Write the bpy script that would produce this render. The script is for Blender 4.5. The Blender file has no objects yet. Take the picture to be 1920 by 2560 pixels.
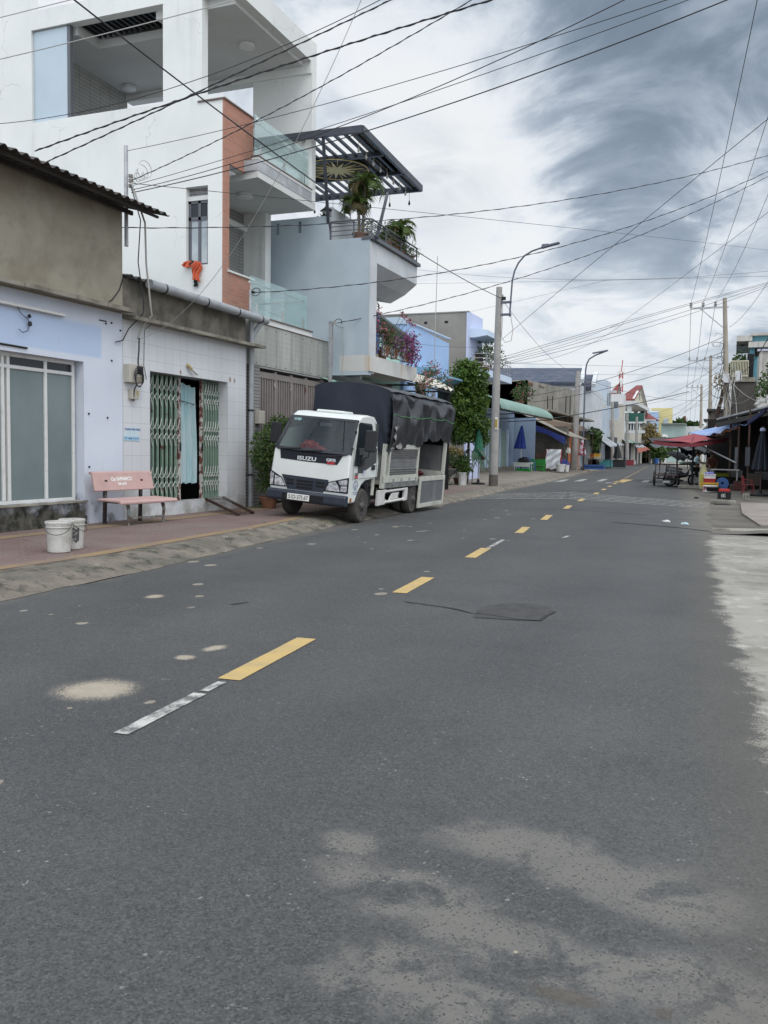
import bpy, bmesh, math, random
import numpy as np
from mathutils import Vector, Matrix
R = math.radians
rnd = random.Random(7)
sc = bpy.context.scene
COL = sc.collection
# ------------------------------------------------------------------ camera frame (world: Y along the left facades, X towards the road)
YAW, PITCH, ROLL, FPX = R(21.5), R(3.98), R(0.9), 2200.0
CAM = Vector((10.177, -13.002, 1.45))
def cam_axes():
    f0 = Vector((-math.sin(YAW), math.cos(YAW), 0)); rt = Vector((math.cos(YAW), math.sin(YAW), 0))
    fw = f0*math.cos(PITCH) + Vector((0, 0, -math.sin(PITCH)))
    up = rt.cross(fw)
    r2 = rt*math.cos(ROLL) + up*math.sin(ROLL); u2 = up*math.cos(ROLL) - rt*math.sin(ROLL)
    return r2, u2, fw
RT, UP, FW = cam_axes()
def ray(u, v): return FW + RT*((u-960)/FPX) - UP*((v-1280)/FPX)
def atY(u, v, y):
    d = ray(u, v); return CAM + d*((y-CAM.y)/d.y)
def atX(u, v, x):
    d = ray(u, v); return CAM + d*((x-CAM.x)/d.x)
def atZ(u, v, z=0.0):
    d = ray(u, v); return CAM + d*((z-CAM.z)/d.z)
cd = bpy.data.cameras.new("camera"); cam = bpy.data.objects.new("camera", cd); COL.objects.link(cam)
cam.matrix_world = Matrix(((RT.x, UP.x, -FW.x, CAM.x), (RT.y, UP.y, -FW.y, CAM.y), (RT.z, UP.z, -FW.z, CAM.z), (0, 0, 0, 1)))
cd.sensor_fit = 'VERTICAL'; cd.sensor_height = 24.0; cd.sensor_width = 18.0; cd.lens = FPX/2560*24.0
cd.clip_start = 0.05; cd.clip_end = 3000
sc.camera = cam
# ------------------------------------------------------------------ materials
def sr(r, g, b):
    f = lambda c: (c/255/12.92 if c/255 <= 0.04045 else ((c/255+0.055)/1.055)**2.4)
    return (f(r), f(g), f(b), 1)
def g(v, t=0.0): return (v*(1+t), v, v*(1-t), 1)
class NT:
    def __init__(s, name):
        s.m = bpy.data.materials.new(name); s.m.use_nodes = True; s.t = s.m.node_tree; s.t.nodes.clear()
        s.out = s.n('ShaderNodeOutputMaterial'); s.b = s.n('ShaderNodeBsdfPrincipled'); s.l(s.b.outputs[0], s.out.inputs[0])
        s.geo = s.n('ShaderNodeNewGeometry'); s.pos = s.geo.outputs['Position']
    def n(s, t, **k):
        x = s.t.nodes.new(t)
        for a, v in k.items(): setattr(x, a, v)
        return x
    def l(s, a, b): s.t.links.new(a, b)
    def val(s, sock, v):
        if hasattr(v, 'is_output'): s.l(v, sock)
        else: sock.default_value = v
    def math(s, op, a, b=0.0, clamp=False):
        x = s.n('ShaderNodeMath', operation=op, use_clamp=clamp); s.val(x.inputs[0], a); s.val(x.inputs[1], b); return x.outputs[0]
    def noise(s, scale, detail=5, rough=0.55, vec=None, dist=0.0):
        x = s.n('ShaderNodeTexNoise'); s.l(vec if vec is not None else s.pos, x.inputs['Vector'])
        x.inputs['Scale'].default_value = scale; x.inputs['Detail'].default_value = detail; x.inputs['Roughness'].default_value = rough
        x.inputs['Distortion'].default_value = dist
        return x.outputs['Fac']
    def mapv(s, scale=(1, 1, 1), loc=(0, 0, 0), vec=None, rot=(0, 0, 0)):
        x = s.n('ShaderNodeMapping'); s.l(vec if vec is not None else s.pos, x.inputs['Vector'])
        x.inputs['Scale'].default_value = scale; x.inputs['Location'].default_value = loc; x.inputs['Rotation'].default_value = rot
        return x.outputs[0]
    def sep(s, vec=None):
        x = s.n('ShaderNodeSeparateXYZ'); s.l(vec if vec is not None else s.pos, x.inputs[0]); return x.outputs
    def comb(s, a, b, c=0.0):
        x = s.n('ShaderNodeCombineXYZ'); s.val(x.inputs[0], a); s.val(x.inputs[1], b); s.val(x.inputs[2], c); return x.outputs[0]
    def step(s, v, lo, hi):
        x = s.n('ShaderNodeMapRange', interpolation_type='SMOOTHSTEP'); s.l(v, x.inputs[0]); x.inputs[1].default_value = lo; x.inputs[2].default_value = hi
        return x.outputs[0]
    def mix(s, f, a, b, mode='MIX'):
        x = s.n('ShaderNodeMix', data_type='RGBA', blend_type=mode); s.val(x.inputs[0], f); s.val(x.inputs[6], a); s.val(x.inputs[7], b); return x.outputs[2]
    def bump(s, h, strength=0.3, dist=0.02):
        x = s.n('ShaderNodeBump'); x.inputs['Strength'].default_value = strength; x.inputs['Distance'].default_value = dist; s.l(h, x.inputs['Height'])
        s.l(x.outputs[0], s.b.inputs['Normal'])
    def col(s, c): s.val(s.b.inputs['Base Color'], c)
    def set(s, rough=0.8, metal=0.0, spec=0.5):
        s.val(s.b.inputs['Roughness'], rough); s.b.inputs['Metallic'].default_value = metal; s.b.inputs['Specular IOR Level'].default_value = spec
def P(name, c, c2=None, sc_=1.5, lo=0.35, hi=0.7, rough=0.8, metal=0.0, spec=0.4, bump=0.0, bs=60, streak=None, sa=0.6, speck=None, ss=25, vary=0.0):
    """general surface: colour, second colour in patches, vertical streaks, speckles, bump"""
    t = NT(name); t.set(rough, metal, spec)
    cc = c
    if c2 is not None: cc = t.mix(t.step(t.noise(sc_, 6, 0.6), lo, hi), cc, c2)
    if streak is not None:
        f = t.math('MULTIPLY', t.step(t.noise(1.0, 5, 0.6, t.mapv((3.2, 3.2, 0.28))), 0.5, 0.75), t.step(t.noise(0.7, 3), 0.35, 0.65))
        cc = t.mix(t.math('MULTIPLY', f, sa), cc, streak)
    if speck is not None: cc = t.mix(t.step(t.noise(ss, 3, 0.7), 0.62, 0.7), cc, speck)
    if vary: cc = t.mix(t.math('MULTIPLY', t.noise(9, 4), vary), cc, (0.0, 0.0, 0.0, 1))
    t.col(cc)
    if bump: t.bump(t.noise(bs, 5, 0.6), bump, 0.01)
    return t.m
# ------------------------------------------------------------------ mesh builder
class MB:
    def __init__(s): s.v = []; s.f = []
    def add(s, vs, fs):
        o = len(s.v); s.v += [tuple(x) for x in vs]; s.f += [tuple(i+o for i in f) for f in fs]; return s
    def box(s, x0, y0, z0, x1, y1, z1):
        return s.add([(x0,y0,z0),(x1,y0,z0),(x1,y1,z0),(x0,y1,z0),(x0,y0,z1),(x1,y0,z1),(x1,y1,z1),(x0,y1,z1)],
                     [(0,3,2,1),(4,5,6,7),(0,1,5,4),(1,2,6,5),(2,3,7,6),(3,0,4,7)])
    def hexa(s, p): return s.add(p, [(0,3,2,1),(4,5,6,7),(0,1,5,4),(1,2,6,5),(2,3,7,6),(3,0,4,7)])
    def bar(s, a, b, w, h=None, up=(0,0,1)):
        a, b = Vector(a), Vector(b); h = h or w; d = (b-a).normalized(); u = Vector(up)
        if abs(d.dot(u)) > 0.98: u = Vector((1, 0, 0))
        x = d.cross(u).normalized(); u = x.cross(d).normalized(); x *= w/2; u *= h/2
        return s.hexa([a-x-u, a+x-u, b+x-u, b-x-u, a-x+u, a+x+u, b+x+u, b-x+u])
    def quad(s, *p): return s.add(p, [tuple(range(len(p)))])
    def prism(s, pts, ax, lo, hi):
        """polygon pts (2-D) extruded along axis ax ('x': pts=(y,z), 'y': (x,z), 'z': (x,y))"""
        f = {'x': lambda p, t: (t, p[0], p[1]), 'y': lambda p, t: (p[0], t, p[1]), 'z': lambda p, t: (p[0], p[1], t)}[ax]
        n = len(pts)
        return s.add([f(p, lo) for p in pts]+[f(p, hi) for p in pts],
                     [tuple(range(n))[::-1], tuple(range(n, 2*n))]+[(i, (i+1) % n, n+(i+1) % n, n+i) for i in range(n)])
    def tube(s, pts, r, n=8, cap=True):
        pts = [Vector(p) for p in pts]; rs = r if isinstance(r, (list, tuple)) else [r]*len(pts)
        o = len(s.v); u = None
        for i, p in enumerate(pts):
            d = (pts[min(i+1, len(pts)-1)]-pts[max(i-1, 0)]).normalized()
            if u is None: u = Vector((0, 0, 1)) if abs(d.z) < 0.9 else Vector((1, 0, 0))
            x = d.cross(u)
            if x.length < 1e-4: x = d.cross(Vector((0.3, 1, 0.2)))
            x.normalize(); u = x.cross(d).normalized()
            for k in range(n):
                a = 2*math.pi*k/n; s.v.append(tuple(p+(x*math.cos(a)+u*math.sin(a))*rs[i]))
        for i in range(len(pts)-1):
            for k in range(n): s.f.append((o+i*n+k, o+i*n+(k+1) % n, o+(i+1)*n+(k+1) % n, o+(i+1)*n+k))
        if cap:
            s.f.append(tuple(o+k for k in range(n))[::-1]); s.f.append(tuple(o+(len(pts)-1)*n+k for k in range(n)))
        return s
    def lathe(s, prof, c=(0,0,0), n=24, ax='z'):
        o = len(s.v)
        for r, h in prof:
            for k in range(n):
                a = 2*math.pi*k/n; p = (r*math.cos(a), r*math.sin(a), h)
                if ax == 'x': p = (h, p[0], p[1])
                if ax == 'y': p = (p[0], h, p[1])
                s.v.append((p[0]+c[0], p[1]+c[1], p[2]+c[2]))
        for i in range(len(prof)-1):
            for k in range(n): s.f.append((o+i*n+k, o+i*n+(k+1) % n, o+(i+1)*n+(k+1) % n, o+(i+1)*n+k))
        s.f.append(tuple(o+k for k in range(n))[::-1]); s.f.append(tuple(o+(len(prof)-1)*n+k for k in range(n)))
        return s
    def grid(s, fn, nu, nv, thick=0.0):
        """surface fn(u,v), u,v in 0..1; thick>0 makes it a shell offset along its normals"""
        o = len(s.v); pts = [[Vector(fn(i/nu, j/nv)) for j in range(nv+1)] for i in range(nu+1)]
        W = nv+1
        def emit(P_, flip):
            o = len(s.v); s.v += [tuple(q) for row in P_ for q in row]
            for i in range(nu):
                for j in range(nv):
                    f = (o+i*W+j, o+(i+1)*W+j, o+(i+1)*W+j+1, o+i*W+j+1); s.f.append(f[::-1] if flip else f)
            return o
        a = emit(pts, False)
        if thick:
            q = [[None]*W for _ in range(nu+1)]
            for i in range(nu+1):
                for j in range(W):
                    du = pts[min(i+1, nu)][j]-pts[max(i-1, 0)][j]; dv = pts[i][min(j+1, nv)]-pts[i][max(j-1, 0)]
                    nn = du.cross(dv); nn = nn.normalized() if nn.length > 1e-9 else Vector((0, 0, 1))
                    q[i][j] = pts[i][j]-nn*thick
            b = emit(q, True)
            for i in range(nu):
                for j in (0, nv):
                    f = (a+i*W+j, b+i*W+j, b+(i+1)*W+j, a+(i+1)*W+j); s.f.append(f if j == 0 else f[::-1])
            for j in range(nv):
                for i in (0, nu):
                    f = (a+i*W+j, a+i*W+j+1, b+i*W+j+1, b+i*W+j); s.f.append(f if i == 0 else f[::-1])
        return s
    def build(s, name, mat, parent=None, smooth=False, local=False, bevel=0.0, seg=2, loc=None):
        me = bpy.data.meshes.new(name); off = Vector((0, 0, 0))
        if parent is not None and not local:
            q = parent
            while q is not None: off += q.location; q = q.parent
        elif loc is not None: off = Vector(loc)
        me.from_pydata([(a-off.x, b-off.y, c-off.z) for a, b, c in s.v], [], s.f); me.update()
        me.materials.append(mat)
        ob = bpy.data.objects.new(name, me); COL.objects.link(ob)
        if parent is not None: ob.parent = parent
        elif loc is not None: ob.location = off
        bm = bmesh.new(); bm.from_mesh(me)
        bmesh.ops.recalc_face_normals(bm, faces=bm.faces); bm.to_mesh(me); bm.free()
        if bevel:
            md = ob.modifiers.new('bevel', 'BEVEL'); md.width = bevel; md.segments = seg; md.limit_method = 'ANGLE'; md.angle_limit = R(35)
        if smooth: smoothen(ob)
        return ob
def smoothen(ob, ang=40):
    me = ob.data; me.shade_smooth()
    try: me.set_sharp_from_angle(angle=R(ang))
    except Exception: pass
def tag(o, label, cat=None, group=None, kind=None):
    if label: o['label'] = label
    if cat: o['category'] = cat
    if group: o['group'] = group
    if kind: o['kind'] = kind
    return o
def thing(name, label, cat, loc, rz=0.0, group=None):
    o = bpy.data.objects.new(name, None); COL.objects.link(o); o.location = loc; o.rotation_euler = (0, 0, rz); o.empty_display_size = 0.2
    return tag(o, label, cat, group)
def structure(name, mb, mat, label=None):
    o = mb.build(name, mat); o['kind'] = 'structure'
    if label: o['label'] = label
    return o
def copy_thing(root, loc, rz=None, label=None, group=None, scale=None):
    r = root.copy(); COL.objects.link(r); r.location = loc
    if rz is not None: r.rotation_euler = (0, 0, rz)
    if scale: r.scale = scale
    if label: r['label'] = label
    if group: r['group'] = group
    for ch in list(root.children):
        c = ch.copy(); COL.objects.link(c); c.parent = r
        for gch in list(ch.children):
            d = gch.copy(); COL.objects.link(d); d.parent = c
    return r
def text(name, body, mat, parent, M4, size, depth=0.004, bold=0.0, align='CENTER', sx=1.0, offset=0.0, spacing=1.0):
    """lettering as a mesh; M4 maps text plane (x right, y up, z out) to parent's local space"""
    cu = bpy.data.curves.new(name, 'FONT'); cu.body = body; cu.size = size; cu.extrude = depth; cu.offset = offset; cu.align_x = align; cu.align_y = 'CENTER'; cu.space_character = spacing
    cu.resolution_u = 3
    tmp = bpy.data.objects.new(name+'_tmp', cu); COL.objects.link(tmp)
    dg = bpy.context.evaluated_depsgraph_get(); me = bpy.data.meshes.new_from_object(tmp.evaluated_get(dg))
    bpy.data.objects.remove(tmp); bpy.data.curves.remove(cu)
    me.transform(Matrix.Diagonal((sx, 1, 1, 1))); me.transform(M4); me.materials.clear(); me.materials.append(mat)
    ob = bpy.data.objects.new(name, me); COL.objects.link(ob); ob.parent = parent
    return ob
def plane_m(o, x, y):
    x = Vector(x).normalized(); z = x.cross(Vector(y)).normalized(); y = z.cross(x)
    return Matrix(((x.x, y.x, z.x, o[0]), (x.y, y.y, z.y, o[1]), (x.z, y.z, z.z, o[2]), (0, 0, 0, 1)))
# leaves: many small folded quads scattered through clumps
def leaves(name, mat, parent, clumps, n, size, seed=1, droop=0.2, aspect=0.5, flat=0.0):
    """clumps: list of (x,y,z,r) in parent's local space"""
    rg = np.random.default_rng(seed); cl = np.array(clumps, float); w = cl[:, 3]**2; w /= w.sum()
    idx = rg.choice(len(cl), n, p=w); d = rg.normal(size=(n, 3)); d /= np.linalg.norm(d, axis=1)[:, None]
    rad = rg.random(n)**0.45; c = cl[idx, :3]+d*(rad*cl[idx, 3])[:, None]
    a = rg.normal(size=(n, 3)); a += d*0.7; a[:, 2] -= droop; a /= np.linalg.norm(a, axis=1)[:, None]
    nr = rg.normal(size=(n, 3))+d*0.8+np.array([0, 0, 0.9+flat]); b = np.cross(nr, a); b /= np.linalg.norm(b, axis=1)[:, None]
    s = size*(0.6+0.8*rg.random(n))[:, None]; up = np.cross(a, b)*s*0.12
    v = np.empty((n*6, 3)); L = s; W = s*aspect*0.5
    v[0::6] = c; v[1::6] = c+a*L*0.4-b*W+up; v[2::6] = c+a*L; v[3::6] = c+a*L*0.4+b*W+up; v[4::6] = c+a*L*0.75-b*W*0.7+up; v[5::6] = c+a*L*0.75+b*W*0.7+up
    i = np.arange(n)*6
    f = np.concatenate([np.stack([i, i+1, i+4, i+2], 1), np.stack([i, i+2, i+5, i+3], 1)])
    me = bpy.data.meshes.new(name); me.from_pydata(v.tolist(), [], f.tolist()); me.update(); me.materials.append(mat)
    ob = bpy.data.objects.new(name, me); COL.objects.link(ob); ob.parent = parent
    return ob
def leafmat(name, c1, c2, rough=0.5):
    t = NT(name); t.set(rough, 0, 0.35)
    rn = t.n('ShaderNodeNewGeometry').outputs['Random Per Island']
    c = t.mix(t.step(rn, 0.1, 0.95), c1, c2); t.col(t.mix(t.step(t.noise(2.5, 3), 0.3, 0.7), c, t.mix(0.5, c, c2)))
    t.b.inputs['Transmission Weight'].default_value = 0.0
    tr = t.n('ShaderNodeBsdfTranslucent'); t.val(tr.inputs[0], c2); mx = t.n('ShaderNodeMixShader'); mx.inputs[0].default_value = 0.2
    t.l(t.b.outputs[0], mx.inputs[1]); t.l(tr.outputs[0], mx.inputs[2]); t.l(mx.outputs[0], t.out.inputs[0])
    return t.m
def glassmat(name, tint, refl=0.12, rough=0.02, dens=0.3, body=(0.6, 0.7, 0.68, 1)):
    """sheet glass: see-through with a fresnel gloss and a little milky body"""
    t = NT(name); t.t.nodes.remove(t.b)
    tr = t.n('ShaderNodeBsdfTransparent'); tr.inputs[0].default_value = tint
    df = t.n('ShaderNodeBsdfDiffuse'); df.inputs[0].default_value = body
    gl = t.n('ShaderNodeBsdfGlossy'); gl.inputs['Roughness'].default_value = rough; gl.inputs[0].default_value = (0.95, 0.97, 1, 1)
    m1 = t.n('ShaderNodeMixShader'); m1.inputs[0].default_value = dens; t.l(tr.outputs[0], m1.inputs[1]); t.l(df.outputs[0], m1.inputs[2])
    dp = t.n('ShaderNodeVectorMath', operation='DOT_PRODUCT'); t.l(t.geo.outputs['Normal'], dp.inputs[0]); t.l(t.geo.outputs['Incoming'], dp.inputs[1])
    k = t.math('SUBTRACT', 1.0, t.math('ABSOLUTE', dp.outputs['Value']), True); f = t.math('ADD', t.math('MULTIPLY', t.math('POWER', k, 5.0), 0.9), 0.03+refl, True)
    m2 = t.n('ShaderNodeMixShader'); t.l(f, m2.inputs[0]); t.l(m1.outputs[0], m2.inputs[1]); t.l(gl.outputs[0], m2.inputs[2])
    t.l(m2.outputs[0], t.out.inputs[0])
    return t.m
# ------------------------------------------------------------------ sky and sun
SUN_EL, SUN_AZ = R(58), math.atan2(0.55, -0.62)      # azimuth from +Y, clockwise
SD = Vector((math.sin(SUN_AZ)*math.cos(SUN_EL), math.cos(SUN_AZ)*math.cos(SUN_EL), math.sin(SUN_EL)))
def make_world():
    w = bpy.data.worlds.new("World"); sc.world = w; w.use_nodes = True; t = w.node_tree; t.nodes.clear()
    class Wn(NT):
        def __init__(s): s.t = t
    n = Wn()
    tc = n.n('ShaderNodeTexCoord').outputs['Generated']
    nv = n.n('ShaderNodeVectorMath', operation='NORMALIZE'); n.l(tc, nv.inputs[0]); d = nv.outputs[0]
    x, y, z = n.sep(d)
    zz = n.math('ADD', n.math('MAXIMUM', z, 0.0), 0.22)
    pv = n.comb(n.math('DIVIDE', x, zz), n.math('DIVIDE', y, zz), n.math('MULTIPLY', z, 0.6))
    big = n.noise(1.1, 4, 0.5, n.mapv(loc=(3.1, 0.7, 0), vec=pv), 0.3)
    mid = n.noise(3.0, 10, 0.6, n.mapv(loc=(1.3, 5.2, 2), vec=pv), 0.55)
    fine = n.noise(9.0, 6, 0.6, pv, 0.3)
    wob = n.math('MULTIPLY', n.math('SUBTRACT', mid, 0.5), 0.55)
    def blob(u, v, a0, a1):
        q = ray(u, v).normalized(); dp = n.n('ShaderNodeVectorMath', operation='DOT_PRODUCT'); n.l(d, dp.inputs[0]); dp.inputs[1].default_value = q
        return n.step(n.math('ADD', n.math('ARCCOSINE', n.math('MINIMUM', dp.outputs['Value'], 0.99999)), n.math('MULTIPLY', wob, R(a0)*2.6)), R(a0)*1.15, 0.0)
    v = n.math('MULTIPLY_ADD', n.math('SUBTRACT', big, 0.5), 0.5); v.node.inputs[2].default_value = 0.36
    v = n.math('ADD', v, n.math('ADD', n.math('MULTIPLY', n.math('SUBTRACT', mid, 0.5), 0.8), n.math('MULTIPLY', n.math('SUBTRACT', n.step(mid, 0.40, 0.60), 0.5), 0.26)))
    v = n.math('ADD', v, n.math('MULTIPLY', n.math('SUBTRACT', fine, 0.5), 0.30))
    for (u, vv, a0, a1, k) in ((1780, 200, 14, 4, 0.34), (1400, 20, 13, 4, 0.28), (2000, 40, 16, 6, 0.10), (1390, 450, 7, 2, 0.26), (1740, 610, 6, 2, 0.16), (1520, 600, 6, 2, 0.16), (850, 0, 11, 3, 0.22), (1010, 330, 13, 3, -0.32), (1200, 500, 10, 2, -0.2), (1100, 800, 16, 3, -0.2), (1500, 850, 12, 3, -0.14), (1890, 560, 6, 1, -0.26), (1600, 760, 7, 2, -0.12), (1250, 330, 8, 2, -0.12)):
        v = n.math('ADD', v, n.math('MULTIPLY', blob(u, vv, a0, a1), k))
    rp = n.n('ShaderNodeValToRGB'); n.l(v, rp.inputs[0]); e = rp.color_ramp; e.interpolation = 'B_SPLINE'
    e.elements[0].position = 0.0; e.elements[0].color = (0.98, 1.0, 1.04, 1); e.elements[1].position = 1.0; e.elements[1].color = (0.20, 0.255, 0.325, 1)
    for p_, c_ in ((0.24, (0.88, 0.92, 0.97, 1)), (0.45, (0.66, 0.73, 0.81, 1)), (0.62, (0.42, 0.49, 0.58, 1)), (0.82, (0.27, 0.335, 0.415, 1))):
        el = e.elements.new(p_); el.color = c_
    cloud = n.mix(n.step(z, 0.16, 0.0), rp.outputs[0], (0.74, 0.80, 0.87, 1))
    # unseen overcast overhead and behind the camera is brightened to light the street
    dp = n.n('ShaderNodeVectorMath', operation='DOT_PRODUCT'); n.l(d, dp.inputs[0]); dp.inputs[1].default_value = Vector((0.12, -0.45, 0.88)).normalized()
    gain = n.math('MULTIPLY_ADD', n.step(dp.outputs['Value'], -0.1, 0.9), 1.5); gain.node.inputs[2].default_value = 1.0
    sky = n.n('ShaderNodeTexSky', sky_type='NISHITA'); sky.sun_disc = False; sky.sun_elevation = SUN_EL; sky.sun_rotation = SUN_AZ; sky.air_density = 1.0; sky.dust_density = 1.0
    gap = n.math('MULTIPLY', blob(1085, 470, 5.0, 1.0), n.step(mid, 0.36, 0.66))
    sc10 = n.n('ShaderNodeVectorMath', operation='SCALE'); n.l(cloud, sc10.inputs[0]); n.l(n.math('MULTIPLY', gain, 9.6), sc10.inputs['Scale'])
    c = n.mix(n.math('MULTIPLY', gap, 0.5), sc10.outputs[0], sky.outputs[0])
    c = n.mix(0.08, c, sky.outputs[0])
    bg = n.n('ShaderNodeBackground'); n.l(c, bg.inputs[0]); bg.inputs[1].default_value = 0.1
    o = n.n('ShaderNodeOutputWorld'); n.l(bg.outputs[0], o.inputs[0])
    w.cycles.sampling_method = 'MANUAL'; w.cycles.sample_map_resolution = 512
make_world()
sl = bpy.data.lights.new("sun", 'SUN'); sl.energy = 1.15; sl.angle = R(24); sl.color = (1.0, 0.965, 0.91)
so = bpy.data.objects.new("sun", sl); COL.objects.link(so); so.rotation_euler = (-SD).to_track_quat('-Z', 'Y').to_euler(); so.location = (0, -20, 40)
sc.view_settings.view_transform = 'Standard'; sc.view_settings.look = 'None'; sc.view_settings.gamma = 1; sc.view_settings.exposure = 0.0
sc.cycles.max_bounces = 6; sc.cycles.transparent_max_bounces = 12; sc.cycles.use_denoising = True; sc.cycles.sample_clamp_indirect = 6
# ------------------------------------------------------------------ ground, road, pavements
def lerp(tab, y):
    if y <= tab[0][0]: return tab[0][1]
    for (a, b), (c, d) in zip(tab, tab[1:]):
        if y <= c: return b+(d-b)*(y-a)/(c-a)
    return tab[-1][1]
XL = [(-40, 4.9), (-6.7, 3.87), (-4.6, 3.8), (-2.1, 3.54), (2.75, 3.1), (9.6, 2.9), (21, 2.0), (31, 1.6), (48, 0.2), (90, -2.7), (140, -7.0)]
XR = [(-40, 12.2), (-14, 10.75), (-8.5, 10.42), (-7.0, 10.27), (-5, 10.2), (-2.3, 10.15), (1.3, 9.99), (3.8, 9.62), (6, 9.75), (15, 9.45), (22, 9.0), (30, 8.3), (45, 7.1), (70, 5.4), (100, 3.2), (140, 0.5)]
BW = [(-40, 1.0), (-7, 0.95), (-4.4, 0.72), (0, 0.55), (3, 0.7), (10, 0.6), (24, 0.7), (140, 0.7)]
def xl(y): return lerp(XL, y)
def xr(y): return lerp(XR, y)
def zside(x, y):
    k = min(1, max(0, (y-20)/14)); k = k*k*(3-2*k); e = xl(y)-lerp(BW, y); q = min(1, max(0, (e-x)/3.2))
    return 0.13+0.17*k*q
def rows(a, b):
    y = a; out = []
    while y < b:
        out.append(y); y += 0.18 if y < 8 else (0.5 if y < 30 else 2.0)
    return out+[b]
from mathutils import noise as mn
def jit(y, s, amp): return mn.noise(Vector((y*s, 3.7*s, 1.2)))*amp
# asphalt
t = NT('asphalt'); t.set(0.82, 0, 0.35)
px, py, pz = t.sep()
n_big = t.noise(0.35, 4, 0.55); n_mid = t.noise(2.2, 6, 0.62); n_agg = t.noise(95, 3, 0.65); n_grain = t.noise(330, 2, 0.6)
c = t.mix(t.step(n_big, 0.3, 0.7), (0.054, 0.055, 0.055, 1), (0.074, 0.0745, 0.0735, 1))
c = t.mix(t.math('MULTIPLY', t.step(n_mid, 0.5, 0.72), 0.35), c, (0.038, 0.039, 0.0395, 1))
def cells(s):
    v_ = t.n('ShaderNodeTexVoronoi', feature='F1'); t.l(t.pos, v_.inputs['Vector']); v_.inputs['Scale'].default_value = s; return t.sep(v_.outputs['Color'])[0], v_.outputs['Distance']
ca, da = cells(150); cb, db = cells(62)
c = t.mix(t.math('MULTIPLY', t.step(ca, 0.45, 0.0), 0.6), c, (0.017, 0.0175, 0.018, 1))
c = t.mix(t.math('MULTIPLY', t.step(ca, 0.66, 1.0), 0.45), c, (0.135, 0.134, 0.13, 1))
c = t.mix(t.math('MULTIPLY', t.step(cb, 0.4, 0.0), 0.35), c, (0.024, 0.0245, 0.025, 1))
c = t.mix(t.math('MULTIPLY', t.step(n_agg, 0.52, 0.66), 0.3), c, (0.05, 0.052, 0.054, 1))
vo = t.n('ShaderNodeTexVoronoi', feature='F1'); t.l(t.pos, vo.inputs['Vector']); vo.inputs['Scale'].default_value = 38
st = t.math('MULTIPLY', t.step(vo.outputs['Distance'], 0.3, 0.2), t.step(t.noise(30, 2), 0.56, 0.6))
c = t.mix(t.math('MULTIPLY', t.math('MULTIPLY', st, t.step(t.noise(2.1, 3), 0.5, 0.62)), 0.55), c, (0.30, 0.29, 0.27, 1))
# wheel-worn lanes a little paler, drifting with the road
lane = t.math('MULTIPLY_ADD', py, 0.058); t.val(lane.node.inputs[2], px)
wv = t.math('MULTIPLY', t.math('ADD', t.math('SINE', t.math('MULTIPLY', lane, 3.6)), 1.0), 0.09)
c = t.mix(t.math('MULTIPLY', wv, t.step(t.noise(0.6, 3), 0.3, 0.7)), c, (0.125, 0.125, 0.122, 1))
def spot(u, v, rx, ry, soft=0.55, nz=1.0):
    q = atZ(u, v); a = t.math('DIVIDE', t.math('SUBTRACT', px, q.x), rx); b = t.math('DIVIDE', t.math('SUBTRACT', py, q.y), ry)
    r = t.math('SQRT', t.math('ADD', t.math('MULTIPLY', a, a), t.math('MULTIPLY', b, b)))
    r = t.math('ADD', r, t.math('MULTIPLY', t.math('SUBTRACT', t.noise(2.6, 7, 0.62), 0.5), 2.2*nz))
    r = t.math('ADD', r, t.math('MULTIPLY', t.math('SUBTRACT', ca, 0.5), 0.45))
    return t.step(r, 1.0, 1.0-soft)
# dried mud in the foreground
mud = None
for a in ((1290, 2120, 0.34, 0.24), (1000, 2240, 0.36, 0.24), (1180, 2330, 0.36, 0.15), (1500, 2190, 0.28, 0.20), (1650, 2230, 0.30, 0.25), (1480, 2420, 0.55, 0.2), (1000, 2430, 0.22, 0.2), (1150, 2500, 0.5, 0.12), (1750, 2480, 0.35, 0.2), (870, 2100, 0.14, 0.1)):
    s_ = spot(*a); mud = s_ if mud is None else t.math('MAXIMUM', mud, s_)
gaps = t.step(t.math('ADD', t.noise(3.4, 7, 0.65, None, 0.6), t.math('MULTIPLY', ca, 0.10)), 0.63, 0.54)
mud = t.math('MULTIPLY', t.math('MULTIPLY', mud, gaps), t.step(ca, -0.02, 0.16));
c = t.mix(t.math('MULTIPLY', mud, 0.85), c, t.mix(t.noise(5, 4), (0.165, 0.153, 0.136, 1), (0.128, 0.121, 0.111, 1)))
# pale sand spill and the scattered tan spots of the left lane
sand = t.math('MAXIMUM', spot(245, 1722, 0.27, 0.25, 0.5, 0.45), t.math('MAXIMUM', spot(535, 1620, 0.07, 0.13, 0.5, 0.8), spot(1290, 2380, 0.01, 0.01)))
sand = t.math('MAXIMUM', sand, t.math('MAXIMUM', spot(385, 1491, 0.09, 0.13, 0.5, 0.5), spot(462, 1643, 0.07, 0.07, 0.5, 0.8)))
v2 = t.n('ShaderNodeTexVoronoi', feature='F1'); t.l(t.mapv((1.0, 0.75, 1)), v2.inputs['Vector']); v2.inputs['Scale'].default_value = 2.6; v2.inputs['Randomness'].default_value = 1
rad = t.math('MULTIPLY', t.math('POWER', t.sep(v2.outputs['Color'])[0], 2.0), 0.17)
dots = t.math('LESS_THAN', t.math('ADD', v2.outputs['Distance'], t.math('MULTIPLY', t.noise(24, 3), 0.12)), t.math('ADD', rad, 0.085))
dots = t.math('MULTIPLY', dots, t.math('MULTIPLY', t.step(lane, 7.4, 6.4), t.step(t.noise(0.7, 2), 0.28, 0.40)))
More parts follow.
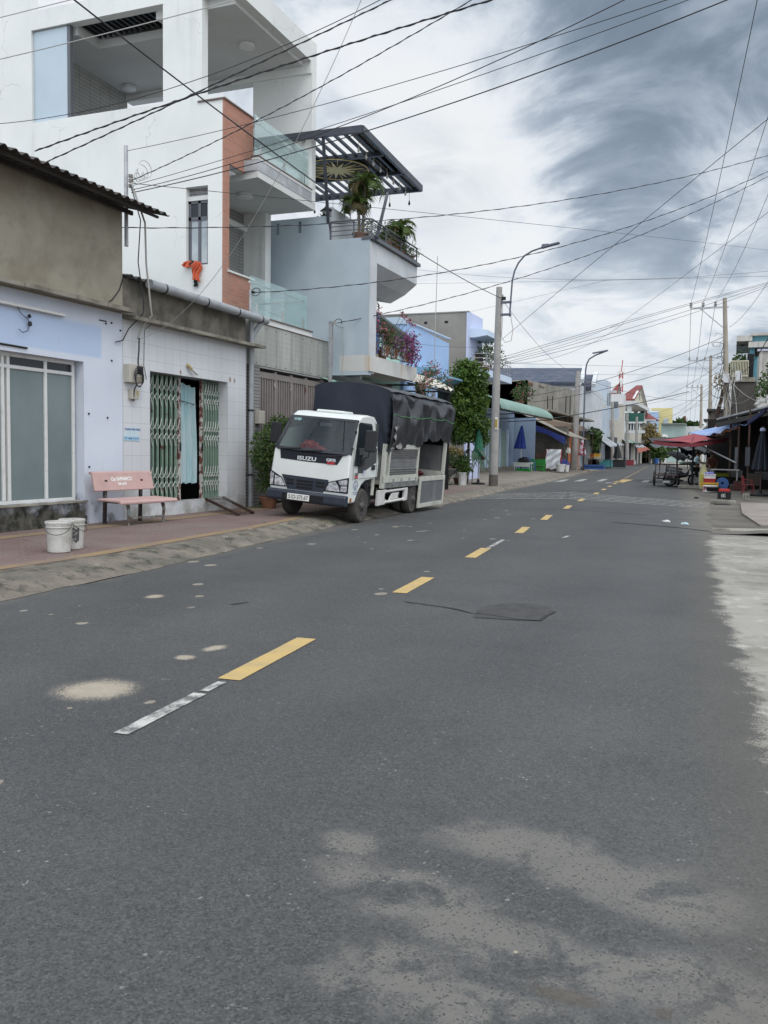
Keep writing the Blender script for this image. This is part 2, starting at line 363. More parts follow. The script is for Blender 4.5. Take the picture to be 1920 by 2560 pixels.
c = t.mix(t.math('MULTIPLY', t.math('MAXIMUM', sand, t.math('MULTIPLY', dots, 0.75)), 0.9), c, t.mix(t.noise(14, 4), (0.28, 0.235, 0.175, 1), (0.40, 0.35, 0.28, 1)))
# dust along the right-hand edge
dust = t.math('MULTIPLY', t.step(t.math('ADD', lane, t.math('MULTIPLY', t.math('SUBTRACT', n_mid, 0.5), 1.6)), 9.35, 10.3), t.step(py, -1.0, 7.0))
c = t.mix(t.math('MULTIPLY', dust, 0.75), c, (0.15, 0.135, 0.112, 1))
dl = t.step(t.math('ADD', lane, t.math('MULTIPLY', t.math('SUBTRACT', n_mid, 0.5), 0.8)), 3.75, 3.25)
c = t.mix(t.math('MULTIPLY', dl, 0.55), c, (0.15, 0.135, 0.112, 1))
# old damp stain
c = t.mix(t.math('MULTIPLY', t.math('MAXIMUM', spot(1410, 2490, 0.12, 0.035, 0.4, 0.6), spot(1660, 2535, 0.03, 0.03, 0.4, 0.3)), 0.55), c, (0.07, 0.055, 0.04, 1))
rx = t.math('SUBTRACT', px, t.math('ADD', t.math('SUBTRACT', 9.97, t.math('MULTIPLY', py, 0.035)), t.math('MULTIPLY', t.math('MULTIPLY', py, py), 0.0018)))
rx = t.math('ADD', rx, t.math('ADD', t.math('MULTIPLY', t.math('SUBTRACT', t.noise(1.6, 8, 0.68), 0.5), 0.75), t.math('MULTIPLY', t.math('SUBTRACT', ca, 0.5), 0.10)))
ap = t.math('MULTIPLY', t.step(rx, -0.02, 0.05), t.step(py, 5.2, 3.2)); apd = t.math('MULTIPLY', t.step(rx, -0.55, 0.0), t.step(py, 5.6, 3.6))
c = t.mix(t.math('MULTIPLY', apd, 0.5), c, (0.10, 0.092, 0.078, 1))
def apron_c():
    k = t.mix(t.step(t.noise(1.0, 7, 0.66), 0.36, 0.66), (0.29, 0.275, 0.24, 1), (0.195, 0.182, 0.155, 1)); k = t.mix(t.math('MULTIPLY', t.step(t.noise(2.3, 8, 0.72), 0.53, 0.64), 0.7), k, (0.40, 0.39, 0.355, 1))
    k = t.mix(t.math('MULTIPLY', t.step(t.noise(4, 8, 0.72), 0.52, 0.66), 0.6), k, (0.12, 0.11, 0.092, 1)); return t.mix(t.math('MULTIPLY', t.step(t.noise(45, 4, 0.7), 0.54, 0.7), 0.4), k, (0.08, 0.075, 0.065, 1))
c = t.mix(ap, c, apron_c())
t.col(c)
h = t.math('ADD', t.math('MULTIPLY', n_agg, 0.8), t.math('MULTIPLY', n_grain, 0.5)); t.bump(t.math('ADD', h, t.math('MULTIPLY', ca, 0.7)), 0.5, 0.005)
ASPHALT = t.m
m = MB(); ys = rows(-22, 140)
for y in ys:
    m.v += [(xl(y)+jit(y, 2.3, 0.1)+jit(y, 9, 0.04), y, 0.0), ((xl(y)+xr(y))/2, y, 0.0), (16.0 if y < 4.6 else xr(y)+jit(y, 1.5, 0.22)+jit(y, 6, 0.1)+0.5, y, 0.0)]
for i in range(len(ys)-1):
    a = i*3; m.f += [(a, a+1, a+4, a+3), (a+1, a+2, a+5, a+4)]
structure('road', m, ASPHALT, 'dark grey asphalt road with sand spots and a dried mud stain')
CONC = P('concrete_ground', (0.30, 0.275, 0.235, 1), (0.21, 0.19, 0.16, 1), 1.3, 0.35, 0.65, 0.9, bump=0.5, bs=45, speck=(0.40, 0.385, 0.35, 1), ss=6)
m = MB(); m.quad((-300, -60, -0.012), (300, -60, -0.012), (300, 900, -0.012), (-300, 900, -0.012))
structure('ground', m, CONC)
# left kerb: a sloped, patched concrete strip
t = NT('kerb_concrete'); t.set(0.92, 0, 0.3); a_ = t.noise(1.7, 7, 0.65); 
c = t.mix(t.step(a_, 0.35, 0.65), (0.27, 0.235, 0.19, 1), (0.165, 0.15, 0.125, 1)); c = t.mix(t.math('MULTIPLY', t.step(t.noise(3, 7, 0.72), 0.5, 0.62), 0.8), c, (0.06, 0.062, 0.048, 1)); c = t.mix(t.math('MULTIPLY', t.step(t.noise(22, 5, 0.7), 0.56, 0.7), 0.5), c, (0.05, 0.046, 0.038, 1))
c = t.mix(t.math('MULTIPLY', t.step(t.noise(3.1, 6, 0.7), 0.6, 0.68), 0.6), c, (0.38, 0.36, 0.32, 1)); t.col(c); t.bump(t.noise(11, 9, 0.72), 1.0, 0.07)
KERB = t.m
m = MB(); ks = rows(-22, 130); prof = [(0.06, 0.004), (-0.10, 0.022), (-0.34, 0.07), (-0.72, 0.115), (-0.9, 0.126), (-1.0, 0.127)]
for y in ks:
    b = lerp(BW, y)
    for i, (q, z) in enumerate(prof):
        far = min(1, max(0, (y-9)/8)); zz = z*(1-far)+(0.125*min(1, max(0, (0.06-q)/0.3)) if q < 0.0 else 0.004)*far
        w = 0.035*(1-far*0.6)*(1 if 0 < i < 4 else 0.4)
        m.v.append((xl(y)+q*b+jit(y+i*7.7, 2.6, 0.05)*(1 if i < 5 else 0)+jit(y, 6, 0.02), y, zz+abs(jit(y*1.3+i*3.1, 3.1, w))*(1 if i else 0)))
for i in range(len(ks)-1):
    for k in range(5): a = i*6+k; m.f.append((a, a+1, a+7, a+6))
kb = structure('kerb', m, KERB, 'broken sloping concrete kerb along the left pavement'); kb.data.shade_smooth()
# left pavement
t = NT('pavers'); t.set(0.85, 0, 0.3); px, py, pz = t.sep()
def arcs(ox, oy):
    fx = t.math('SUBTRACT', t.math('FRACT', t.math('ADD', t.math('MULTIPLY', px, 2.6), ox)), 0.5); fy = t.math('SUBTRACT', t.math('FRACT', t.math('ADD', t.math('MULTIPLY', py, 2.6), oy)), 0.5)
    r = t.math('SQRT', t.math('ADD', t.math('MULTIPLY', fx, fx), t.math('MULTIPLY', fy, fy)))
    k = t.math('ABSOLUTE', t.math('SUBTRACT', t.math('FRACT', t.math('MULTIPLY', r, 5.0)), 0.5))
    return t.math('MULTIPLY', t.step(k, 0.13, 0.04), t.step(r, 0.52, 0.48)), t.step(t.math('MAXIMUM', t.math('ABSOLUTE', fx), t.math('ABSOLUTE', fy)), 0.475, 0.495)
a1, e1 = arcs(0.0, 0.0); joint = t.math('MAXIMUM', a1, e1)
joint = t.math('MULTIPLY', joint, t.step(t.noise(1.4, 4), 0.3, 0.62))
c = t.mix(t.step(t.noise(1.1, 6, 0.65), 0.32, 0.68), (0.165, 0.108, 0.098, 1), (0.185, 0.14, 0.125, 1))
c = t.mix(t.math('MULTIPLY', t.step(t.noise(0.8, 5), 0.5, 0.7), 0.5), c, (0.20, 0.175, 0.15, 1))
far = t.step(py, 16, 22)
conc = t.mix(t.step(t.noise(0.9, 6, 0.62), 0.35, 0.65), (0.225, 0.195, 0.16, 1), (0.165, 0.145, 0.122, 1))
c = t.mix(far, t.mix(t.math('MULTIPLY', joint, 0.75), c, (0.075, 0.055, 0.05, 1)), conc)
t.col(c); t.bump(t.math('SUBTRACT', t.noise(22, 6, 0.6), t.math('MULTIPLY', joint, 0.5)), 0.4, 0.012)
PAVER = t.m
m = MB(); ss = rows(-22, 130); NX = 9
for y in ss:
    e = xl(y)-lerp(BW, y)*0.93
    for k in range(NX+1):
        x = -9.0+(e+9.0)*k/NX if k < NX else e
        m.v.append((x, y, zside(x, y)))
for i in range(len(ss)-1):
    for k in range(NX): a = i*(NX+1)+k; m.f.append((a, a+1, a+NX+2, a+NX+1))
structure('pavement', m, PAVER, 'left pavement of reddish patterned pavers')
YEL = P('yellow_paver', (0.25, 0.175, 0.095, 1), (0.19, 0.14, 0.10, 1), 1.6, 0.35, 0.65, 0.85, bump=0.3, bs=25)
for nm, f0, f1 in (('kerb_strip', lambda y: xl(y)-lerp(BW, y)*0.97-0.22, lambda y: xl(y)-lerp(BW, y)*0.97), ('wall_strip', lambda y: 0.42, lambda y: 0.72)):
    m = MB(); yy = rows(-13, 5.2 if nm == 'kerb_strip' else 4.4)
    for y in yy: m.v += [(f0(y)+jit(y, 1.2, 0.01), y, 0.1345), (f1(y)+jit(y, 1.5, 0.015), y, 0.1345)]
    for i in range(len(yy)-1): m.f.append((2*i, 2*i+1, 2*i+3, 2*i+2))
    structure('paving_strip', m, YEL, 'strip of yellow pavers in the left pavement')
# right-hand apron and pavement
t = NT('apron_concrete'); t.set(0.9, 0, 0.3); t.col(apron_c()); t.bump(t.noise(20, 8, 0.65), 0.6, 0.012); APRON = t.m
DIRT = P('dusty_concrete', (0.125, 0.112, 0.092, 1), (0.08, 0.073, 0.063, 1), 0.9, 0.35, 0.65, 0.92, bump=0.5, bs=30)
m = MB(); ya = rows(4.4, 110)
for y in ya: m.v += [(xr(y)+0.1+jit(y, 1.4, 0.2), y, 0.005), (xr(y)+0.7, y, 0.02), (xr(y)+1.1, y, 0.06), (24, y, 0.08)]
for i in range(len(ya)-1):
    for k in range(3): a = 4*i+k; m.f.append((a, a+1, a+5, a+4))
structure('roadside', m, DIRT, 'dusty concrete roadside on the right')
t = NT('grey_pavers'); t.set(0.85, 0, 0.3)
b = t.n('ShaderNodeTexBrick'); t.l(t.mapv(rot=(0, 0, 0.06)), b.inputs['Vector']); b.inputs['Scale'].default_value = 4.0; b.inputs['Color1'].default_value = (0.25, 0.205, 0.18, 1); b.inputs['Color2'].default_value = (0.2, 0.17, 0.155, 1); b.inputs['Mortar'].default_value = (0.1, 0.09, 0.08, 1); b.inputs['Mortar Size'].default_value = 0.02
t.col(t.mix(t.math('MULTIPLY', t.step(t.noise(1.3, 5), 0.4, 0.65), 0.6), b.outputs[0], (0.26, 0.24, 0.21, 1))); GPAV = t.m
m = MB(); m.prism([(10.75, 6.1), (14, 5.6), (14, 15.2), (10.45, 15.2), (10.45, 10.0)], 'z', 0.0, 0.085)
structure('pavement', m, GPAV, 'small right-hand pavement of grey pink pavers')
m = MB(); m.tube([(xr(5)+0.2, 5.3, 0.0), (10.2, 5.1, 0.02), (10.75, 5.2, 0.03), (11.6, 5.6, 0.03)], 0.05, 8)
structure('kerb', m, APRON, 'low rounded kerb nose crossing the right roadside')
# road markings
YPAINT = P('yellow_paint', (0.46, 0.32, 0.12, 1), (0.37, 0.275, 0.13, 1), 4, 0.4, 0.7, 0.7, speck=(0.22, 0.19, 0.13, 1), ss=40)
t = NT('white_paint'); t.set(0.7, 0, 0.3); t.col(t.mix(t.step(t.noise(7, 7, 0.7), 0.40, 0.62), (0.44, 0.43, 0.40, 1), (0.10, 0.10, 0.098, 1))); WPAINT = t.m
def dash(m, a, b, w, z=0.005):
    d = (b-a).normalized(); n = Vector((d.y, -d.x, 0))*w/2; k = 6
    for i in range(k):
        p, q = a.lerp(b, i/k), a.lerp(b, (i+1)/k); j0, j1 = jit(p.y*3+p.x, 3, 0.012), jit(q.y*3+q.x, 3, 0.012)
        m.quad(*[(c.x, c.y, z) for c in (p-n*(1+j0*5), p+n*(1-j0*4), q+n*(1-j1*4), q-n*(1+j1*5))])
m = MB()
for a, b in (((572,1700),(767,1597)), ((998,1483),(1070,1444)), ((1175,1394.6),(1215,1371)), ((1297,1333),(1316,1318)), ((1359,1300),(1374,1288)), ((1414,1272),(1425,1264)), ((1449,1253),(1458,1247))):
    dash(m, atZ(*a), atZ(*b), 0.155)
for y in np.arange(19.5, 100, 3.9): dash(m, Vector((6.83-0.0635*y, y, 0)), Vector((6.83-0.0635*(y+1.3), y+1.3, 0)), 0.16)
dash(m, atZ(1545, 1206), atZ(1572, 1199), 0.55)
structure('centre_line', m, YPAINT, 'dashed yellow centre line')
m = MB()
a, b = atZ(302, 1836), atZ(500, 1735); dash(m, a, b, 0.085); a, b = atZ(510, 1729), atZ(556, 1706); dash(m, a, b, 0.06)
dash(m, atZ(1218, 1372), atZ(1258, 1350), 0.07)
for q in (((550,1263),(640,1263),(722,1240),(668,1240)), ((762,1259),(842,1259),(912,1237),(848,1237)), ((995,1259),(1060,1259),(1122,1235),(1062,1235)), ((1085,1277),(1165,1279),(1168,1274),(1100,1271)), ((1460,1268),(1530,1270),(1562,1248),(1500,1248))):
    w = [atZ(1250+x/4.1475, 900+y/4.1475) for x, y in q]; m.quad(*[(p.x, p.y, 0.005) for p in w])
for a, b in (((1040,1330),(1075,1327)), ((1000,1315),(1030,1317)), ((1020,1352),(1044,1350)), ((1655,1284),(1672,1285)), ((1405,1346),(1422,1340))): dash(m, atZ(*a), atZ(*b), 0.06)
structure('road_marking', m, WPAINT, 'worn white crossing and line marks on the road')
m = MB()
for k, (l_, c_, r_) in enumerate((((1190,1236.5),(1420,1231.5),(1782,1259)), ((1175,1238.5),(1420,1235.3),(1779,1261.3)), ((1165,1241),(1420,1239),(1774,1264)), ((1155,1243.5),(1420,1242.6),(1767,1266.8)), ((1150,1246.5),(1420,1246.4),(1761,1269.6)))):
    A, B, C_ = atZ(*l_), atZ(*c_), atZ(*r_); pts = [A.lerp(B, i/4) for i in range(5)]+[B.lerp(C_, i/6) for i in range(1, 7)]
    for p, q in zip(pts, pts[1:]): dash(m, p, q, 0.15, 0.006)
structure('rumble_strip', m, WPAINT, 'five thin white rumble lines across the road')
# tar patch and long seam
TAR = P('tar_patch', (0.05, 0.048, 0.048, 1), (0.034, 0.033, 0.032, 1), 6, 0.4, 0.65, 0.75, bump=0.8, bs=70)
m = MB(); c0 = [(1180,1545),(1300,1552),(1352,1552),(1386,1532),(1372,1516),(1330,1510),(1250,1510),(1195,1520)]
pts = []
for (a, b) in zip(c0, c0[1:]+c0[:1]):
    for i in range(5):
        p = atZ(a[0]+(b[0]-a[0])*i/5, a[1]+(b[1]-a[1])*i/5); pts.append((p.x+jit(p.x*9+p.y*7, 2, 0.03), p.y+jit(p.y*8, 3, 0.04), 0.0045))
m.quad(*pts); structure('road_patch', m, TAR, 'small dark tar patch in the right lane')
SEAM = P('tar_seam', (0.02, 0.02, 0.021, 1), rough=0.8)
def seam(px_, w):
    m = MB(); pts = []
    for a, b in zip(px_, px_[1:]):
        A, B = atZ(*a), atZ(*b); n = max(3, int((B-A).length/0.25)); pts += [A.lerp(B, i/n) for i in range(n)]
    pts.append(atZ(*px_[-1]))
    for i, p in enumerate(pts):
        d = (pts[min(i+1, len(pts)-1)]-pts[max(i-1, 0)]).normalized(); n = Vector((d.y, -d.x, 0)); o = jit(p.x*3+p.y, 2, 0.05); ww = w*(0.35+0.9*abs(jit(i*1.7, 1, 1.0))+0.2)
        for s_ in (-1, 1): q = p+n*(o+s_*ww/2); m.v.append((q.x, q.y, 0.0065))
    for i in range(len(pts)-1): m.f.append((2*i, 2*i+1, 2*i+3, 2*i+2))
    structure('road_seam', m, SEAM, 'thin black tar seam in the asphalt')
seam([(1010,1505),(1070,1512),(1180,1532),(1290,1549),(1352,1553)], 0.028)
seam([(1352,1553),(1386,1534),(1390,1530)], 0.03)
seam([(1530,1306),(1610,1312),(1700,1320),(1860,1338),(1892,1334)], 0.09)
seam([(1300,1268),(1500,1279),(1620,1288)], 0.05)
seam([(575,1512),(620,1506)], 0.03)

GRASSM = P('weed_grass', (0.06, 0.10, 0.025, 1), (0.10, 0.13, 0.04, 1), 9, 0.4, 0.6, 0.8); m = MB(); rg = random.Random(3)
for (cx, cy, n_, sp) in ((3.05, -1.9, 60, 0.14), (2.75, 0.6, 40, 0.15), (0.35, 4.3, 90, 0.2), (0.9, 4.7, 70, 0.3), (2.9, 2.2, 40, 0.2), (3.35, -5.2, 25, 0.12)):
    for k in range(n_):
        x, y = cx+rg.gauss(0, sp), cy+rg.gauss(0, sp); z = 0.13 if x < 2.6 else 0.05; a = rg.uniform(0, 6.3); l = rg.uniform(0.03, 0.09); m.add([(x-0.006, y, z), (x+0.006, y, z), (x+0.5*l*math.cos(a), y+0.5*l*math.sin(a), z+l)], [(0, 1, 2)])
o = m.build('grass', GRASSM); tag(o, 'small weeds and grass tufts in the left kerb cracks', None, None, 'stuff')
# ------------------------------------------------------------------ shared helpers for buildings
def slab_x(m, x0, x1, y0, y1, z0, z1, ops=()):
    """wall between x0 and x1 with rectangular openings (ya, yb, za, zb)"""
    ys = sorted({y0, y1, *[min(max(o[i], y0), y1) for o in ops for i in (0, 1)]})
    for a, b in zip(ys, ys[1:]):
        cut = sorted([(max(o[2], z0), min(o[3], z1)) for o in ops if o[0] < (a+b)/2 < o[1]]); z = z0
        for lo, hi in cut:
            if lo > z: m.box(x0, a, z, x1, b, lo)
            z = max(z, hi)
        if z < z1: m.box(x0, a, z, x1, b, z1)
    return m
def slab_y(m, y0, y1, x0, x1, z0, z1, ops=()):
    xs = sorted({x0, x1, *[min(max(o[i], x0), x1) for o in ops for i in (0, 1)]})
    for a, b in zip(xs, xs[1:]):
        cut = sorted([(max(o[2], z0), min(o[3], z1)) for o in ops if o[0] < (a+b)/2 < o[1]]); z = z0
        for lo, hi in cut:
            if lo > z: m.box(a, y0, z, b, y1, lo)
            z = max(z, hi)
        if z < z1: m.box(a, y0, z, b, y1, z1)
    return m
def corrugated(m, p0, p1, q0, q1, n, amp, thick=0.006):
    """corrugated sheet: ridges run from edge p (p0..p1) to edge q (q0..q1)"""
    p0, p1, q0, q1 = map(Vector, (p0, p1, q0, q1)); k = n*6
    nn = (p1-p0).cross(q0-p0).normalized()
    if nn.z < 0: nn = -nn
    def fn(u, v):
        return p0.lerp(p1, u).lerp(q0.lerp(q1, u), v)+nn*amp*math.sin(u*n*2*math.pi)
    return m.grid(fn, k, 2, thick)
GLASSDARK = P('dark_glass', (0.02, 0.025, 0.03, 1), rough=0.08, spec=0.35)
WHITE_AL = P('white_aluminium', (0.62, 0.62, 0.6, 1), (0.5, 0.5, 0.47, 1), 8, 0.5, 0.8, 0.45)
GREYFRAME = P('grey_aluminium', (0.10, 0.105, 0.12, 1), rough=0.45)
STEEL = P('galvanised_steel', (0.42, 0.43, 0.44, 1), (0.3, 0.3, 0.31, 1), 6, 0.4, 0.7, 0.45, 0.6)
PIPEG = P('grey_plastic_pipe', (0.30, 0.315, 0.33, 1), (0.25, 0.26, 0.27, 1), 5, 0.4, 0.7, 0.5)
BLACK = P('black_rubber', (0.012, 0.012, 0.013, 1), rough=0.6)
CABLE = P('black_cable', (0.018, 0.018, 0.022, 1), rough=0.55)
CABLEG = P('grey_cable', (0.38, 0.37, 0.35, 1), rough=0.6)
DARK = P('dark_interior', (0.012, 0.012, 0.013, 1), rough=0.9)  # near-black: the shade inside rooms, slots and openings put into colour
# ------------------------------------------------------------------ house 1: pale blue ground floor, bare plaster above
t = NT('pale_blue_render'); t.set(0.85, 0, 0.3); px, py, pz = t.sep()
c = t.mix(t.step(t.noise(0.9, 5), 0.35, 0.7), (0.60, 0.635, 0.71, 1), (0.54, 0.575, 0.65, 1))
bl = t.math('MULTIPLY', t.math('MULTIPLY', t.step(pz, 2.93, 2.99), t.step(pz, 3.56, 3.44)), t.step(py, -0.53, -0.6))
c = t.mix(t.math('MULTIPLY', bl, 0.9), c, (0.43, 0.53, 0.71, 1))
low = t.step(t.math('ADD', pz, t.math('MULTIPLY', t.noise(2.2, 7, 0.7), 0.9)), 1.16, 0.82)
lft = t.math('ADD', t.math('MULTIPLY', t.step(py, -0.85, -1.05), 1.0), t.math('MULTIPLY', t.step(t.noise(1.6, 5), 0.5, 0.6), 0.75), True)
c = t.mix(t.math('MULTIPLY', low, lft), c, t.mix(t.step(t.noise(6, 7, 0.7), 0.35, 0.62), (0.012, 0.013, 0.010, 1), (0.085, 0.08, 0.065, 1)))
c = t.mix(t.math('MULTIPLY', t.step(t.noise(1, 5, 0.6, t.mapv((6, 6, 0.7))), 0.62, 0.75), 0.35), c, (0.3, 0.3, 0.3, 1)); t.col(c); t.bump(t.noise(30, 6), 0.25, 0.01)
BLUEW = t.m
t = NT('bare_plaster'); t.set(0.92, 0, 0.25)
c = t.mix(t.step(t.noise(0.9, 7, 0.62, None, 0.4), 0.32, 0.68), (0.245, 0.215, 0.165, 1), (0.345, 0.315, 0.25, 1)); c = t.mix(t.math('MULTIPLY', t.step(t.noise(3.2, 6, 0.65), 0.5, 0.72), 0.5), c, (0.2, 0.18, 0.145, 1))
t.col(c); t.bump(t.noise(14, 8, 0.6), 0.35, 0.012); PLASTER = t.m
CONCD = P('weathered_concrete', (0.31, 0.285, 0.235, 1), (0.17, 0.155, 0.125, 1), 2.3, 0.35, 0.65, 0.92, bump=0.5, bs=30, streak=(0.06, 0.055, 0.045, 1), sa=0.7)
RUSTROOF = P('rusty_roof_sheet', (0.045, 0.041, 0.038, 1), (0.075, 0.066, 0.058, 1), 2.0, 0.35, 0.7, 0.75, 0.3, bump=0.2, bs=20)
FROST = P('frosted_glass', (0.135, 0.17, 0.175, 1), (0.17, 0.21, 0.212, 1), 0.9, 0.3, 0.7, 0.22, spec=0.5)
h1 = thing('plastered_house', 'pale blue shop front with bare brown plaster upper storey and rusty eave', 'house', (-2, -2, 0))
m = MB(); slab_x(m, -0.26, 0.0, -9, -0.004, 0.05, 3.80, [(-4.3, -1.01, 0.53, 2.86)]); m.box(-9, -9, 0.05, -0.26, -8.8, 5.4); m.box(-0.30, -1.06, 0.53, -0.26, -1.01, 2.86)
m.build('wall', BLUEW, h1)
m = MB(); m.box(-0.25, -9, 3.80, 0.012, -0.004, 5.66); m.box(-9, -0.25, 3.0, -0.25, -0.006, 5.5); m.build('upper_wall', PLASTER, h1)
m = MB()
for i in range(24):
    a, b = -9+i*0.375, -9+(i+1)*0.375; j = jit(i*2.1, 1, 0.02)
    m.prism([(0.0, 3.83), (0.30+j, 3.80), (0.31+j, 3.865+j*0.3), (0.012, 3.93)], 'y', a, b-0.002)
m.build('ledge', CONCD, h1)
m = MB(); corrugated(m, (0.80, -9, 5.50), (0.80, 0.30, 5.52), (-2.2, -9, 6.25), (-2.2, 0.30, 6.27), 46, 0.028); m.build('roof', RUSTROOF, h1)
m = MB(); m.box(0.16, -9, 5.51, 0.21, 0.05, 5.58); m.box(0.6, -9, 5.46, 0.64, 0.2, 5.5); m.build('purlin', RUSTROOF, h1)
w = MB(); w.box(-0.21, -4.3, 0.53, -0.15, -1.06, 0.585); w.box(-0.21, -4.3, 2.80, -0.15, -1.06, 2.86); w.box(-0.215, -4.3, 2.62, -0.145, -1.06, 2.675)
for y in (-1.12, -1.76, -2.55, -2.66, -3.4): w.box(-0.21, y, 0.585, -0.147, y+0.06, 2.80)
fr = w.build('window', WHITE_AL, h1, bevel=0.006)
for y0, y1 in ((-1.70, -1.12), (-2.49, -1.76), (-3.34, -2.66), (-4.3, -3.4)):
    MB().box(-0.19, y0, 0.585, -0.175, y1, 2.62).build('pane', FROST, fr)
    MB().box(-0.19, y0, 2.675, -0.175, y1, 2.80).build('pane', GLASSDARK, fr)
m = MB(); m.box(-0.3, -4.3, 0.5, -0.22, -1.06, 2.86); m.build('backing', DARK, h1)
m = MB(); m.box(-0.02, -4.3, 0.505, 0.05, -0.98, 0.535); m.build('sill', CONCD, h1)
l = MB(); l.box(0.0, -3.6, 3.53, 0.05, -1.50, 3.585); o = l.build('light_fitting', WHITE_AL, h1, bevel=0.008)
MB().tube([(0.075, -3.58, 3.545), (0.075, -1.53, 3.545)], 0.019, 10).build('tube', P('lamp_tube', (0.7, 0.69, 0.66, 1), rough=0.35), o, smooth=True)
m = MB(); m.tube([(0.03, -2.5, 3.53), (0.05, -2.45, 3.44), (0.04, -2.30, 3.38), (0.04, -2.26, 3.30), (0.05, -2.32, 3.20), (0.05, -2.42, 3.16), (0.05, -2.5, 3.2)], 0.006, 6); m.lathe([(0.025, 0), (0.03, 0.02), (0.028, 0.06), (0.01, 0.07)], (0.05, -2.27, 3.28), 10); m.lathe([(0.02, 0), (0.03, 0.03), (0.01, 0.06)], (0.05, -2.28, 3.40), 10)
m.build('loose_wire', CABLE, h1)
m = MB(); m.tube([(0.012, -3.6, 2.955), (0.015, -2.6, 2.945), (0.015, -2.3, 2.94)], 0.016, 6)
for y, z in ((-0.45, 3.57), (-0.3, 2.95), (-0.06, 3.5), (-0.3, 3.6), (-0.9, 2.0), (-0.42, 1.95), (-0.9, 1.1)): m.lathe([(0.014, 0), (0.012, 0.02)], (0.0, y, z), 8, 'x') if False else m.box(0, y-0.014, z-0.014, 0.018, y+0.014, z+0.014)
m.box(0, -0.62, 3.60, 0.02, -0.44, 3.615); o = m.build('fixing', BLACK, h1); o['kind'] = 'stuff'
# ------------------------------------------------------------------ house 2: white tiled shop with folding grille doors
t = NT('white_wall_tile'); t.set(0.28, 0, 0.5); px, py, pz = t.sep()
def lines(v, s, o, w): return t.math('LESS_THAN', t.math('ABSOLUTE', t.math('SUBTRACT', t.math('FRACT', t.math('ADD', t.math('DIVIDE', v, s), o)), 0.5)), w/s)
ln = t.math('MAXIMUM', lines(t.math('ADD', py, px), 0.25, 0.42, 0.0035), lines(pz, 0.295, 0.13, 0.0035))
c = t.mix(t.step(t.noise(0.7, 5), 0.35, 0.7), (0.62, 0.63, 0.645, 1), (0.55, 0.56, 0.575, 1))
c = t.mix(t.math('MULTIPLY', t.step(pz, 0.8, 0.15), t.step(t.noise(2.4, 7, 0.65), 0.4, 0.65)), c, (0.33, 0.325, 0.30, 1))
def rust(y, z, r):
    a = t.math('SUBTRACT', py, y); b = t.math('SUBTRACT', pz, z); b = t.math('MULTIPLY', b, 0.75)
    d = t.math('SQRT', t.math('ADD', t.math('MULTIPLY', a, a), t.math('MULTIPLY', b, b))); return t.step(t.math('ADD', d, t.math('MULTIPLY', t.math('SUBTRACT', t.noise(30, 4), 0.5), 0.05)), r, r*0.3)
ru = None
for a in ((0.56, 2.91, 0.06), (1.78, 2.93, 0.05), (3.62, 2.93, 0.065), (3.80, 2.92, 0.055), (2.02, 3.08, 0.05)): s_ = rust(*a); ru = s_ if ru is None else t.math('MAXIMUM', ru, s_)
c = t.mix(t.math('MULTIPLY', ru, 0.85), c, (0.24, 0.10, 0.035, 1)); c = t.mix(t.math('MULTIPLY', ln, 0.6), c, (0.28, 0.28, 0.28, 1)); t.col(c); TILEW = t.m
h2 = thing('tiled_house', 'low white tiled shop with grey roof gutter and green folding grilles', 'house', (-2, 2.1, 0))
m = MB(); slab_x(m, -0.45, 0.0, 0.004, 4.30, 0.05, 3.76, [(0.80, 3.53, 0.36, 2.87)]); m.build('wall', TILEW, h2)
m = MB(); m.box(-6, 4.06, 0.05, -0.45, 4.30, 4.3); m.box(-6, 0.004, 3.0, -0.45, 0.2, 4.3); m.build('side_wall', CONCD, h2)
m = MB(); m.box(-0.22, 0.004, 3.76, -0.02, 4.30, 4.45); m.build('fascia', P('dark_stained_concrete', (0.20, 0.18, 0.145, 1), (0.10, 0.092, 0.078, 1), 1.8, 0.35, 0.6, 0.92, bump=0.4, bs=30, streak=(0.035, 0.032, 0.028, 1), sa=0.85), h2)
m = MB()
for i in range(13):
    a, b = 0.004+i*0.367, 0.004+(i+1)*0.367; j = jit(i*2.7+3, 1, 0.02); m.prism([(0.0, 3.72), (0.30+j, 3.70), (0.31+j, 3.76+j*0.3), (-0.02, 3.80)], 'y', a, min(b, 4.64)-0.002)
m.build('ledge', CONCD, h2)
m = MB(); corrugated(m, (0.16, 0.01, 4.47), (0.16, 4.45, 4.45), (-6, 0.01, 5.1), (-6, 4.45, 5.08), 20, 0.03); m.build('roof', P('grey_fibre_roof', (0.15, 0.155, 0.155, 1), (0.10, 0.105, 0.10, 1), 2, 0.4, 0.7, 0.85), h2)
gt = MB(); gt.tube([(0.23, 0.48, 4.40), (0.23, 4.80, 4.345)], 0.088, 16); gt.tube([(0.23, 4.62, 4.33), (0.10, 4.46, 4.02), (0.06, 4.42, 3.9)], 0.062, 12); gt.tube([(0.06, 4.42, 4.3), (0.06, 4.42, 0.14)], 0.058, 12); gu = gt.build('gutter', PIPEG, h2, smooth=True)
gc = MB()
for y in (0.9, 2.3, 3.5, 4.5): gc.tube([(0.23, y, 4.395-(y-0.48)*0.0127), (0.23, y+0.035, 4.395-(y-0.48)*0.0127)], 0.094, 16)
for z in (2.3, 0.85): gc.box(0.0, 4.30, z, 0.03, 4.48, z+0.02); gc.tube([(0.06, 4.42, z-0.012), (0.06, 4.42, z+0.03)], 0.063, 12)
o = gc.build('bracket', BLACK, gu); o['kind'] = 'stuff'
m = MB(); m.box(-0.40, 0.80, 0.05, -0.004, 3.53, 0.36); m.box(-0.3, 0.80, 0.36, -0.02, 3.53, 0.38); m.build('step', TILEW, h2)
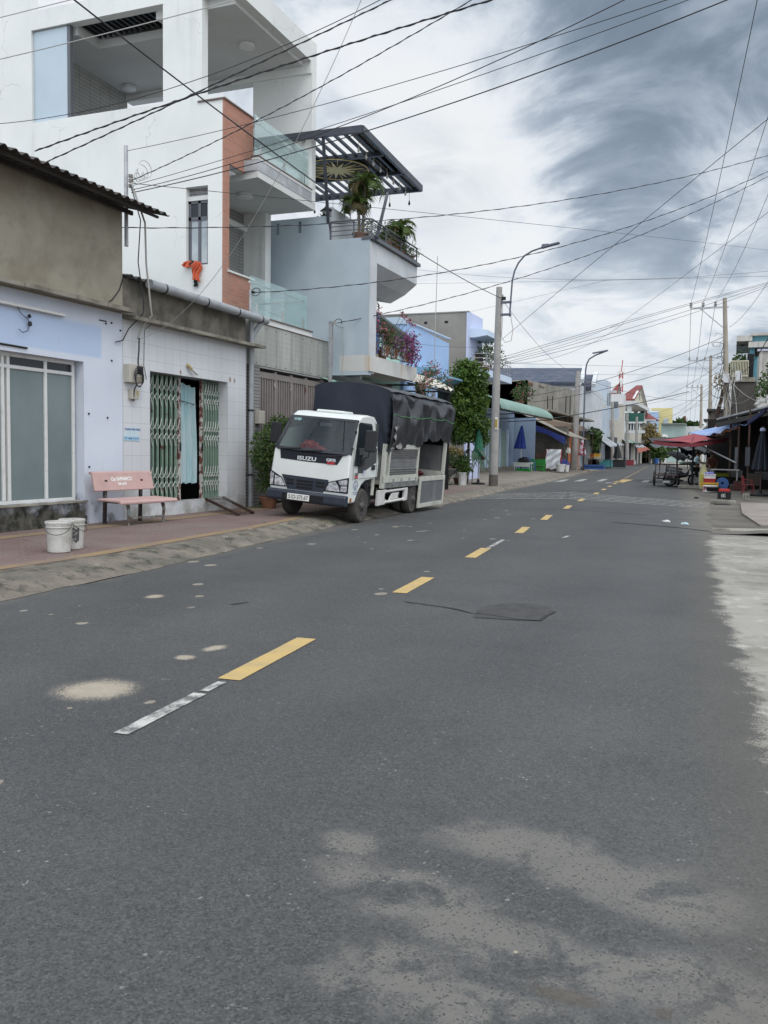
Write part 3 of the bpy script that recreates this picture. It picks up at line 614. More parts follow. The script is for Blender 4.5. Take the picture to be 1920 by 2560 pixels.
m = MB(); m.box(-2.5, 0.5, 0.3, -2.4, 3.8, 3.0); m.box(-2.4, 0.5, 2.95, -0.46, 3.8, 3.0); m.box(-2.4, 0.5, 0.3, -0.46, 0.55, 3.0); m.box(-2.4, 3.75, 0.3, -0.46, 3.8, 3.0); m.box(-2.4, 0.5, 0.28, -0.46, 3.8, 0.3); m.build('room', DARK, h2)
GRN = P('green_grille_paint', (0.19, 0.275, 0.215, 1), (0.145, 0.215, 0.17, 1), 3, 0.4, 0.7, 0.5, bump=0.1, speck=(0.10, 0.045, 0.03, 1), ss=5)
SCIS = P('white_worn_metal', (0.5, 0.52, 0.48, 1), (0.36, 0.37, 0.34, 1), 6, 0.4, 0.7, 0.5)
RUSTY = P('flaking_red_brown_paint', (0.13, 0.045, 0.035, 1), (0.45, 0.43, 0.40, 1), 7, 0.45, 0.55, 0.8)
def grille(y0, y1, n, lead):
    rt = MB()
    for i in range(n):
        y = y0+(y1-y0)*(i+0.3)/n; w = min(0.055, (y1-y0)/n*0.42); rt.box(-0.245, y, 0.385, -0.225, y+w, 2.85); rt.box(-0.262, y, 0.385, -0.245, y+0.008, 2.85); rt.box(-0.262, y+w-0.008, 0.385, -0.245, y+w, 2.85)
    root = rt.build('folding_grille', GRN, h2)
    for zc in (0.80, 1.75, 2.52):
        s = MB()
        for i in range(n):
            y = y0+(y1-y0)*(i+0.62)/n; h = (y1-y0)/n*0.62
            for dz in (-0.13, 0.13):
                sg = 1 if dz < 0 else -1; f0 = 0.23 if dz > 0 else -0.23
                s.tube([(-0.212, y+h*0.9, zc+f0*1.15), (-0.208, y+h*0.35, zc+dz*0.95), (-0.208, y-h*0.5, zc+dz*0.35)], 0.0095, 5); s.tube([(-0.205, y-h*0.4, zc+dz*1.05), (-0.203, y+h*0.7, zc+dz*0.2)], 0.0085, 5)
        o = s.build('scissor_bar', SCIS, root); o['kind'] = 'stuff'
    for z in (1.2, 2.1): pass
    MB().box(-0.26, lead-0.028, 0.385, -0.21, lead+0.028, 2.85).build('lock_stile', RUSTY, root)
    MB().box(-0.208, lead-0.02, 1.38, -0.19, lead+0.02, 1.56).build('lock', BLACK, root)
grille(0.98, 2.03, 7, 2.06); grille(2.90, 3.66, 8, 2.86)
t = NT('faded_teal_cloth'); t.set(0.9, 0, 0.2); t.col(t.mix(t.step(t.noise(1.4, 6, 0.6, t.mapv((1, 6, 0.7))), 0.35, 0.65), (0.28, 0.44, 0.46, 1), (0.40, 0.50, 0.52, 1))); TEAL = t.m
def curt(u, v):
    y = 2.10+u*0.72+0.02*math.sin(v*5); z = 0.72+0.02*math.sin(u*20)+v*(2.08-0.1*u)
    return (-0.34+0.035*math.sin(u*21+v*2)+0.02*math.sin(u*47+1.3+v*3), y, z)
c_ = MB().grid(curt, 60, 24, 0.004).build('curtain', TEAL, h2, smooth=True)
MB().tube([(-0.30, 2.08, 2.42), (-0.29, 2.3, 2.39), (-0.3, 2.6, 2.36), (-0.3, 2.84, 2.33)], 0.008, 5).build('cord', BLACK, c_)
b = MB().box(0.0, 0.03, 2.60, 0.13, 0.44, 2.93); mt = b.build('electricity_meter', P('beige_plastic', (0.42, 0.40, 0.34, 1), rough=0.5), h2, bevel=0.012)
MB().box(0.13, 0.24, 2.76, 0.136, 0.42, 2.91).build('meter_window', GLASSDARK, mt); MB().box(0.13, 0.20, 2.62, 0.15, 0.42, 2.71).build('terminal_cover', P('brown_plastic', (0.20, 0.18, 0.13, 1), rough=0.5), mt)
b = MB().box(0.0, 0.16, 2.31, 0.09, 0.36, 2.49); sb = b.build('switch_box', bpy.data.materials['beige_plastic'], h2, bevel=0.012); MB().box(0.09, 0.29, 2.39, 0.11, 0.33, 2.46).build('knob', P('yellowed_plastic', (0.45, 0.37, 0.18, 1)), sb)
m = MB()
for k in range(4):
    r = 0.11+k*0.012; m.tube([(0.165+0.006*math.sin(a*3+k), 0.26+r*0.9*math.cos(a), 2.66+r*1.2*math.sin(a)+0.02*k) for a in np.linspace(0, 6.4, 26)], 0.007, 5)
m.tube([(0.15, 0.27, 2.78), (0.11, 0.30, 3.0), (0.10, 0.34, 3.2), (0.09, 0.36, 3.42)], 0.014, 6); m.tube([(0.14, 0.22, 2.56), (0.10, 0.2, 2.48), (0.09, 0.2, 2.36), (0.06, 0.22, 2.28)], 0.012, 6)
m.build('coiled_cable', CABLE, h2)
lh = MB().lathe([(0.03, 0), (0.035, 0.03), (0.02, 0.06)], (0.0, 2.0, 3.08), 12, 'x').tube([(0.04, 2.0, 3.08), (0.06, 2.08, 3.02)], 0.03, 10); lo = lh.build('lamp_holder', bpy.data.materials['yellowed_plastic'], h2)
MB().tube([(0.06, 2.08, 3.02), (0.09, 2.24, 2.93)], 0.032, 10).build('bulb', P('milky_bulb', (0.6, 0.6, 0.58, 1), rough=0.2), lo, smooth=True)
# service mast with its insulators and the drop cables down the wall
ms = thing('service_mast', 'grey steel mast on the plastered roof edge with wires tied to insulators', 'mast', (0.02, 0.08, 3.2))
MB().tube([(0.02, 0.10, 5.0), (0.02, 0.10, 6.74)], 0.035, 8).build('post', STEEL, ms, smooth=True)
m = MB()
for z in (6.05, 6.14, 6.22): m.lathe([(0.03, -0.03), (0.045, -0.01), (0.03, 0.0), (0.045, 0.02), (0.03, 0.04)], (0.09, 0.14, z), 10)
m.build('insulator', P('porcelain', (0.35, 0.33, 0.31, 1), rough=0.25), ms, smooth=True)
m = MB()
for k in range(5):
    r = 0.06+0.03*k; m.tube([(0.1+0.02*k, 0.24+r*math.cos(a)+0.05*k, 6.18+0.06*k+r*0.8*math.sin(a)) for a in np.linspace(k, k+5.2, 16)], 0.006, 5)
m.build('wire_loop', CABLEG, ms)
for pts, rr, nm, mt_ in (([(0.12, 0.12, 6.1), (0.36, 0.18, 5.4), (0.34, 0.24, 4.7), (0.38, 0.30, 4.0), (0.34, 0.40, 3.82), (0.1, 0.40, 3.6), (0.06, 0.36, 3.40)], 0.017, 'drop_cable', CABLEG), ([(0.12, 0.10, 6.05), (0.4, 0.0, 5.4), (0.3, 0.06, 4.7), (0.34, 0.16, 4.0), (0.33, 0.16, 3.82), (0.06, 0.1, 3.55), (0.05, -0.05, 3.33), (0.03, -0.22, 3.28)], 0.010, 'drop_cable', CABLE), ([(0.02, 0.0, 4.42), (0.02, -0.1, 4.2), (0.03, -0.3, 4.0), (0.04, -0.4, 3.95)], 0.010, 'drop_cable', CABLE), ([(0.33, 0.62, 3.8), (0.03, 0.6, 3.6), (0.012, 0.6, 2.95), (0.012, 0.68, 2.7)], 0.005, 'drop_cable', CABLE)):
    MB().tube(pts, rr, 6).build(nm, mt_, ms, smooth=True)
# paper notice on the tiles
PAPER = P('faded_notice_paper', (0.50, 0.60, 0.66, 1), (0.58, 0.64, 0.66, 1), 5, 0.4, 0.7, 0.7)
INK = P('blue_ink', (0.04, 0.08, 0.28, 1), rough=0.6)
nt = thing('paper_notice', 'torn pale blue paper notice stuck on the white tiles beside the grille', 'notice', (0.006, 0.24, 1.56))
MB().prism([(0.02, 1.56), (0.47, 1.555), (0.47, 1.79), (0.36, 1.80), (0.20, 1.815), (0.10, 1.79), (0.05, 1.72), (0.015, 1.70)], 'x', 0.004, 0.007).build('sheet', PAPER, nt)
MB().prism([(0.025, 1.565), (0.468, 1.56), (0.468, 1.635), (0.025, 1.64)], 'x', 0.007, 0.0085).build('band', P('notice_blue_band', (0.36, 0.56, 0.66, 1), rough=0.7), nt)
for s_, zz, yy, hh in (('THANH ANH SANG', 1.765, 0.27, 0.052), ('DT : 0906 47 29 55', 1.60, 0.245, 0.052)): text('lettering', s_, INK, nt, plane_m((0.009-0.006, yy-0.24, zz-1.56), (0, 1, 0), (0, 0, 1)), hh, 0.0006, sx=0.95, offset=0.0012)
# ramp
rp = thing('metal_ramp', 'small rusty slatted ramp leaning on the tiled doorstep', 'ramp', (0.6, 2.7, 0.13))
m = MB(); A0, A1, B0, B1 = Vector((-0.03, 2.72, 0.39)), Vector((-0.03, 3.40, 0.39)), Vector((1.22, 1.98, 0.15)), Vector((1.22, 2.55, 0.15))
for p, q in ((A0, B0), (A1, B1)): m.bar(p, q, 0.04, 0.05)
m.build('rail', P('rusty_iron', (0.09, 0.05, 0.035, 1), (0.05, 0.03, 0.025, 1), 9, 0.4, 0.6, 0.8, 0.2), rp)
m = MB()
for i in range(17): f = (i+0.5)/17; m.bar(A0.lerp(B0, f)+Vector((0, 0, 0.03)), A1.lerp(B1, f)+Vector((0, 0, 0.03)), 0.038, 0.008)
m.build('slat', P('worn_bright_steel', (0.33, 0.32, 0.31, 1), (0.10, 0.06, 0.045, 1), 1.2, 0.42, 0.55, 0.45, 0.5), rp)
# pink bench
PINK = P('pink_terrazzo', (0.47, 0.315, 0.29, 1), (0.41, 0.275, 0.255, 1), 4, 0.4, 0.7, 0.7, speck=(0.56, 0.40, 0.38, 1), ss=90, bump=0.15, bs=60)
bn = thing('bench', 'pink terrazzo bench with white lettering by the folding grille', 'bench', (0.58, -0.42, 0.13), R(-7))
def soft_x(m, prof, y0, y1): m.prism(prof, 'y', y0, y1)
m = MB(); m.prism([(0.33, 0.355), (0.36, 0.36), (0.365, 0.40), (0.33, 0.425), (-0.17, 0.445), (-0.20, 0.44), (-0.20, 0.41), (0.28, 0.385)], 'y', -0.68, 0.68); m.build('seat', PINK, bn, local=True, bevel=0.012)
m = MB(); m.prism([(-0.215, 0.57), (-0.25, 0.56), (-0.315, 0.83), (-0.36, 0.85), (-0.375, 0.885), (-0.33, 0.895), (-0.285, 0.875)], 'y', -0.70, 0.70); bk = m.build('backrest', PINK, bn, local=True, bevel=0.01)
WHITEL = P('white_lettering', (0.72, 0.70, 0.67, 1), rough=0.7)
bd = Vector((-0.285+0.215, 0, 0.875-0.57)).normalized()
for s_, f, hh in (('Cty SAPHARCO', 0.62, 0.088), ('Dai Ly 68', 0.36, 0.062)):
    q = Vector((-0.215, 0, 0.57)).lerp(Vector((-0.285, 0, 0.875)), f); text('lettering', s_, WHITEL, bk, plane_m((q.x+0.004, -0.06, q.z), (0, 1, 0), bd), hh, 0.001, offset=0.004, sx=0.80)
m = MB()
for y, z in ((-0.45, 0.62), (-0.45, 0.80), (0.42, 0.64), (0.42, 0.80)): q = Vector((-0.215, y, 0.57)).lerp(Vector((-0.285, y, 0.875)), (z-0.57)/0.305); m.box(q.x-0.002, y-0.01, z-0.01, q.x+0.006, y+0.01, z+0.01)
m.build('bolt', BLACK, bk)
LEG = P('dark_peeling_iron', (0.035, 0.026, 0.024, 1), (0.10, 0.09, 0.085, 1), 8, 0.5, 0.7, 0.7, bump=0.2)
LEGT = P('flaking_teal_iron', (0.19, 0.22, 0.21, 1), (0.09, 0.055, 0.04, 1), 10, 0.42, 0.58, 0.75, bump=0.2)
for s_ in (-1, 1):
    MB().bar((-0.29, s_*0.42, 0), (-0.27, s_*0.42, 0.75), 0.055, 0.045).build('leg', LEG, bn, local=True)
    MB().tube([(0.26, s_*0.42, 0), (0.255, s_*0.42, 0.1), (0.275, s_*0.42, 0.24), (0.23, s_*0.42, 0.40)], [0.016, 0.022, 0.028, 0.035], 8).build('leg', LEGT, bn, local=True)
    MB().bar((-0.27, s_*0.42, 0.38), (0.28, s_*0.42, 0.365), 0.04, 0.035).build('seat_bracket', LEG, bn, local=True)
MB().bar((0.265, -0.42, 0.12), (0.265, 0.42, 0.12), 0.02, 0.03).build('stretcher', LEGT, bn, local=True)
# buckets
PAIL = P('grimy_white_plastic', (0.50, 0.49, 0.46, 1), (0.36, 0.345, 0.31, 1), 5, 0.4, 0.7, 0.55, streak=(0.2, 0.18, 0.15, 1), sa=0.6, speck=(0.16, 0.15, 0.13, 1), ss=35)
bk1 = thing('bucket', 'front white plastic bucket, whole and grimy, on the left pavement', 'bucket', (2.44, -4.36, 0.134), R(-60), 'paint buckets on the pavement')
MB().lathe([(0.128, 0.0), (0.135, 0.006), (0.152, 0.33), (0.158, 0.335), (0.158, 0.35), (0.166, 0.355), (0.166, 0.378), (0.156, 0.383), (0.148, 0.38), (0.146, 0.33), (0.128, 0.02), (0.0, 0.018)], (0, 0, 0), 40).build('body', PAIL, bk1, smooth=True, local=True)
MB().lathe([(0.157, 0.305), (0.164, 0.308), (0.164, 0.316), (0.157, 0.319)], (0, 0, 0), 40).build('rim', PAIL, bk1, smooth=True, local=True)
MB().tube([(0.0+0.17*math.sin(a)*0.35+0.0, 0.165*math.cos(a), 0.345-0.16*abs(math.sin(a))) for a in np.linspace(0, math.pi, 14)] and [(0.06+0.115*math.sin(a), 0.166*math.cos(a), 0.345-0.12*math.sin(a)) for a in np.linspace(0.0, math.pi, 16)], 0.004, 6).build('handle', LEG, bk1, local=True)
bk2 = copy_thing(bk1, (2.33, -4.0, 0.134), R(20), 'rear white plastic bucket with a dark torn label on its side')
def lab(u, v): a = R(-68)+u*R(34); r = 0.1375+0.049*(0.10+v*0.18)/1.0+0.0035; return (r*math.cos(a), r*math.sin(a), 0.10+v*0.17+0.012*math.sin(u*9))
MB().grid(lab, 10, 4, 0.001).build('label_patch', P('torn_dark_label', (0.07, 0.07, 0.072, 1), (0.3, 0.3, 0.29, 1), 18, 0.5, 0.62, 0.7), bk2, local=True)
def islands(m):
    par = list(range(len(m.v)))
    def find(a):
        while par[a] != a: par[a] = par[par[a]]; a = par[a]
        return a
    for f in m.f:
        for k in f[1:]:
            a, b = find(f[0]), find(k)
            if a != b: par[a] = b
    out = {}
    for f in m.f: out.setdefault(find(f[0]), []).append(f)
    for fs in out.values():
        ids = sorted({k for f in fs for k in f}); mp = {k: i for i, k in enumerate(ids)}
        q = MB(); q.v = [m.v[k] for k in ids]; q.f = [tuple(mp[k] for k in f) for f in fs]; yield q
def each(m, name, mat, parent, **k):
    """every loose piece of the builder becomes a part of its own"""
    return [q.build(name, mat, parent, **k) for q in islands(m)]
# ------------------------------------------------------------------ white three-storey house
t = NT('white_render'); t.set(0.8, 0, 0.3); px, py, pz = t.sep()
c = t.mix(t.step(t.noise(0.5, 6, 0.6), 0.35, 0.7), (0.70, 0.71, 0.69, 1), (0.63, 0.645, 0.63, 1))
f = t.math('MULTIPLY', t.step(t.noise(1.0, 5, 0.62, t.mapv((2.6, 2.6, 0.22))), 0.52, 0.72), t.step(t.noise(0.6, 3), 0.42, 0.62)); c = t.mix(t.math('MULTIPLY', f, 0.32), c, (0.38, 0.385, 0.36, 1))
# hairline cracks
vv = t.n('ShaderNodeTexVoronoi', feature='DISTANCE_TO_EDGE'); t.l(t.mapv((1, 1, 1), (3, 1, 0.4), t.comb(t.math('ADD', px, t.math('MULTIPLY', t.noise(2.2, 6), 0.9)), py, t.math('ADD', pz, t.math('MULTIPLY', t.noise(1.9, 6), 0.9)))), vv.inputs['Vector']); vv.inputs['Scale'].default_value = 0.55
ck = t.math('MULTIPLY', t.math('LESS_THAN', vv.outputs['Distance'], 0.004), t.step(t.noise(0.5, 2, 0.5, t.mapv(loc=(4, 2, 9))), 0.5, 0.56)); c = t.mix(t.math('MULTIPLY', ck, 0.4), c, (0.3, 0.31, 0.3, 1))
t.col(c); t.bump(t.noise(18, 6), 0.12, 0.01); WREND = t.m
SOFFIT = P('soffit_white', (0.60, 0.605, 0.59, 1), (0.54, 0.545, 0.53, 1), 0.8, 0.3, 0.7, 0.85)
def brickmat(name, c1, c2, mortar, bw, bh, ms, horiz='y', off=0.5, rough=0.7):
    t = NT(name); t.set(rough, 0, 0.35); px, py, pz = t.sep(); u = t.math('ADD', py, px)
    b = t.n('ShaderNodeTexBrick', offset=off); t.l(t.comb(u, pz, 0.0), b.inputs['Vector']); b.inputs['Scale'].default_value = 1.0; b.inputs['Brick Width'].default_value = bw; b.inputs['Row Height'].default_value = bh
    b.inputs['Mortar Size'].default_value = ms; b.inputs['Color1'].default_value = c1; b.inputs['Color2'].default_value = c2; b.inputs['Mortar'].default_value = mortar; b.inputs['Bias'].default_value = 0.0
    t.col(t.mix(t.math('MULTIPLY', t.step(t.noise(1.2, 5), 0.45, 0.7), 0.25), b.outputs[0], (0.2, 0.18, 0.16, 1))); t.bump(b.outputs['Fac'], 0.35, -0.006); return t.m
REDB = brickmat('red_facing_brick', (0.42, 0.19, 0.13, 1), (0.36, 0.155, 0.105, 1), (0.30, 0.23, 0.19, 1), 0.30, 0.085, 0.008)
GREYB = brickmat('grey_split_tile', (0.40, 0.40, 0.385, 1), (0.36, 0.36, 0.345, 1), (0.20, 0.20, 0.195, 1), 0.4, 0.10, 0.008, off=0.0)
GREYB2 = brickmat('dark_grey_tile', (0.27, 0.27, 0.26, 1), (0.24, 0.24, 0.235, 1), (0.12, 0.12, 0.12, 1), 0.5, 0.085, 0.008, off=0.0)
MARBLE = P('grey_marble', (0.33, 0.345, 0.36, 1), (0.46, 0.475, 0.485, 1), 2.2, 0.42, 0.62, 0.35)
GRANITE = P('brown_granite_cap', (0.14, 0.095, 0.08, 1), (0.10, 0.07, 0.06, 1), 10, 0.4, 0.6, 0.35)
GLASSB = glassmat('balcony_glass', (0.90, 0.97, 0.96, 1), 0.06, 0.01, 0.16, (0.66, 0.80, 0.79, 1))  # the pale milky body also paints some sky reflection into the glass
CHROME = P('brushed_steel', (0.55, 0.55, 0.54, 1), rough=0.3, metal=0.9)
Y0, Y1 = 4.35, 8.25
wh = thing('white_house', 'tall white house with red brick front strip and glass balconies', 'house', (-4, 6.3, 0))
m = MB(); slab_y(m, Y0, Y0+0.24, -14, -0.64, 0.05, 12.6 if False else 9.30, [(-1.62, -1.04, 5.60, 7.35)])
m.box(-14, Y0, 9.30, -6.05, Y0+0.24, 13.4); m.box(-14, Y1-0.24, 0.05, -2.26, Y1-0.004, 9.3); m.build('wall', WREND, wh)
m = MB(); m.box(-2.24, Y0, 9.30, -1.20, Y0+0.24, 11.48); m.build('column', WREND, wh)
m = MB(); m.box(-6.05, Y0, 11.48, -0.28, Y0+0.24, 11.92); m.box(-6.05, Y1-0.3, 11.10, -0.28, Y1, 11.92); m.box(-0.50, Y0+0.24, 11.40, -0.28, Y1-0.3, 11.92); m.build('roof_frame', WREND, wh)
m = MB(); slab_x(m, -6, -1, 0, 1, 0, 1) if False else None
# ceiling with its louvred opening
for a in ((-6.05, Y0+0.24, -4.85, Y1-0.3), (-2.6, Y0+0.24, -0.5, Y1-0.3), (-4.85, 5.38, -2.6, Y1-0.3)): m.box(a[0], a[1], 11.30, a[2], a[3], 11.50)
m.build('ceiling', SOFFIT, wh)
m = MB(); m.box(-6.05, Y0+0.24, 11.92, -0.5, Y1-0.3, 11.95); m.build('roof', SOFFIT, wh)
m = MB()
for i in range(14): x = -4.82+i*0.16; m.box(x, Y0+0.26, 11.52, x+0.05, 5.36, 11.68)
lv = m.build('louvre', P('dark_louvre', (0.03, 0.035, 0.04, 1), rough=0.5), wh); lv['kind'] = 'stuff'
m = MB(); m.box(-4.85, Y0+0.25, 11.70, -2.6, 5.38, 11.75); m.build('louvre_backing', DARK, wh)
m = MB(); m.box(-2.0, Y1-0.26, 7.85, -0.26, Y1-0.02, 11.92); m.build('fin', WREND, wh)
m = MB(); slab_x(m, -6.3, -6.05, Y0+0.24, Y1-0.25, 9.0, 11.5, [(7.05, 7.9, 9.1, 9.75)]); m.build('terrace_wall', GREYB, wh)
m = MB(); m.box(-6.09, 7.05, 9.1, -6.04, 7.9, 9.75); m.build('terrace_window', GREYFRAME, wh)
m = MB(); m.box(-5.02, Y0+0.06, 9.31, -4.93, Y0+0.16, 11.48); m.build('post', GREYFRAME, wh)
MB().box(-6.04, Y0+0.07, 9.32, -5.02, Y0+0.09, 11.46).build('screen', P('frosted_screen', (0.44, 0.52, 0.58, 1), (0.40, 0.48, 0.54, 1), 1.2, 0.3, 0.7, 0.25), wh)
for x, y, z in ((-1.24, 6.38, 11.30), (-5.6, 7.5, 11.30), (-1.25, 6.3, 7.70)):
    MB().lathe([(0.0, -0.10), (0.16, -0.10), (0.19, -0.085), (0.19, -0.01), (0.17, -0.002)], (x, y, z), 28).build('ceiling_lamp', P('lamp_diffuser', (0.66, 0.66, 0.65, 1), rough=0.4), wh, smooth=True)
# red brick face
m = MB(); m.box(-0.66, Y0-0.003, 4.0, -0.62, 4.58, 9.18); m.box(-0.66, 4.58, 7.84, -0.62, 5.62, 9.18); m.box(-0.66, 4.58, 4.0, -0.62, 5.60, 5.44); m.build('brick_face', REDB, wh)
m = MB(); m.box(-1.30, Y0-0.03, 9.18, -0.59, 5.66, 9.215); m.build('coping', GRANITE, wh)
m = MB(); m.box(-0.9, Y0+0.24, 7.86, -0.67, 5.60, 9.17); m.box(-0.9, Y0+0.24, 4.0, -0.67, 5.58, 5.43); m.build('parapet', WREND, wh)
m = MB(); m.box(-0.95, 4.5, 5.44, -0.58, 5.68, 5.485); m.build('sill', SOFFIT, wh)
m = MB(); slab_x(m, -2.40, -2.26, Y0+0.24, Y1-0.25, 4.6, 7.7, [(4.7, 6.35, 5.52, 7.2)]); m.build('front_wall', GREYB2, wh)
m = MB(); m.box(-2.26, Y0+0.25, 7.22, -2.12, 7.95, 7.36); m.build('lintel', SOFFIT, wh)
w = MB(); w.box(-2.3, 4.7, 5.52, -2.22, 6.35, 5.60); w.box(-2.3, 4.7, 7.12, -2.22, 6.35, 7.2); w.box(-2.3, 4.7, 6.55, -2.22, 6.35, 6.63)
for y in (4.7, 5.55, 6.27): w.box(-2.3, y, 5.52, -2.215, y+0.08, 7.2)
f_ = w.build('window', GREYFRAME, wh); CURTG = P('net_curtain_behind_glass', (0.42, 0.46, 0.48, 1), (0.30, 0.34, 0.36, 1), 2.4, 0.35, 0.65, 0.08, spec=0.7)
MB().box(-2.28, 4.78, 5.60, -2.26, 6.27, 7.12).build('pane', CURTG, f_)
MB().box(-2.26, 4.7, 7.38, -2.05, 5.5, 7.52).build('air_conditioner', SOFFIT, wh, bevel=0.02) if False else None
# side window
w = MB(); w.box(-1.62, Y0+0.10, 5.60, -1.04, Y0+0.16, 5.66); w.box(-1.62, Y0+0.10, 7.0, -1.04, Y0+0.16, 7.06); w.box(-1.62, Y0+0.10, 6.62, -1.04, Y0+0.16, 6.70)
for x in (-1.62, -1.36, -1.12): w.box(x, Y0+0.10, 5.60, x+0.07, Y0+0.165, 7.06)
f_ = w.build('window', GREYFRAME, wh); MB().box(-1.6, Y0+0.12, 5.62, -1.06, Y0+0.14, 6.64).build('pane', CURTG, f_); MB().box(-1.6, Y0+0.12, 6.68, -1.06, Y0+0.14, 7.02).build('pane', GLASSDARK, f_)
MB().box(-1.62, Y0+0.08, 7.06, -1.04, Y0+0.2, 7.16).build('lintel', SOFFIT, wh); MB().box(-1.62, Y0+0.16, 7.16, -1.04, Y0+0.22, 7.35).build('tile_panel', GREYB2, wh)
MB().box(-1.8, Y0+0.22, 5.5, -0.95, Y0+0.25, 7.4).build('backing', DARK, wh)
# upper balcony
m = MB(); m.prism([(-2.26, 5.58), (-0.26, 5.22), (-0.26, 8.22), (-2.26, 8.22)], 'z', 7.70, 7.86); m.build('balcony_slab', SOFFIT, wh)
m = MB(); m.box(-0.40, 5.21, 7.86, -0.25, 8.00, 8.10); m.box(-0.66, 5.21, 7.86, -0.40, 5.30, 8.10); m.build('balcony_upstand', MARBLE, wh)
m = MB(); m.box(-0.42, 5.18, 8.16, -0.23, 8.0, 8.19); m.build('balcony_cap', GRANITE, wh); MB().box(-0.41, 5.20, 8.10, -0.24, 8.0, 8.16).build('balcony_cap', SOFFIT, wh)
def glass_rail(y0, y1, x, zb, zt, posts, ret=None):
    gp = MB().box(x, y0, zb, x+0.012, y1, zt).build('glass_panel', GLASSB, wh)
    if ret is not None: MB().box(ret, y1-0.012, zb, x-0.004, y1, zt).build('glass_panel', GLASSB, wh)
    for y in posts: MB().box(x-0.012, y-0.022, zb-0.06, x+0.024, y+0.022, zb+0.26).build('clamp', CHROME, gp)
    MB().tube([(x-0.05, y0+0.05, zt-0.13), (x-0.05, y1-0.05, zt-0.13)], 0.024, 10).build('handrail', CHROME, gp, smooth=True)
    for y in (y0+0.25, (y0+y1)/2, y1-0.25): MB().tube([(x-0.05, y, zt-0.13), (x+0.022, y, zt-0.13)], 0.016, 8).build('stud', CHROME, gp)
glass_rail(5.16, 7.90, -0.32, 8.20, 9.10, (5.45, 6.6, 7.65))
m = MB(); m.tube([(-0.62, 5.66, 9.02), (-0.3, 5.24, 9.02)], 0.022, 8); m.build('handrail', CHROME, wh)
# ground floor: louvred gate under a steel fascia, lower glass balcony on top
m = MB(); m.box(-1.6, 4.55, 3.32, -0.035, 8.55, 4.36); m.build('porch_beam', SOFFIT, wh)
t = NT('stained_steel_fascia'); t.set(0.42, 0.35, 0.4); px, py, pz = t.sep()
c = t.mix(t.step(t.noise(1.0, 5, 0.6, t.mapv((1, 1.2, 0.5))), 0.35, 0.7), (0.37, 0.37, 0.335, 1), (0.50, 0.50, 0.46, 1)); c = t.mix(t.math('MULTIPLY', t.step(t.noise(1, 6, 0.65, t.mapv((1, 5.5, 0.25))), 0.42, 0.7), 0.55), c, (0.17, 0.175, 0.155, 1))
c = t.mix(t.math('MULTIPLY', lines(pz, 0.12, 0.1, 0.004), 0.25), c, (0.1, 0.1, 0.09, 1)); t.col(c); FASC = t.m
fa = MB().box(-0.03, 4.55, 3.36, 0.0, 8.56, 4.31).build('fascia', FASC, wh); MB().box(-0.04, 4.53, 4.31, 0.02, 8.58, 4.33).build('trim', GRANITE, fa)
m = MB()
for y in np.linspace(4.75, 8.5, 9):
    for z in (3.40, 4.22): m.box(0.0, y-0.01, z-0.01, 0.008, y+0.01, z+0.01)
rv = m.build('rivet', BLACK, fa); rv['kind'] = 'stuff'
m = MB(); m.box(-1.6, 4.62, 4.36, -0.06, 7.72, 4.47); m.build('balcony_slab', SOFFIT, wh); MB().box(-0.20, 4.60, 4.47, -0.04, 7.74, 4.50).build('balcony_cap', GRANITE, wh)
glass_rail(4.66, 7.50, -0.12, 4.52, 5.36, (4.95, 6.2, 7.3), -1.55)
MB().tube([(-1.5, 7.47, 5.22), (-0.14, 7.47, 5.22)], 0.022, 8).build('handrail', CHROME, wh, smooth=True)
m = MB(); m.box(-1.7, 7.95, 4.5, -1.58, 8.24, 7.7); m.box(-2.26, 7.98, 4.6, -1.7, 8.23, 7.7); m.build('column', WREND, wh)
GTILE = brickmat('grey_ribbed_tile', (0.27, 0.265, 0.25, 1), (0.235, 0.23, 0.22, 1), (0.09, 0.09, 0.09, 1), 3.0, 0.075, 0.009, off=0.0)
MB().box(-0.5, 4.545, 0.05, -0.02, 4.94, 3.37).build('pilaster', GTILE, wh); MB().box(-0.5, 8.3, 0.05, -0.02, 8.56, 3.37).build('pilaster', GTILE, wh)
GATEP = P('taupe_gate_paint', (0.235, 0.205, 0.19, 1), (0.20, 0.175, 0.165, 1), 2, 0.4, 0.7, 0.5)
fr = MB()
for y in (4.98, 5.80, 6.62, 7.44, 8.26): fr.box(-0.13, y-0.05, 0.2, -0.07, y+0.05, 3.28)
fr.box(-0.13, 4.93, 3.10, -0.072, 8.31, 3.24); fr.box(-0.13, 4.93, 0.2, -0.072, 8.31, 0.4); fr.box(-0.13, 4.93, 1.35, -0.072, 8.31, 1.45); gf = fr.build('gate', GATEP, wh)
for i in range(4):
    m = MB()
    for k in range(6): y = 5.06+i*0.82+k*0.118; m.box(-0.125, y, 0.4, -0.085, y+0.055, 3.10)
    gl_ = m.build('gate_slat', GATEP, gf); gl_['kind'] = 'stuff'
    MB().box(-0.07, 5.72+i*0.82, 2.9, -0.055, 5.76+i*0.82, 3.05).build('hinge', RUSTY, gf)
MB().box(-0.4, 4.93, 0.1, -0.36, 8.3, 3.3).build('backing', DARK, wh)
MB().box(-0.02, 4.72, 2.02, 0.12, 4.95, 2.32).build('meter_box', bpy.data.materials['beige_plastic'], wh, bevel=0.012)
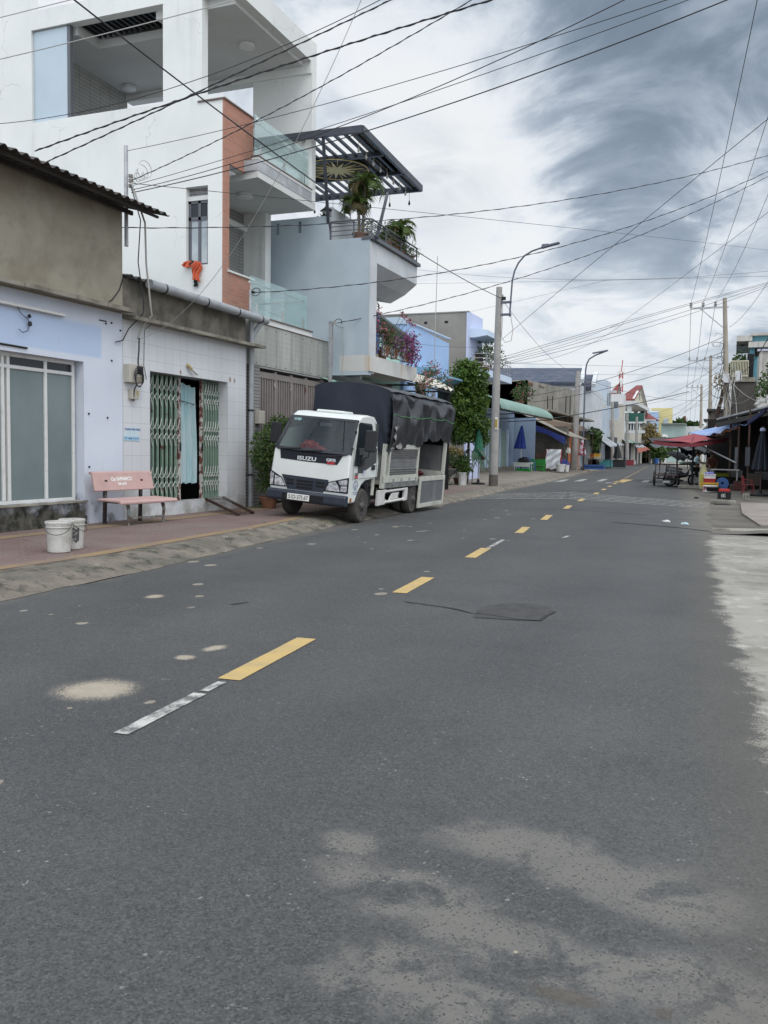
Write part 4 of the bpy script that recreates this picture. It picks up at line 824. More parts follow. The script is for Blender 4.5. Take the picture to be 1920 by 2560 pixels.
# orange garment hanging on the side-window ledge
og = thing('garment', 'orange garment with black sleeve hanging from the white side window', 'garment', (-1.4, 4.32, 5.6))
ORC = P('orange_cloth', (0.62, 0.13, 0.06, 1), (0.45, 0.09, 0.045, 1), 7, 0.4, 0.65, 0.85)
def g1(u, v): a = u*2-1; return (-1.66+0.32*u+0.015*math.sin(v*9), Y0-0.03-0.05*math.sin(u*7+v*3)**2-0.02, 5.64+0.05*math.sin(u*3.1)-v*0.13*(0.6+0.6*math.sin(u*3.0)))
def g2(u, v): return (-1.36+0.20*u-0.06*v+0.02*math.sin(v*8), Y0-0.035-0.06*math.sin(u*8+v*4)**2, 5.68-0.06*u*u-v*0.42)
MB().grid(g1, 14, 8, 0.01).build('cloth', ORC, og, smooth=True); MB().grid(g2, 14, 14, 0.01).build('cloth', ORC, og, smooth=True)
def g3(u, v): return (-1.36+0.10*u-0.02*v, Y0-0.03-0.04*math.sin(u*6+v*4)**2, 5.28-v*0.17)
MB().grid(g3, 8, 8, 0.01).build('sleeve', BLACK, og, smooth=True)
def g4(u, v): return (-1.48+0.10*u, Y0-0.05-0.04*math.sin(u*6)**2, 5.69-v*0.11)
MB().grid(g4, 8, 5, 0.01).build('collar', BLACK, og, smooth=True)
# steel post beside the gate with a porcelain knob
sp = thing('steel_post', 'slim grey steel post beside the stained fascia carrying a house cable', 'post', (0.25, 8.19, 0.13))
MB().box(0.21, 8.14, 0.13, 0.29, 8.23, 4.82).build('shaft', STEEL, sp, bevel=0.008)
MB().lathe([(0.0, 0), (0.035, 0.0), (0.025, 0.03), (0.04, 0.05), (0.04, 0.09), (0.0, 0.1)], (0.36, 8.19, 4.72), 12).build('insulator', bpy.data.materials['porcelain'], sp, smooth=True)
MB().bar((0.28, 8.19, 4.76), (0.37, 8.19, 4.76), 0.02).build('arm', STEEL, sp)
m = MB(); m.tube([(0.36+0.10*math.sin(a)*0.6, 8.19+0.2+0.22*math.cos(a), 4.80+0.09*math.sin(a)) for a in np.linspace(0, 3.2, 14)], 0.010, 6); m.build('wire_loop', CABLE, sp)
MB().tube([(0.36, 8.24, 4.74), (0.45, 8.5, 4.6), (0.42, 8.62, 4.0), (0.40, 8.6, 3.4)], 0.008, 6).build('drop_cable', CABLEG, sp)
MB().tube([(0.31, 8.19, 4.74), (0.33, 8.2, 4.2), (0.32, 8.2, 3.6)], 0.012, 6).build('conduit', PIPEG, sp)
sp2 = thing('steel_post', 'grey steel post at the brick corner behind the gutter end', 'post', (0.1, 4.62, 4.0))
MB().tube([(-0.02, 4.50, 4.0), (-0.02, 4.50, 5.0)], 0.03, 8).build('shaft', STEEL, sp2, smooth=True)
m = MB(); m.tube([(0.03+0.05*math.sin(a), 4.66+0.17*math.cos(a), 4.98+0.08*math.sin(a)) for a in np.linspace(0, 6.2, 18)], 0.009, 6); m.build('wire_loop', CABLE, sp2)
MB().lathe([(0.03, 0), (0.045, 0.02), (0.03, 0.05)], (0.03, 4.56, 4.93), 10).build('insulator', BLACK, sp2)
# ------------------------------------------------------------------ blue-grey house with roof terrace
t = NT('pale_blue_grey_render'); t.set(0.82, 0, 0.3)
c = t.mix(t.step(t.noise(0.7, 6, 0.6, None, 0.3), 0.3, 0.7), (0.36, 0.425, 0.475, 1), (0.43, 0.495, 0.54, 1)); c = t.mix(t.math('MULTIPLY', t.step(t.noise(1, 5, 0.6, t.mapv((1.6, 1.6, 0.3))), 0.5, 0.72), 0.3), c, (0.52, 0.57, 0.6, 1))
t.col(c); t.bump(t.noise(12, 6), 0.12, 0.01); BGREY = t.m
PALEG = P('pale_grey_render', (0.55, 0.57, 0.59, 1), (0.45, 0.47, 0.49, 1), 0.9, 0.35, 0.7, 0.85, streak=(0.3, 0.3, 0.3, 1), sa=0.4)
bh = thing('blue_grey_house', 'pale blue grey house with plant filled roof terrace and deep balcony', 'house', (-3, 10.5, 0))
B0, B1 = 8.66, 12.34
m = MB(); m.box(-13, B0, 0.05, -0.35, B0+0.22, 3.45); m.box(-13, B0, 3.45, 1.12, B0+0.22, 7.03)
slab_y(m, B0, B0+0.22, -13, -0.08, 7.03, 7.67, [(-1.65, -1.55, 7.28, 7.58), (-0.98, -0.88, 7.28, 7.58)]); m.build('wall', BGREY, bh)
m = MB(); m.box(1.125, B0-0.003, 3.6, 1.16, 9.10, 6.9); m.box(0.6, B0+0.22, 3.5, 1.12, 9.10, 6.5); m.build('pilaster', PALEG, bh)
m = MB(); m.box(-13, B0+0.23, 6.85, 1.12, B1, 7.0); m.build('terrace_floor', PALEG, bh)
m = MB(); m.prism([(-0.6, 6.10), (0.3, 5.93), (0.75, 6.15), (1.14, 6.45), (1.14, 6.95), (-0.6, 6.84)], 'y', 9.12, B1); m.build('balcony_soffit', PALEG, bh)
m = MB(); m.box(0.9, B0-0.02, 6.97, 1.24, B1+0.04, 7.06); m.build('gutter', GREYFRAME, bh)
m = MB(); m.box(-13, B1-0.2, 0.05, -0.6, B1, 6.85); m.box(-0.8, 9.12, 3.9, -0.6, B1, 6.1); m.build('front_wall', PALEG, bh)
m = MB(); m.box(-0.3, B0+0.22, 7.0, -0.08, 11.9, 7.95); m.build('terrace_parapet', PALEG, bh)
rl = MB()
for z in (7.15, 7.27, 7.39): rl.tube([(-0.05, B0+0.1, z), (1.05, B0+0.1, z), (1.12, B0+0.14, z), (1.12, B1, z)], 0.012, 6)
rl.tube([(-0.05, B0+0.1, 7.52), (1.05, B0+0.1, 7.52), (1.12, B0+0.14, 7.52), (1.12, B1, 7.52)], 0.024, 8)
for p in ((-0.05, B0+0.1), (0.62, B0+0.1), (1.12, B0+0.14), (1.12, 9.8), (1.12, 11.0), (1.12, B1)): rl.bar((p[0], p[1], 7.03), (p[0], p[1], 7.52), 0.03)
rl.build('railing', GREYFRAME, bh)
# lower front of the blue-grey house
m = MB(); m.box(0.3, B0-0.004, 3.55, 1.17, 12.1, 3.97); m.prism([(12.1, 3.55), (12.4, 3.72), (12.4, 3.97), (12.1, 3.97)], 'x', 0.3, 1.17); bnd = m.build('front_band', P('cream_band', (0.56, 0.555, 0.53, 1), (0.48, 0.475, 0.45, 1), 1.1, 0.35, 0.7, 0.85, streak=(0.42, 0.27, 0.10, 1), sa=0.7), bh)
m = MB(); m.box(-0.8, B0+0.25, 0.05, -0.2, 13.9, 3.55); m.build('shop_wall', P('grey_shop_wall', (0.20, 0.205, 0.21, 1), (0.16, 0.165, 0.17, 1), 2, 0.4, 0.7, 0.8), bh)
GREENS = P('green_corrugated_sheet', (0.24, 0.40, 0.33, 1), (0.30, 0.45, 0.38, 1), 1.6, 0.4, 0.7, 0.5, streak=(0.12, 0.2, 0.17, 1), sa=0.4)
def awn_curve(x_in, x_out, y0, y1, z_out, z_in, n, drop=0.10, amp=0.022):
    m = MB(); k = n*6
    def fn(u, v):
        a = v; x = x_in+(x_out-x_in)*a; z = z_in+(z_out-z_in)*a+drop*math.sin(a*math.pi)
        return (x, y0+(y1-y0)*u, z+amp*math.sin(u*n*2*math.pi))
    return m.grid(fn, k, 8, 0.006)
m = awn_curve(-0.19, 0.42, 8.22, 13.1, 3.10, 3.34, 34, 0.09, 0.022)
aw = m.build('awning', GREENS, bh, smooth=True)
m = MB(); m.bar((0.38, 8.3, 3.04), (0.38, 13.0, 3.04), 0.03); each(m, 'awning_bar', GREYFRAME, aw)
MB().box(-0.22, 8.7, 0.2, -0.19, 13.2, 3.0).build('shutter', DARK, bh)  # near-black sheet painting the dark shop interior under the awning
# pergola
PERG = P('dark_grey_steel', (0.055, 0.062, 0.078, 1), (0.075, 0.082, 0.095, 1), 4, 0.4, 0.7, 0.45, 0.3)
pg = thing('pergola', 'slatted dark steel pergola with golden star panel above roof terrace', 'pergola', (0, 10, 7.0))
c_tr, c_br, c_bl = Vector((1.22, 7.84, 9.49)), Vector((0.98, 13.06, 9.49)), Vector((-4.6, 12.95, 9.49)); c_tl = c_tr+(c_bl-c_br)
def pq(a, b): return c_tr+(c_br-c_tr)*a+(c_tl-c_tr)*b      # a: along the street, b: towards the back
m = MB(); up = (0, 0, 1)
for p, q in ((pq(0, 0), pq(1, 0)), (pq(0, 0), pq(0, 1)), (pq(1, 0), pq(1, 1)), (pq(0, 1), pq(1, 1))): m.bar(p, q, 0.08, 0.18)
for a in (0.345, 0.665): m.bar(pq(a, 0)-Vector((0, 0, 0.02)), pq(a, 1)-Vector((0, 0, 0.02)), 0.11, 0.14)
each(m, 'beam', PERG, pg)
m = MB()
for i in range(1, 20):
    b = i/20; m.bar(pq(0.005, b), pq(0.995, b), 0.075, 0.06)
sl_ = m.build('slat', PERG, pg); sl_['kind'] = 'stuff'
POLY = P('ribbed_roof_panel', (0.30, 0.31, 0.30, 1), (0.24, 0.25, 0.24, 1), 4, 0.4, 0.7, 0.6)
m = MB(); q = [pq(0.35, 0.02), pq(0.66, 0.02), pq(0.66, 0.98), pq(0.35, 0.98)]; m.hexa([p+Vector((0, 0, 0.05)) for p in q]+[p+Vector((0, 0, 0.075)) for p in q])
q = [pq(0.01, 0.01), pq(0.99, 0.01), pq(0.99, 0.085), pq(0.01, 0.085)]; m2 = MB(); m2.hexa([p+Vector((0, 0, 0.05)) for p in q]+[p+Vector((0, 0, 0.075)) for p in q]); m.build('roof_panel', POLY, pg); m2.build('roof_panel', POLY, pg)
GOLD = P('golden_star_paint', (0.70, 0.58, 0.25, 1), (0.6, 0.5, 0.22, 1), 3, 0.4, 0.7, 0.5)
sc0 = atZ(842, 425, 9.39); m = MB(); pts = []
for i in range(26):
    a = i*math.pi/13+0.1; r = (0.78 if i % 4 == 0 else 0.66) if i % 2 == 0 else 0.26; pts.append((sc0.x+r*1.02*math.cos(a), sc0.y+r*math.sin(a)))
m.prism(pts, 'z', 9.375, 9.39); st_ = m.build('star', GOLD, pg)
m = MB()
for i in range(13):
    a = i*2*math.pi/13+0.34; r0, r1 = 0.38, 0.9; m.bar((sc0.x+r0*math.cos(a), sc0.y+r0*math.sin(a), 9.395), (sc0.x+r1*math.cos(a), sc0.y+r1*math.sin(a), 9.395), 0.02, 0.008)
m.tube([(sc0.x+0.9*math.cos(a), sc0.y+0.9*math.sin(a), 9.395) for a in np.linspace(0, 2*math.pi, 40)], 0.018, 5); o = m.build('star_ring', GOLD, st_); o['kind'] = 'stuff'
m = MB(); m.lathe([(0.0, 0), (0.92, 0), (0.92, 0.01), (0.0, 0.01)], (sc0.x, sc0.y, 9.405), 32); m.build('star_backing', P('dark_backing', (0.03, 0.03, 0.03, 1)), st_)
m = MB(); m.bar((1.02, 8.80, 7.0), (0.05, 12.75, 9.42), 0.075) if False else m.bar(atZ(942, 595, 7.0), atZ(969, 482, 9.40), 0.075); m.bar((-0.15, 8.9, 7.0), atZ(808, 345, 9.40), 0.075); m.bar((-4.0, 12.6, 7.0), (-4.2, 12.8, 9.4), 0.075)
each(m, 'post', PERG, pg)
BULB = P('unlit_string_bulb', (0.5, 0.48, 0.42, 1), rough=0.15)
for i, (a, b, dz) in enumerate([(1.0, 0.07+0.115*k, 0.35) for k in range(6)]+[(0.12+0.11*k, 0.06, 0.22) for k in range(8)]):
    p = pq(a, b); o = MB().tube([(p.x, p.y, p.z-0.06), (p.x, p.y, p.z-dz)], 0.006, 5).lathe([(0.0, -0.13), (0.032, -0.10), (0.036, -0.06), (0.02, -0.01), (0.018, 0.02)], (p.x, p.y, p.z-dz), 8)
    o.build('string_bulb', BLACK if i < 6 else BULB, pg)
# lantern on the terrace parapet
ln_ = thing('lantern', 'small black pagoda lantern standing on the blue grey parapet corner', 'lantern', (-0.2, 8.77, 7.67))
MB().box(-0.30, 8.67, 7.67, -0.10, 8.87, 7.71).build('base', BLACK, ln_); MB().box(-0.27, 8.70, 7.71, -0.13, 8.84, 7.83).build('body', P('lantern_pane', (0.5, 0.5, 0.5, 1), (0.03, 0.03, 0.03, 1), 18, 0.45, 0.5, 0.4), ln_)
MB().lathe([(0.19, 7.83-7.67), (0.17, 0.19), (0.07, 0.24), (0.03, 0.28), (0.015, 0.34), (0.0, 0.36)], (-0.2, 8.77, 7.67), 4).build('roof', BLACK, ln_)
# terrace palms and shrubs
PALML = leafmat('palm_leaf', (0.03, 0.07, 0.016, 1), (0.10, 0.14, 0.03, 1)); PALMD = P('dry_palm_leaf', (0.11, 0.085, 0.03, 1), rough=0.7); BARK = P('bark', (0.16, 0.135, 0.10, 1), (0.09, 0.075, 0.055, 1), 9, 0.4, 0.6, 0.9, bump=0.5, bs=40)
LEAFG = leafmat('shrub_leaf', (0.03, 0.07, 0.015, 1), (0.075, 0.13, 0.03, 1)); LEAFD = leafmat('dark_leaf', (0.015, 0.04, 0.010, 1), (0.045, 0.09, 0.018, 1))
POT = P('terracotta_pot', (0.22, 0.10, 0.06, 1), (0.15, 0.08, 0.05, 1), 6, 0.4, 0.7, 0.85)
def frond(m, o, az, el, L, droop, lw, nl):
    p = Vector(o); pts = [p.copy()]; e = el
    for i in range(9):
        p = p+Vector((math.cos(az)*math.cos(e), math.sin(az)*math.cos(e), math.sin(e)))*L/9; e -= droop/9*(1+i*0.22); pts.append(p.copy())
    m.tube(pts, [0.012*(1-i/11) for i in range(10)], 4)
    for k in range(nl):
        f = (k+1.2)/(nl+1)*9; i = min(8, int(f)); q = pts[i].lerp(pts[i+1], f-i); d = (pts[i+1]-pts[i]).normalized(); s_ = d.cross(Vector((0, 0, 1))).normalized(); ll = lw*(0.45+0.9*math.sin(math.pi*(0.12+0.86*k/nl)))
        for sg in (-1, 1):
            t1 = q+(s_*sg*0.8+d*0.55+Vector((0, 0, 0.18+0.1*rnd.random())))*ll*0.55; t2 = q+(s_*sg*0.95+d*0.75-Vector((0, 0, 0.25+0.2*rnd.random())))*ll; wv = d*0.018*(1+lw)
            m.add([q-wv, q+wv, t1+wv*0.9, t1-wv*0.9, t2], [(0, 1, 2, 3), (3, 2, 4)])
def palm(label, loc, H, nf, L, seed, ns=3):
    rnd.seed(seed); r = thing('palm_tree', label, 'palm', loc, 0, None); x, y, z = loc
    for s_ in range(ns):
        a = s_*2.1+0.4; tp = Vector((x+0.12*math.cos(a)*(1+s_*0.5), y+0.14*math.sin(a), z+H*(1-0.30*s_)))
        MB().tube([(x+0.05*math.cos(a), y+0.05*math.sin(a), z), ((x+tp.x)/2+0.02, (y+tp.y)/2, z+H*0.5), tp], [0.045, 0.036, 0.028], 7).build('trunk', BARK, r, smooth=True)
        m, d_ = MB(), MB()
        for k in range(nf): 
            (d_ if k % 8 == 7 else m).__class__; frond(d_ if k % 8 == 7 else m, tp, k*2.399+s_, R(76-66*k/nf), L*(0.75+0.4*rnd.random())*(1-0.22*s_), R(75+25*rnd.random()), L*0.36, 17)
        m.build('crown', PALML, r)
        if d_.v: d_.build('dry_frond', PALMD, r)
    MB().lathe([(0.14, 0), (0.2, 0.26), (0.23, 0.28), (0.23, 0.31), (0.19, 0.31), (0.18, 0.25), (0.0, 0.25)], (x, y, z), 16).build('pot', POT, r, smooth=True)
    return r
palm('tall potted palm with several stems under the slatted pergola', (0.55, 9.35, 7.0), 1.55, 10, 0.66, 3, 2)
palm('short potted palm behind the terrace railing at the balcony edge', (0.90, 11.1, 7.0), 0.75, 9, 0.62, 9, 2)
def shrub(name, label, cat, loc, clumps, n, size, mats, stems=6, group=None, flower=None, seed=1, pot=None, nfl=200, fsize=0.04, stemH=0.5, aspect=0.5):
    r = thing(name, label, cat, loc, 0, group)
    rg = random.Random(seed); m = MB()
    for k in range(stems):
        c = clumps[k % len(clumps)]; m.tube([(rg.uniform(-0.04, 0.04), rg.uniform(-0.04, 0.04), 0), (c[0]*0.45+rg.uniform(-0.04, 0.04), c[1]*0.45, c[2]*0.55), (c[0], c[1], c[2])], [0.016, 0.011, 0.005], 5)
    m.build('stem', BARK, r, local=True)
    leaves('foliage', mats, r, clumps, n, size, seed, aspect=aspect)
    if flower is not None: leaves('blossom', flower, r, [(a, b, c, d*1.12) for a, b, c, d in clumps], nfl, fsize, seed+5, aspect=0.9)
    if pot: MB().lathe([(pot*0.7, -0.0), (pot, 0.22), (pot*1.08, 0.23), (pot*1.08, 0.26), (pot*0.9, 0.26), (pot*0.88, 0.2), (0.0, 0.2)], (0, 0, 0), 16).build('pot', POT if pot > 0 else BLACK, r, smooth=True, local=True)
    return r
shrub('shrub', 'leafy shrub beside the tall palm on the roof terrace', 'shrub', (0.75, 9.7, 7.0), [(0, 0, 0.55, 0.2), (0.15, 0.3, 0.5, 0.22), (-0.1, -0.25, 0.6, 0.16), (0.05, 0.55, 0.45, 0.2)], 420, 0.06, LEAFG, 8, seed=4, pot=0.16)
shrub('shrub', 'broad leafy shrub at the foot of the short terrace palm', 'shrub', (0.92, 11.45, 7.0), [(0, 0, 0.35, 0.22), (0.1, -0.4, 0.4, 0.22), (0.05, 0.35, 0.3, 0.2)], 500, 0.065, LEAFG, 8, seed=6, pot=0.16)
shrub('shrub', 'sparse twiggy shrub overhanging the far end of the balcony edge', 'shrub', (0.98, 12.1, 7.0), [(0.1, 0, 0.3, 0.2), (0.12, -0.25, 0.42, 0.18), (0.2, 0.2, 0.38, 0.16)], 150, 0.05, LEAFD, 10, seed=8, pot=0.12)
shrub('shrub', 'sparse pinkish shrub near the pergola post on the roof terrace', 'shrub', (0.95, 10.3, 7.0), [(0, 0, 0.5, 0.24), (0.05, 0.3, 0.55, 0.2)], 110, 0.05, LEAFG, 9, seed=11, pot=0.12)
shrub('shrub', 'small shrub behind the lantern on the terrace parapet', 'shrub', (-0.5, 9.1, 7.0), [(0, 0, 0.75, 0.16), (0.2, 0.2, 0.85, 0.14)], 90, 0.06, LEAFG, 6, seed=12, pot=0.12)
# bougainvillea balcony
MAG = leafmat('magenta_bract', (0.21, 0.045, 0.16, 1), (0.31, 0.085, 0.24, 1), 0.6); PINKB = leafmat('pink_bract', (0.34, 0.06, 0.09, 1), (0.40, 0.15, 0.19, 1), 0.6)
br_ = thing('balcony_rail', 'white scrolled balcony rail holding bougainvillea pots over the cream band', 'railing', (1.2, 10.7, 4.0))
m = MB()
for z in (4.05, 4.33, 4.62): m.bar((1.19, 9.5, z), (1.19, 11.95, z), 0.025)
for y in (9.5, 10.3, 11.1, 11.95): m.bar((1.19, y, 4.03), (1.19, y, 4.64), 0.035)
m.build('frame', GREYFRAME, br_)
m = MB()
for i in range(18):
    y = 9.56+i*0.135; m.tube([(1.19, y, 4.06), (1.19, y+0.08, 4.14), (1.19, y-0.02, 4.22), (1.19, y+0.07, 4.32)], 0.009, 5)
o = m.build('scrollwork', SCIS, br_); o['kind'] = 'stuff'
bg = 'bougainvillea on the scrolled balcony'
shrub('bougainvillea', 'dense magenta bougainvillea at the far end of the scrolled balcony', 'bougainvillea', (1.15, 11.45, 4.05), [(0.08, 0, 0.35, 0.26), (0.1, 0.25, 0.5, 0.26), (0.16, 0.15, 0.15, 0.24), (0.05, 0.1, 0.7, 0.22)], 260, 0.06, LEAFG, 8, bg, MAG, 21, 0.13, 900, 0.05)
shrub('bougainvillea', 'faded pink bougainvillea in the middle of the scrolled balcony', 'bougainvillea', (1.12, 10.55, 4.05), [(0.06, 0, 0.4, 0.25), (0.1, 0.3, 0.35, 0.24), (0.08, -0.3, 0.5, 0.2)], 420, 0.06, LEAFG, 8, bg, MAG, 23, 0.13, 260, 0.05)
shrub('bougainvillea', 'yellow green bougainvillea in a black pot near the pilaster', 'bougainvillea', (1.12, 9.85, 4.05), [(0.05, 0, 0.45, 0.22), (0.02, 0.2, 0.6, 0.2), (0.02, -0.1, 0.62, 0.18)], 480, 0.06, LEAFG, 7, bg, PINKB, 25, 0.14, 110, 0.045)
shrub('bougainvillea', 'climbing pink bougainvillea arching high beside the pilaster', 'bougainvillea', (0.95, 9.35, 4.0), [(0.1, 0.1, 0.9, 0.24), (0.05, -0.1, 1.15, 0.2), (0.16, 0.35, 0.75, 0.2), (0.0, 0.1, 1.35, 0.16), (0.2, 0.7, 0.75, 0.15)], 420, 0.06, LEAFD, 8, bg, PINKB, 27, 0.14, 330, 0.05)
r_ = shrub('bougainvillea', 'long bare bougainvillea sprays with red bracts against the sky blue wall', 'bougainvillea', (0.6, 11.0, 4.1), [(0.3, 1.0, 1.35, 0.07), (0.32, 1.3, 1.28, 0.07), (0.36, 1.6, 1.2, 0.06), (0.4, 2.1, 0.95, 0.05), (0.3, 0.75, 1.42, 0.06)], 30, 0.05, LEAFD, 5, bg, PINKB, 29, 0.14, 110, 0.05)
shrub('bougainvillea', 'loose bougainvillea bush spilling over the cream awning behind the truck', 'bougainvillea', (1.3, 12.3, 3.3), [(0.1, 0, 0.2, 0.28), (0.15, 0.5, 0.5, 0.3), (0.1, 1.0, 0.75, 0.25), (0.2, 1.5, 0.55, 0.25), (0.1, 0.2, -0.1, 0.25), (0.25, 1.9, 0.35, 0.2)], 520, 0.07, LEAFG, 12, bg, PINKB, 31, None, 210, 0.055)
# bush beside the gate
shrub('bush', 'tall green bush between the downpipe and the parked truck', 'bush', (0.62, 4.25, 0.13), [(0, 0, 0.6, 0.3), (0.05, 0.1, 1.0, 0.36), (-0.05, -0.15, 1.4, 0.34), (0.05, 0.25, 1.6, 0.36), (0.15, 0.35, 1.2, 0.3), (0, 0.45, 1.85, 0.26), (-0.05, -0.3, 1.1, 0.24), (0.1, 0.6, 1.7, 0.28)], 3600, 0.075, LEAFG, 12, seed=41, pot=0.2)
# ------------------------------------------------------------------ parked light truck (local space: x=0 kerbside-away flank, y to the rear, z up)
TW = Vector((3.31, 3.0, 0.0)); TRE = (0.0, R(4.5), R(1.2))
tk = thing('truck', 'white cab light truck with black tarpaulin cover and lowered side gate parked on the kerb', 'truck', TW); tk.rotation_euler = TRE
from mathutils import Euler
TM = Matrix.Translation(TW) @ Euler(TRE).to_matrix().to_4x4()
CABW = P('white_cab_paint', (0.68, 0.70, 0.675, 1), (0.64, 0.66, 0.63, 1), 1.2, 0.4, 0.7, 0.22, spec=0.5)
NAVY = P('dark_blue_bumper', (0.022, 0.03, 0.045, 1), (0.035, 0.042, 0.055, 1), 3, 0.4, 0.7, 0.45)
GLOSSB = P('gloss_black_panel', (0.015, 0.017, 0.022, 1), rough=0.2); MATB = P('matt_black_plastic', (0.02, 0.021, 0.023, 1), rough=0.65)
LAMPC = P('headlamp_reflector', (0.70, 0.71, 0.73, 1), (0.30, 0.31, 0.33, 1), 22, 0.42, 0.58, 0.15, 0.3); LAMPD = P('smoked_lamp', (0.10, 0.105, 0.11, 1), rough=0.12)
WSH = glassmat('windscreen_glass', (0.72, 0.77, 0.75, 1), 0.0, 0.015, 0.0)
SEATM = P('dark_seat_cloth', (0.025, 0.026, 0.03, 1), rough=0.9)
W = 1.66
def ins(z): return 0.11*max(0.0, (z-1.32)/0.8)
front = [(-0.62, 0.42), (-0.66, 0.56), (-0.665, 0.90), (-0.60, 1.36), (-0.13, 2.03), (0.06, 2.125), (0.40, 2.15), (0.74, 2.13), (0.86, 2.04), (0.92, 1.20), (0.88, 0.89)]
arch = [(0.60, 0.87), (0.42, 0.855), (0.22, 0.84), (0.04, 0.76), (-0.10, 0.64), (-0.20, 0.50), (-0.25, 0.42)]
prof = front+arch
m = MB(); n = len(prof)
m.v = [(-ins(z), y, z) for y, z in prof]+[(-W+ins(z), y, z) for y, z in prof]
m.f = [tuple(range(n)), tuple(range(n, 2*n))[::-1]]
for i in range(n):
    j = (i+1) % n
    if i == 3: continue                      # the windscreen opening
    m.f.append((i, j, n+j, n+i))
cab = m.build('cab', CABW, tk, local=True, bevel=0.035, seg=3); smoothen(cab, 50)
# windscreen surround, glass
wb, wt = Vector((0, -0.60, 1.36)), Vector((0, -0.13, 2.03))
def ws(s, f, o=0.0):     # s: 0 flank .. 1 far flank, f: up the screen
    y, z = wb.y+(wt.y-wb.y)*f, wb.z+(wt.z-wb.z)*f; nn = Vector((0, -0.67, 0.47)).normalized()*o; i = ins(z); bow = 0.05*math.sin(math.pi*s); return Vector((-i-(W-2*i)*s, y-bow*0.6+nn.y, z+nn.z))
fr = MB()
def wbar(a, b, o=0.012):
    q = [ws(*a, o), ws(b[0], a[1], o), ws(*b, o), ws(a[0], b[1], o)]; q2 = [p+Vector((0, 0.03, -0.02)) for p in q]; fr.hexa(q2+q)
wbar((0.0, 0.0), (0.045, 1.0)); wbar((0.955, 0.0), (1.0, 1.0))
for k in range(8): wbar((0.045+0.91*k/8, 0.93), (0.045+0.91*(k+1)/8, 1.0)); wbar((0.045+0.91*k/8, -0.02), (0.045+0.91*(k+1)/8, 0.06))
fr.build('windscreen_surround', GLOSSB, tk, local=True)
m = MB().grid(lambda u, v: ws(0.04+0.92*u, 0.03+0.93*v, 0.004), 12, 4, 0.004); wsg = m.build('windscreen', WSH, tk, local=True, smooth=True)
for s_ in (0.845, 0.90):
    q = ws(s_, 0.90, 0.006); o = MB(); nn = Vector((0, -0.82, 0.57)); x_ = Vector((1, 0, 0)); y_ = nn.cross(x_); o.v = [tuple(q+(x_*math.cos(a)+y_*math.sin(a))*0.043) for a in np.linspace(0, 2*math.pi, 20)[:-1]]; o.f = [tuple(range(19))]; o.build('screen_sticker', P('inspection_sticker', (0.10, 0.36, 0.48, 1), (0.45, 0.55, 0.55, 1), 30, 0.45, 0.55, 0.5) if s_ < 0.87 else P('old_sticker', (0.35, 0.42, 0.36, 1), (0.2, 0.35, 0.4, 1), 30, 0.45, 0.55, 0.5), wsg, local=True)
m = MB(); m.tube([ws(0.62, -0.03, 0.03), ws(0.36, 0.03, 0.03)], 0.009, 6); m.build('wiper', MATB, tk, local=True); MB().tube([ws(0.92, -0.03, 0.03), ws(0.64, 0.04, 0.03)], 0.009, 6).build('wiper', MATB, tk, local=True); MB().tube([ws(0.33, -0.12, 0.02), ws(0.06, -0.06, 0.03)], 0.008, 6).build('wiper', MATB, tk, local=True)
m = MB(); m.box(-W+0.1, -0.30, 0.9, -0.08, 0.05, 1.30); m.box(-W+0.1, -0.52, 0.95, -0.08, -0.30, 1.26); m.build('dashboard', MATB, tk, local=True, bevel=0.03)
m = MB(); m.box(-W+0.05, 0.80, 0.9, -0.05, 0.84, 2.0); m.box(-W+0.14, -0.02, 2.02, -0.14, 0.82, 2.05); m.box(-W+0.02, -0.15, 1.0, -W+0.04, 0.8, 1.5); m.box(-0.04, -0.15, 1.0, -0.02, 0.8, 1.5); m.build('cab_lining', P('cab_lining', (0.06, 0.062, 0.062, 1), rough=0.9), tk, local=True)
for x0, x1 in ((-0.62, -0.16), (-1.5, -0.7)):
    MB().box(x0, 0.45, 0.9, x1, 0.62, 1.62).box(x0+0.08, 0.46, 1.62, x1-0.08, 0.58, 1.78).build('seat', SEATM, tk, local=True, bevel=0.03)
m = MB(); m.tube([(-0.40+0.2*math.cos(a), 0.12+0.09*math.sin(a), 1.42+0.17*math.sin(a)) for a in np.linspace(0, 2*math.pi, 24)], 0.014, 6); m.tube([(-0.40, 0.12, 1.42), (-0.40, 0.0, 1.25)], 0.02, 6); m.bar((-0.6, 0.12, 1.42), (-0.2, 0.12, 1.42), 0.03, 0.02); m.build('steering_wheel', MATB, tk, local=True)
MB().box(-0.98, -0.02, 1.86, -0.72, 0.0, 1.93).build('interior_mirror', P('mirror_back', (0.25, 0.27, 0.29, 1), rough=0.3), tk, local=True, bevel=0.01)
m = MB(); m.box(-0.46, -0.34, 1.305, -0.14, -0.24, 1.33); m.build('papers', P('pale_blue_papers', (0.55, 0.66, 0.72, 1), rough=0.8), tk, local=True)
MB().box(-0.86, -0.26, 1.30, -0.62, -0.24, 1.46).build('screen', GLOSSB, tk, local=True)
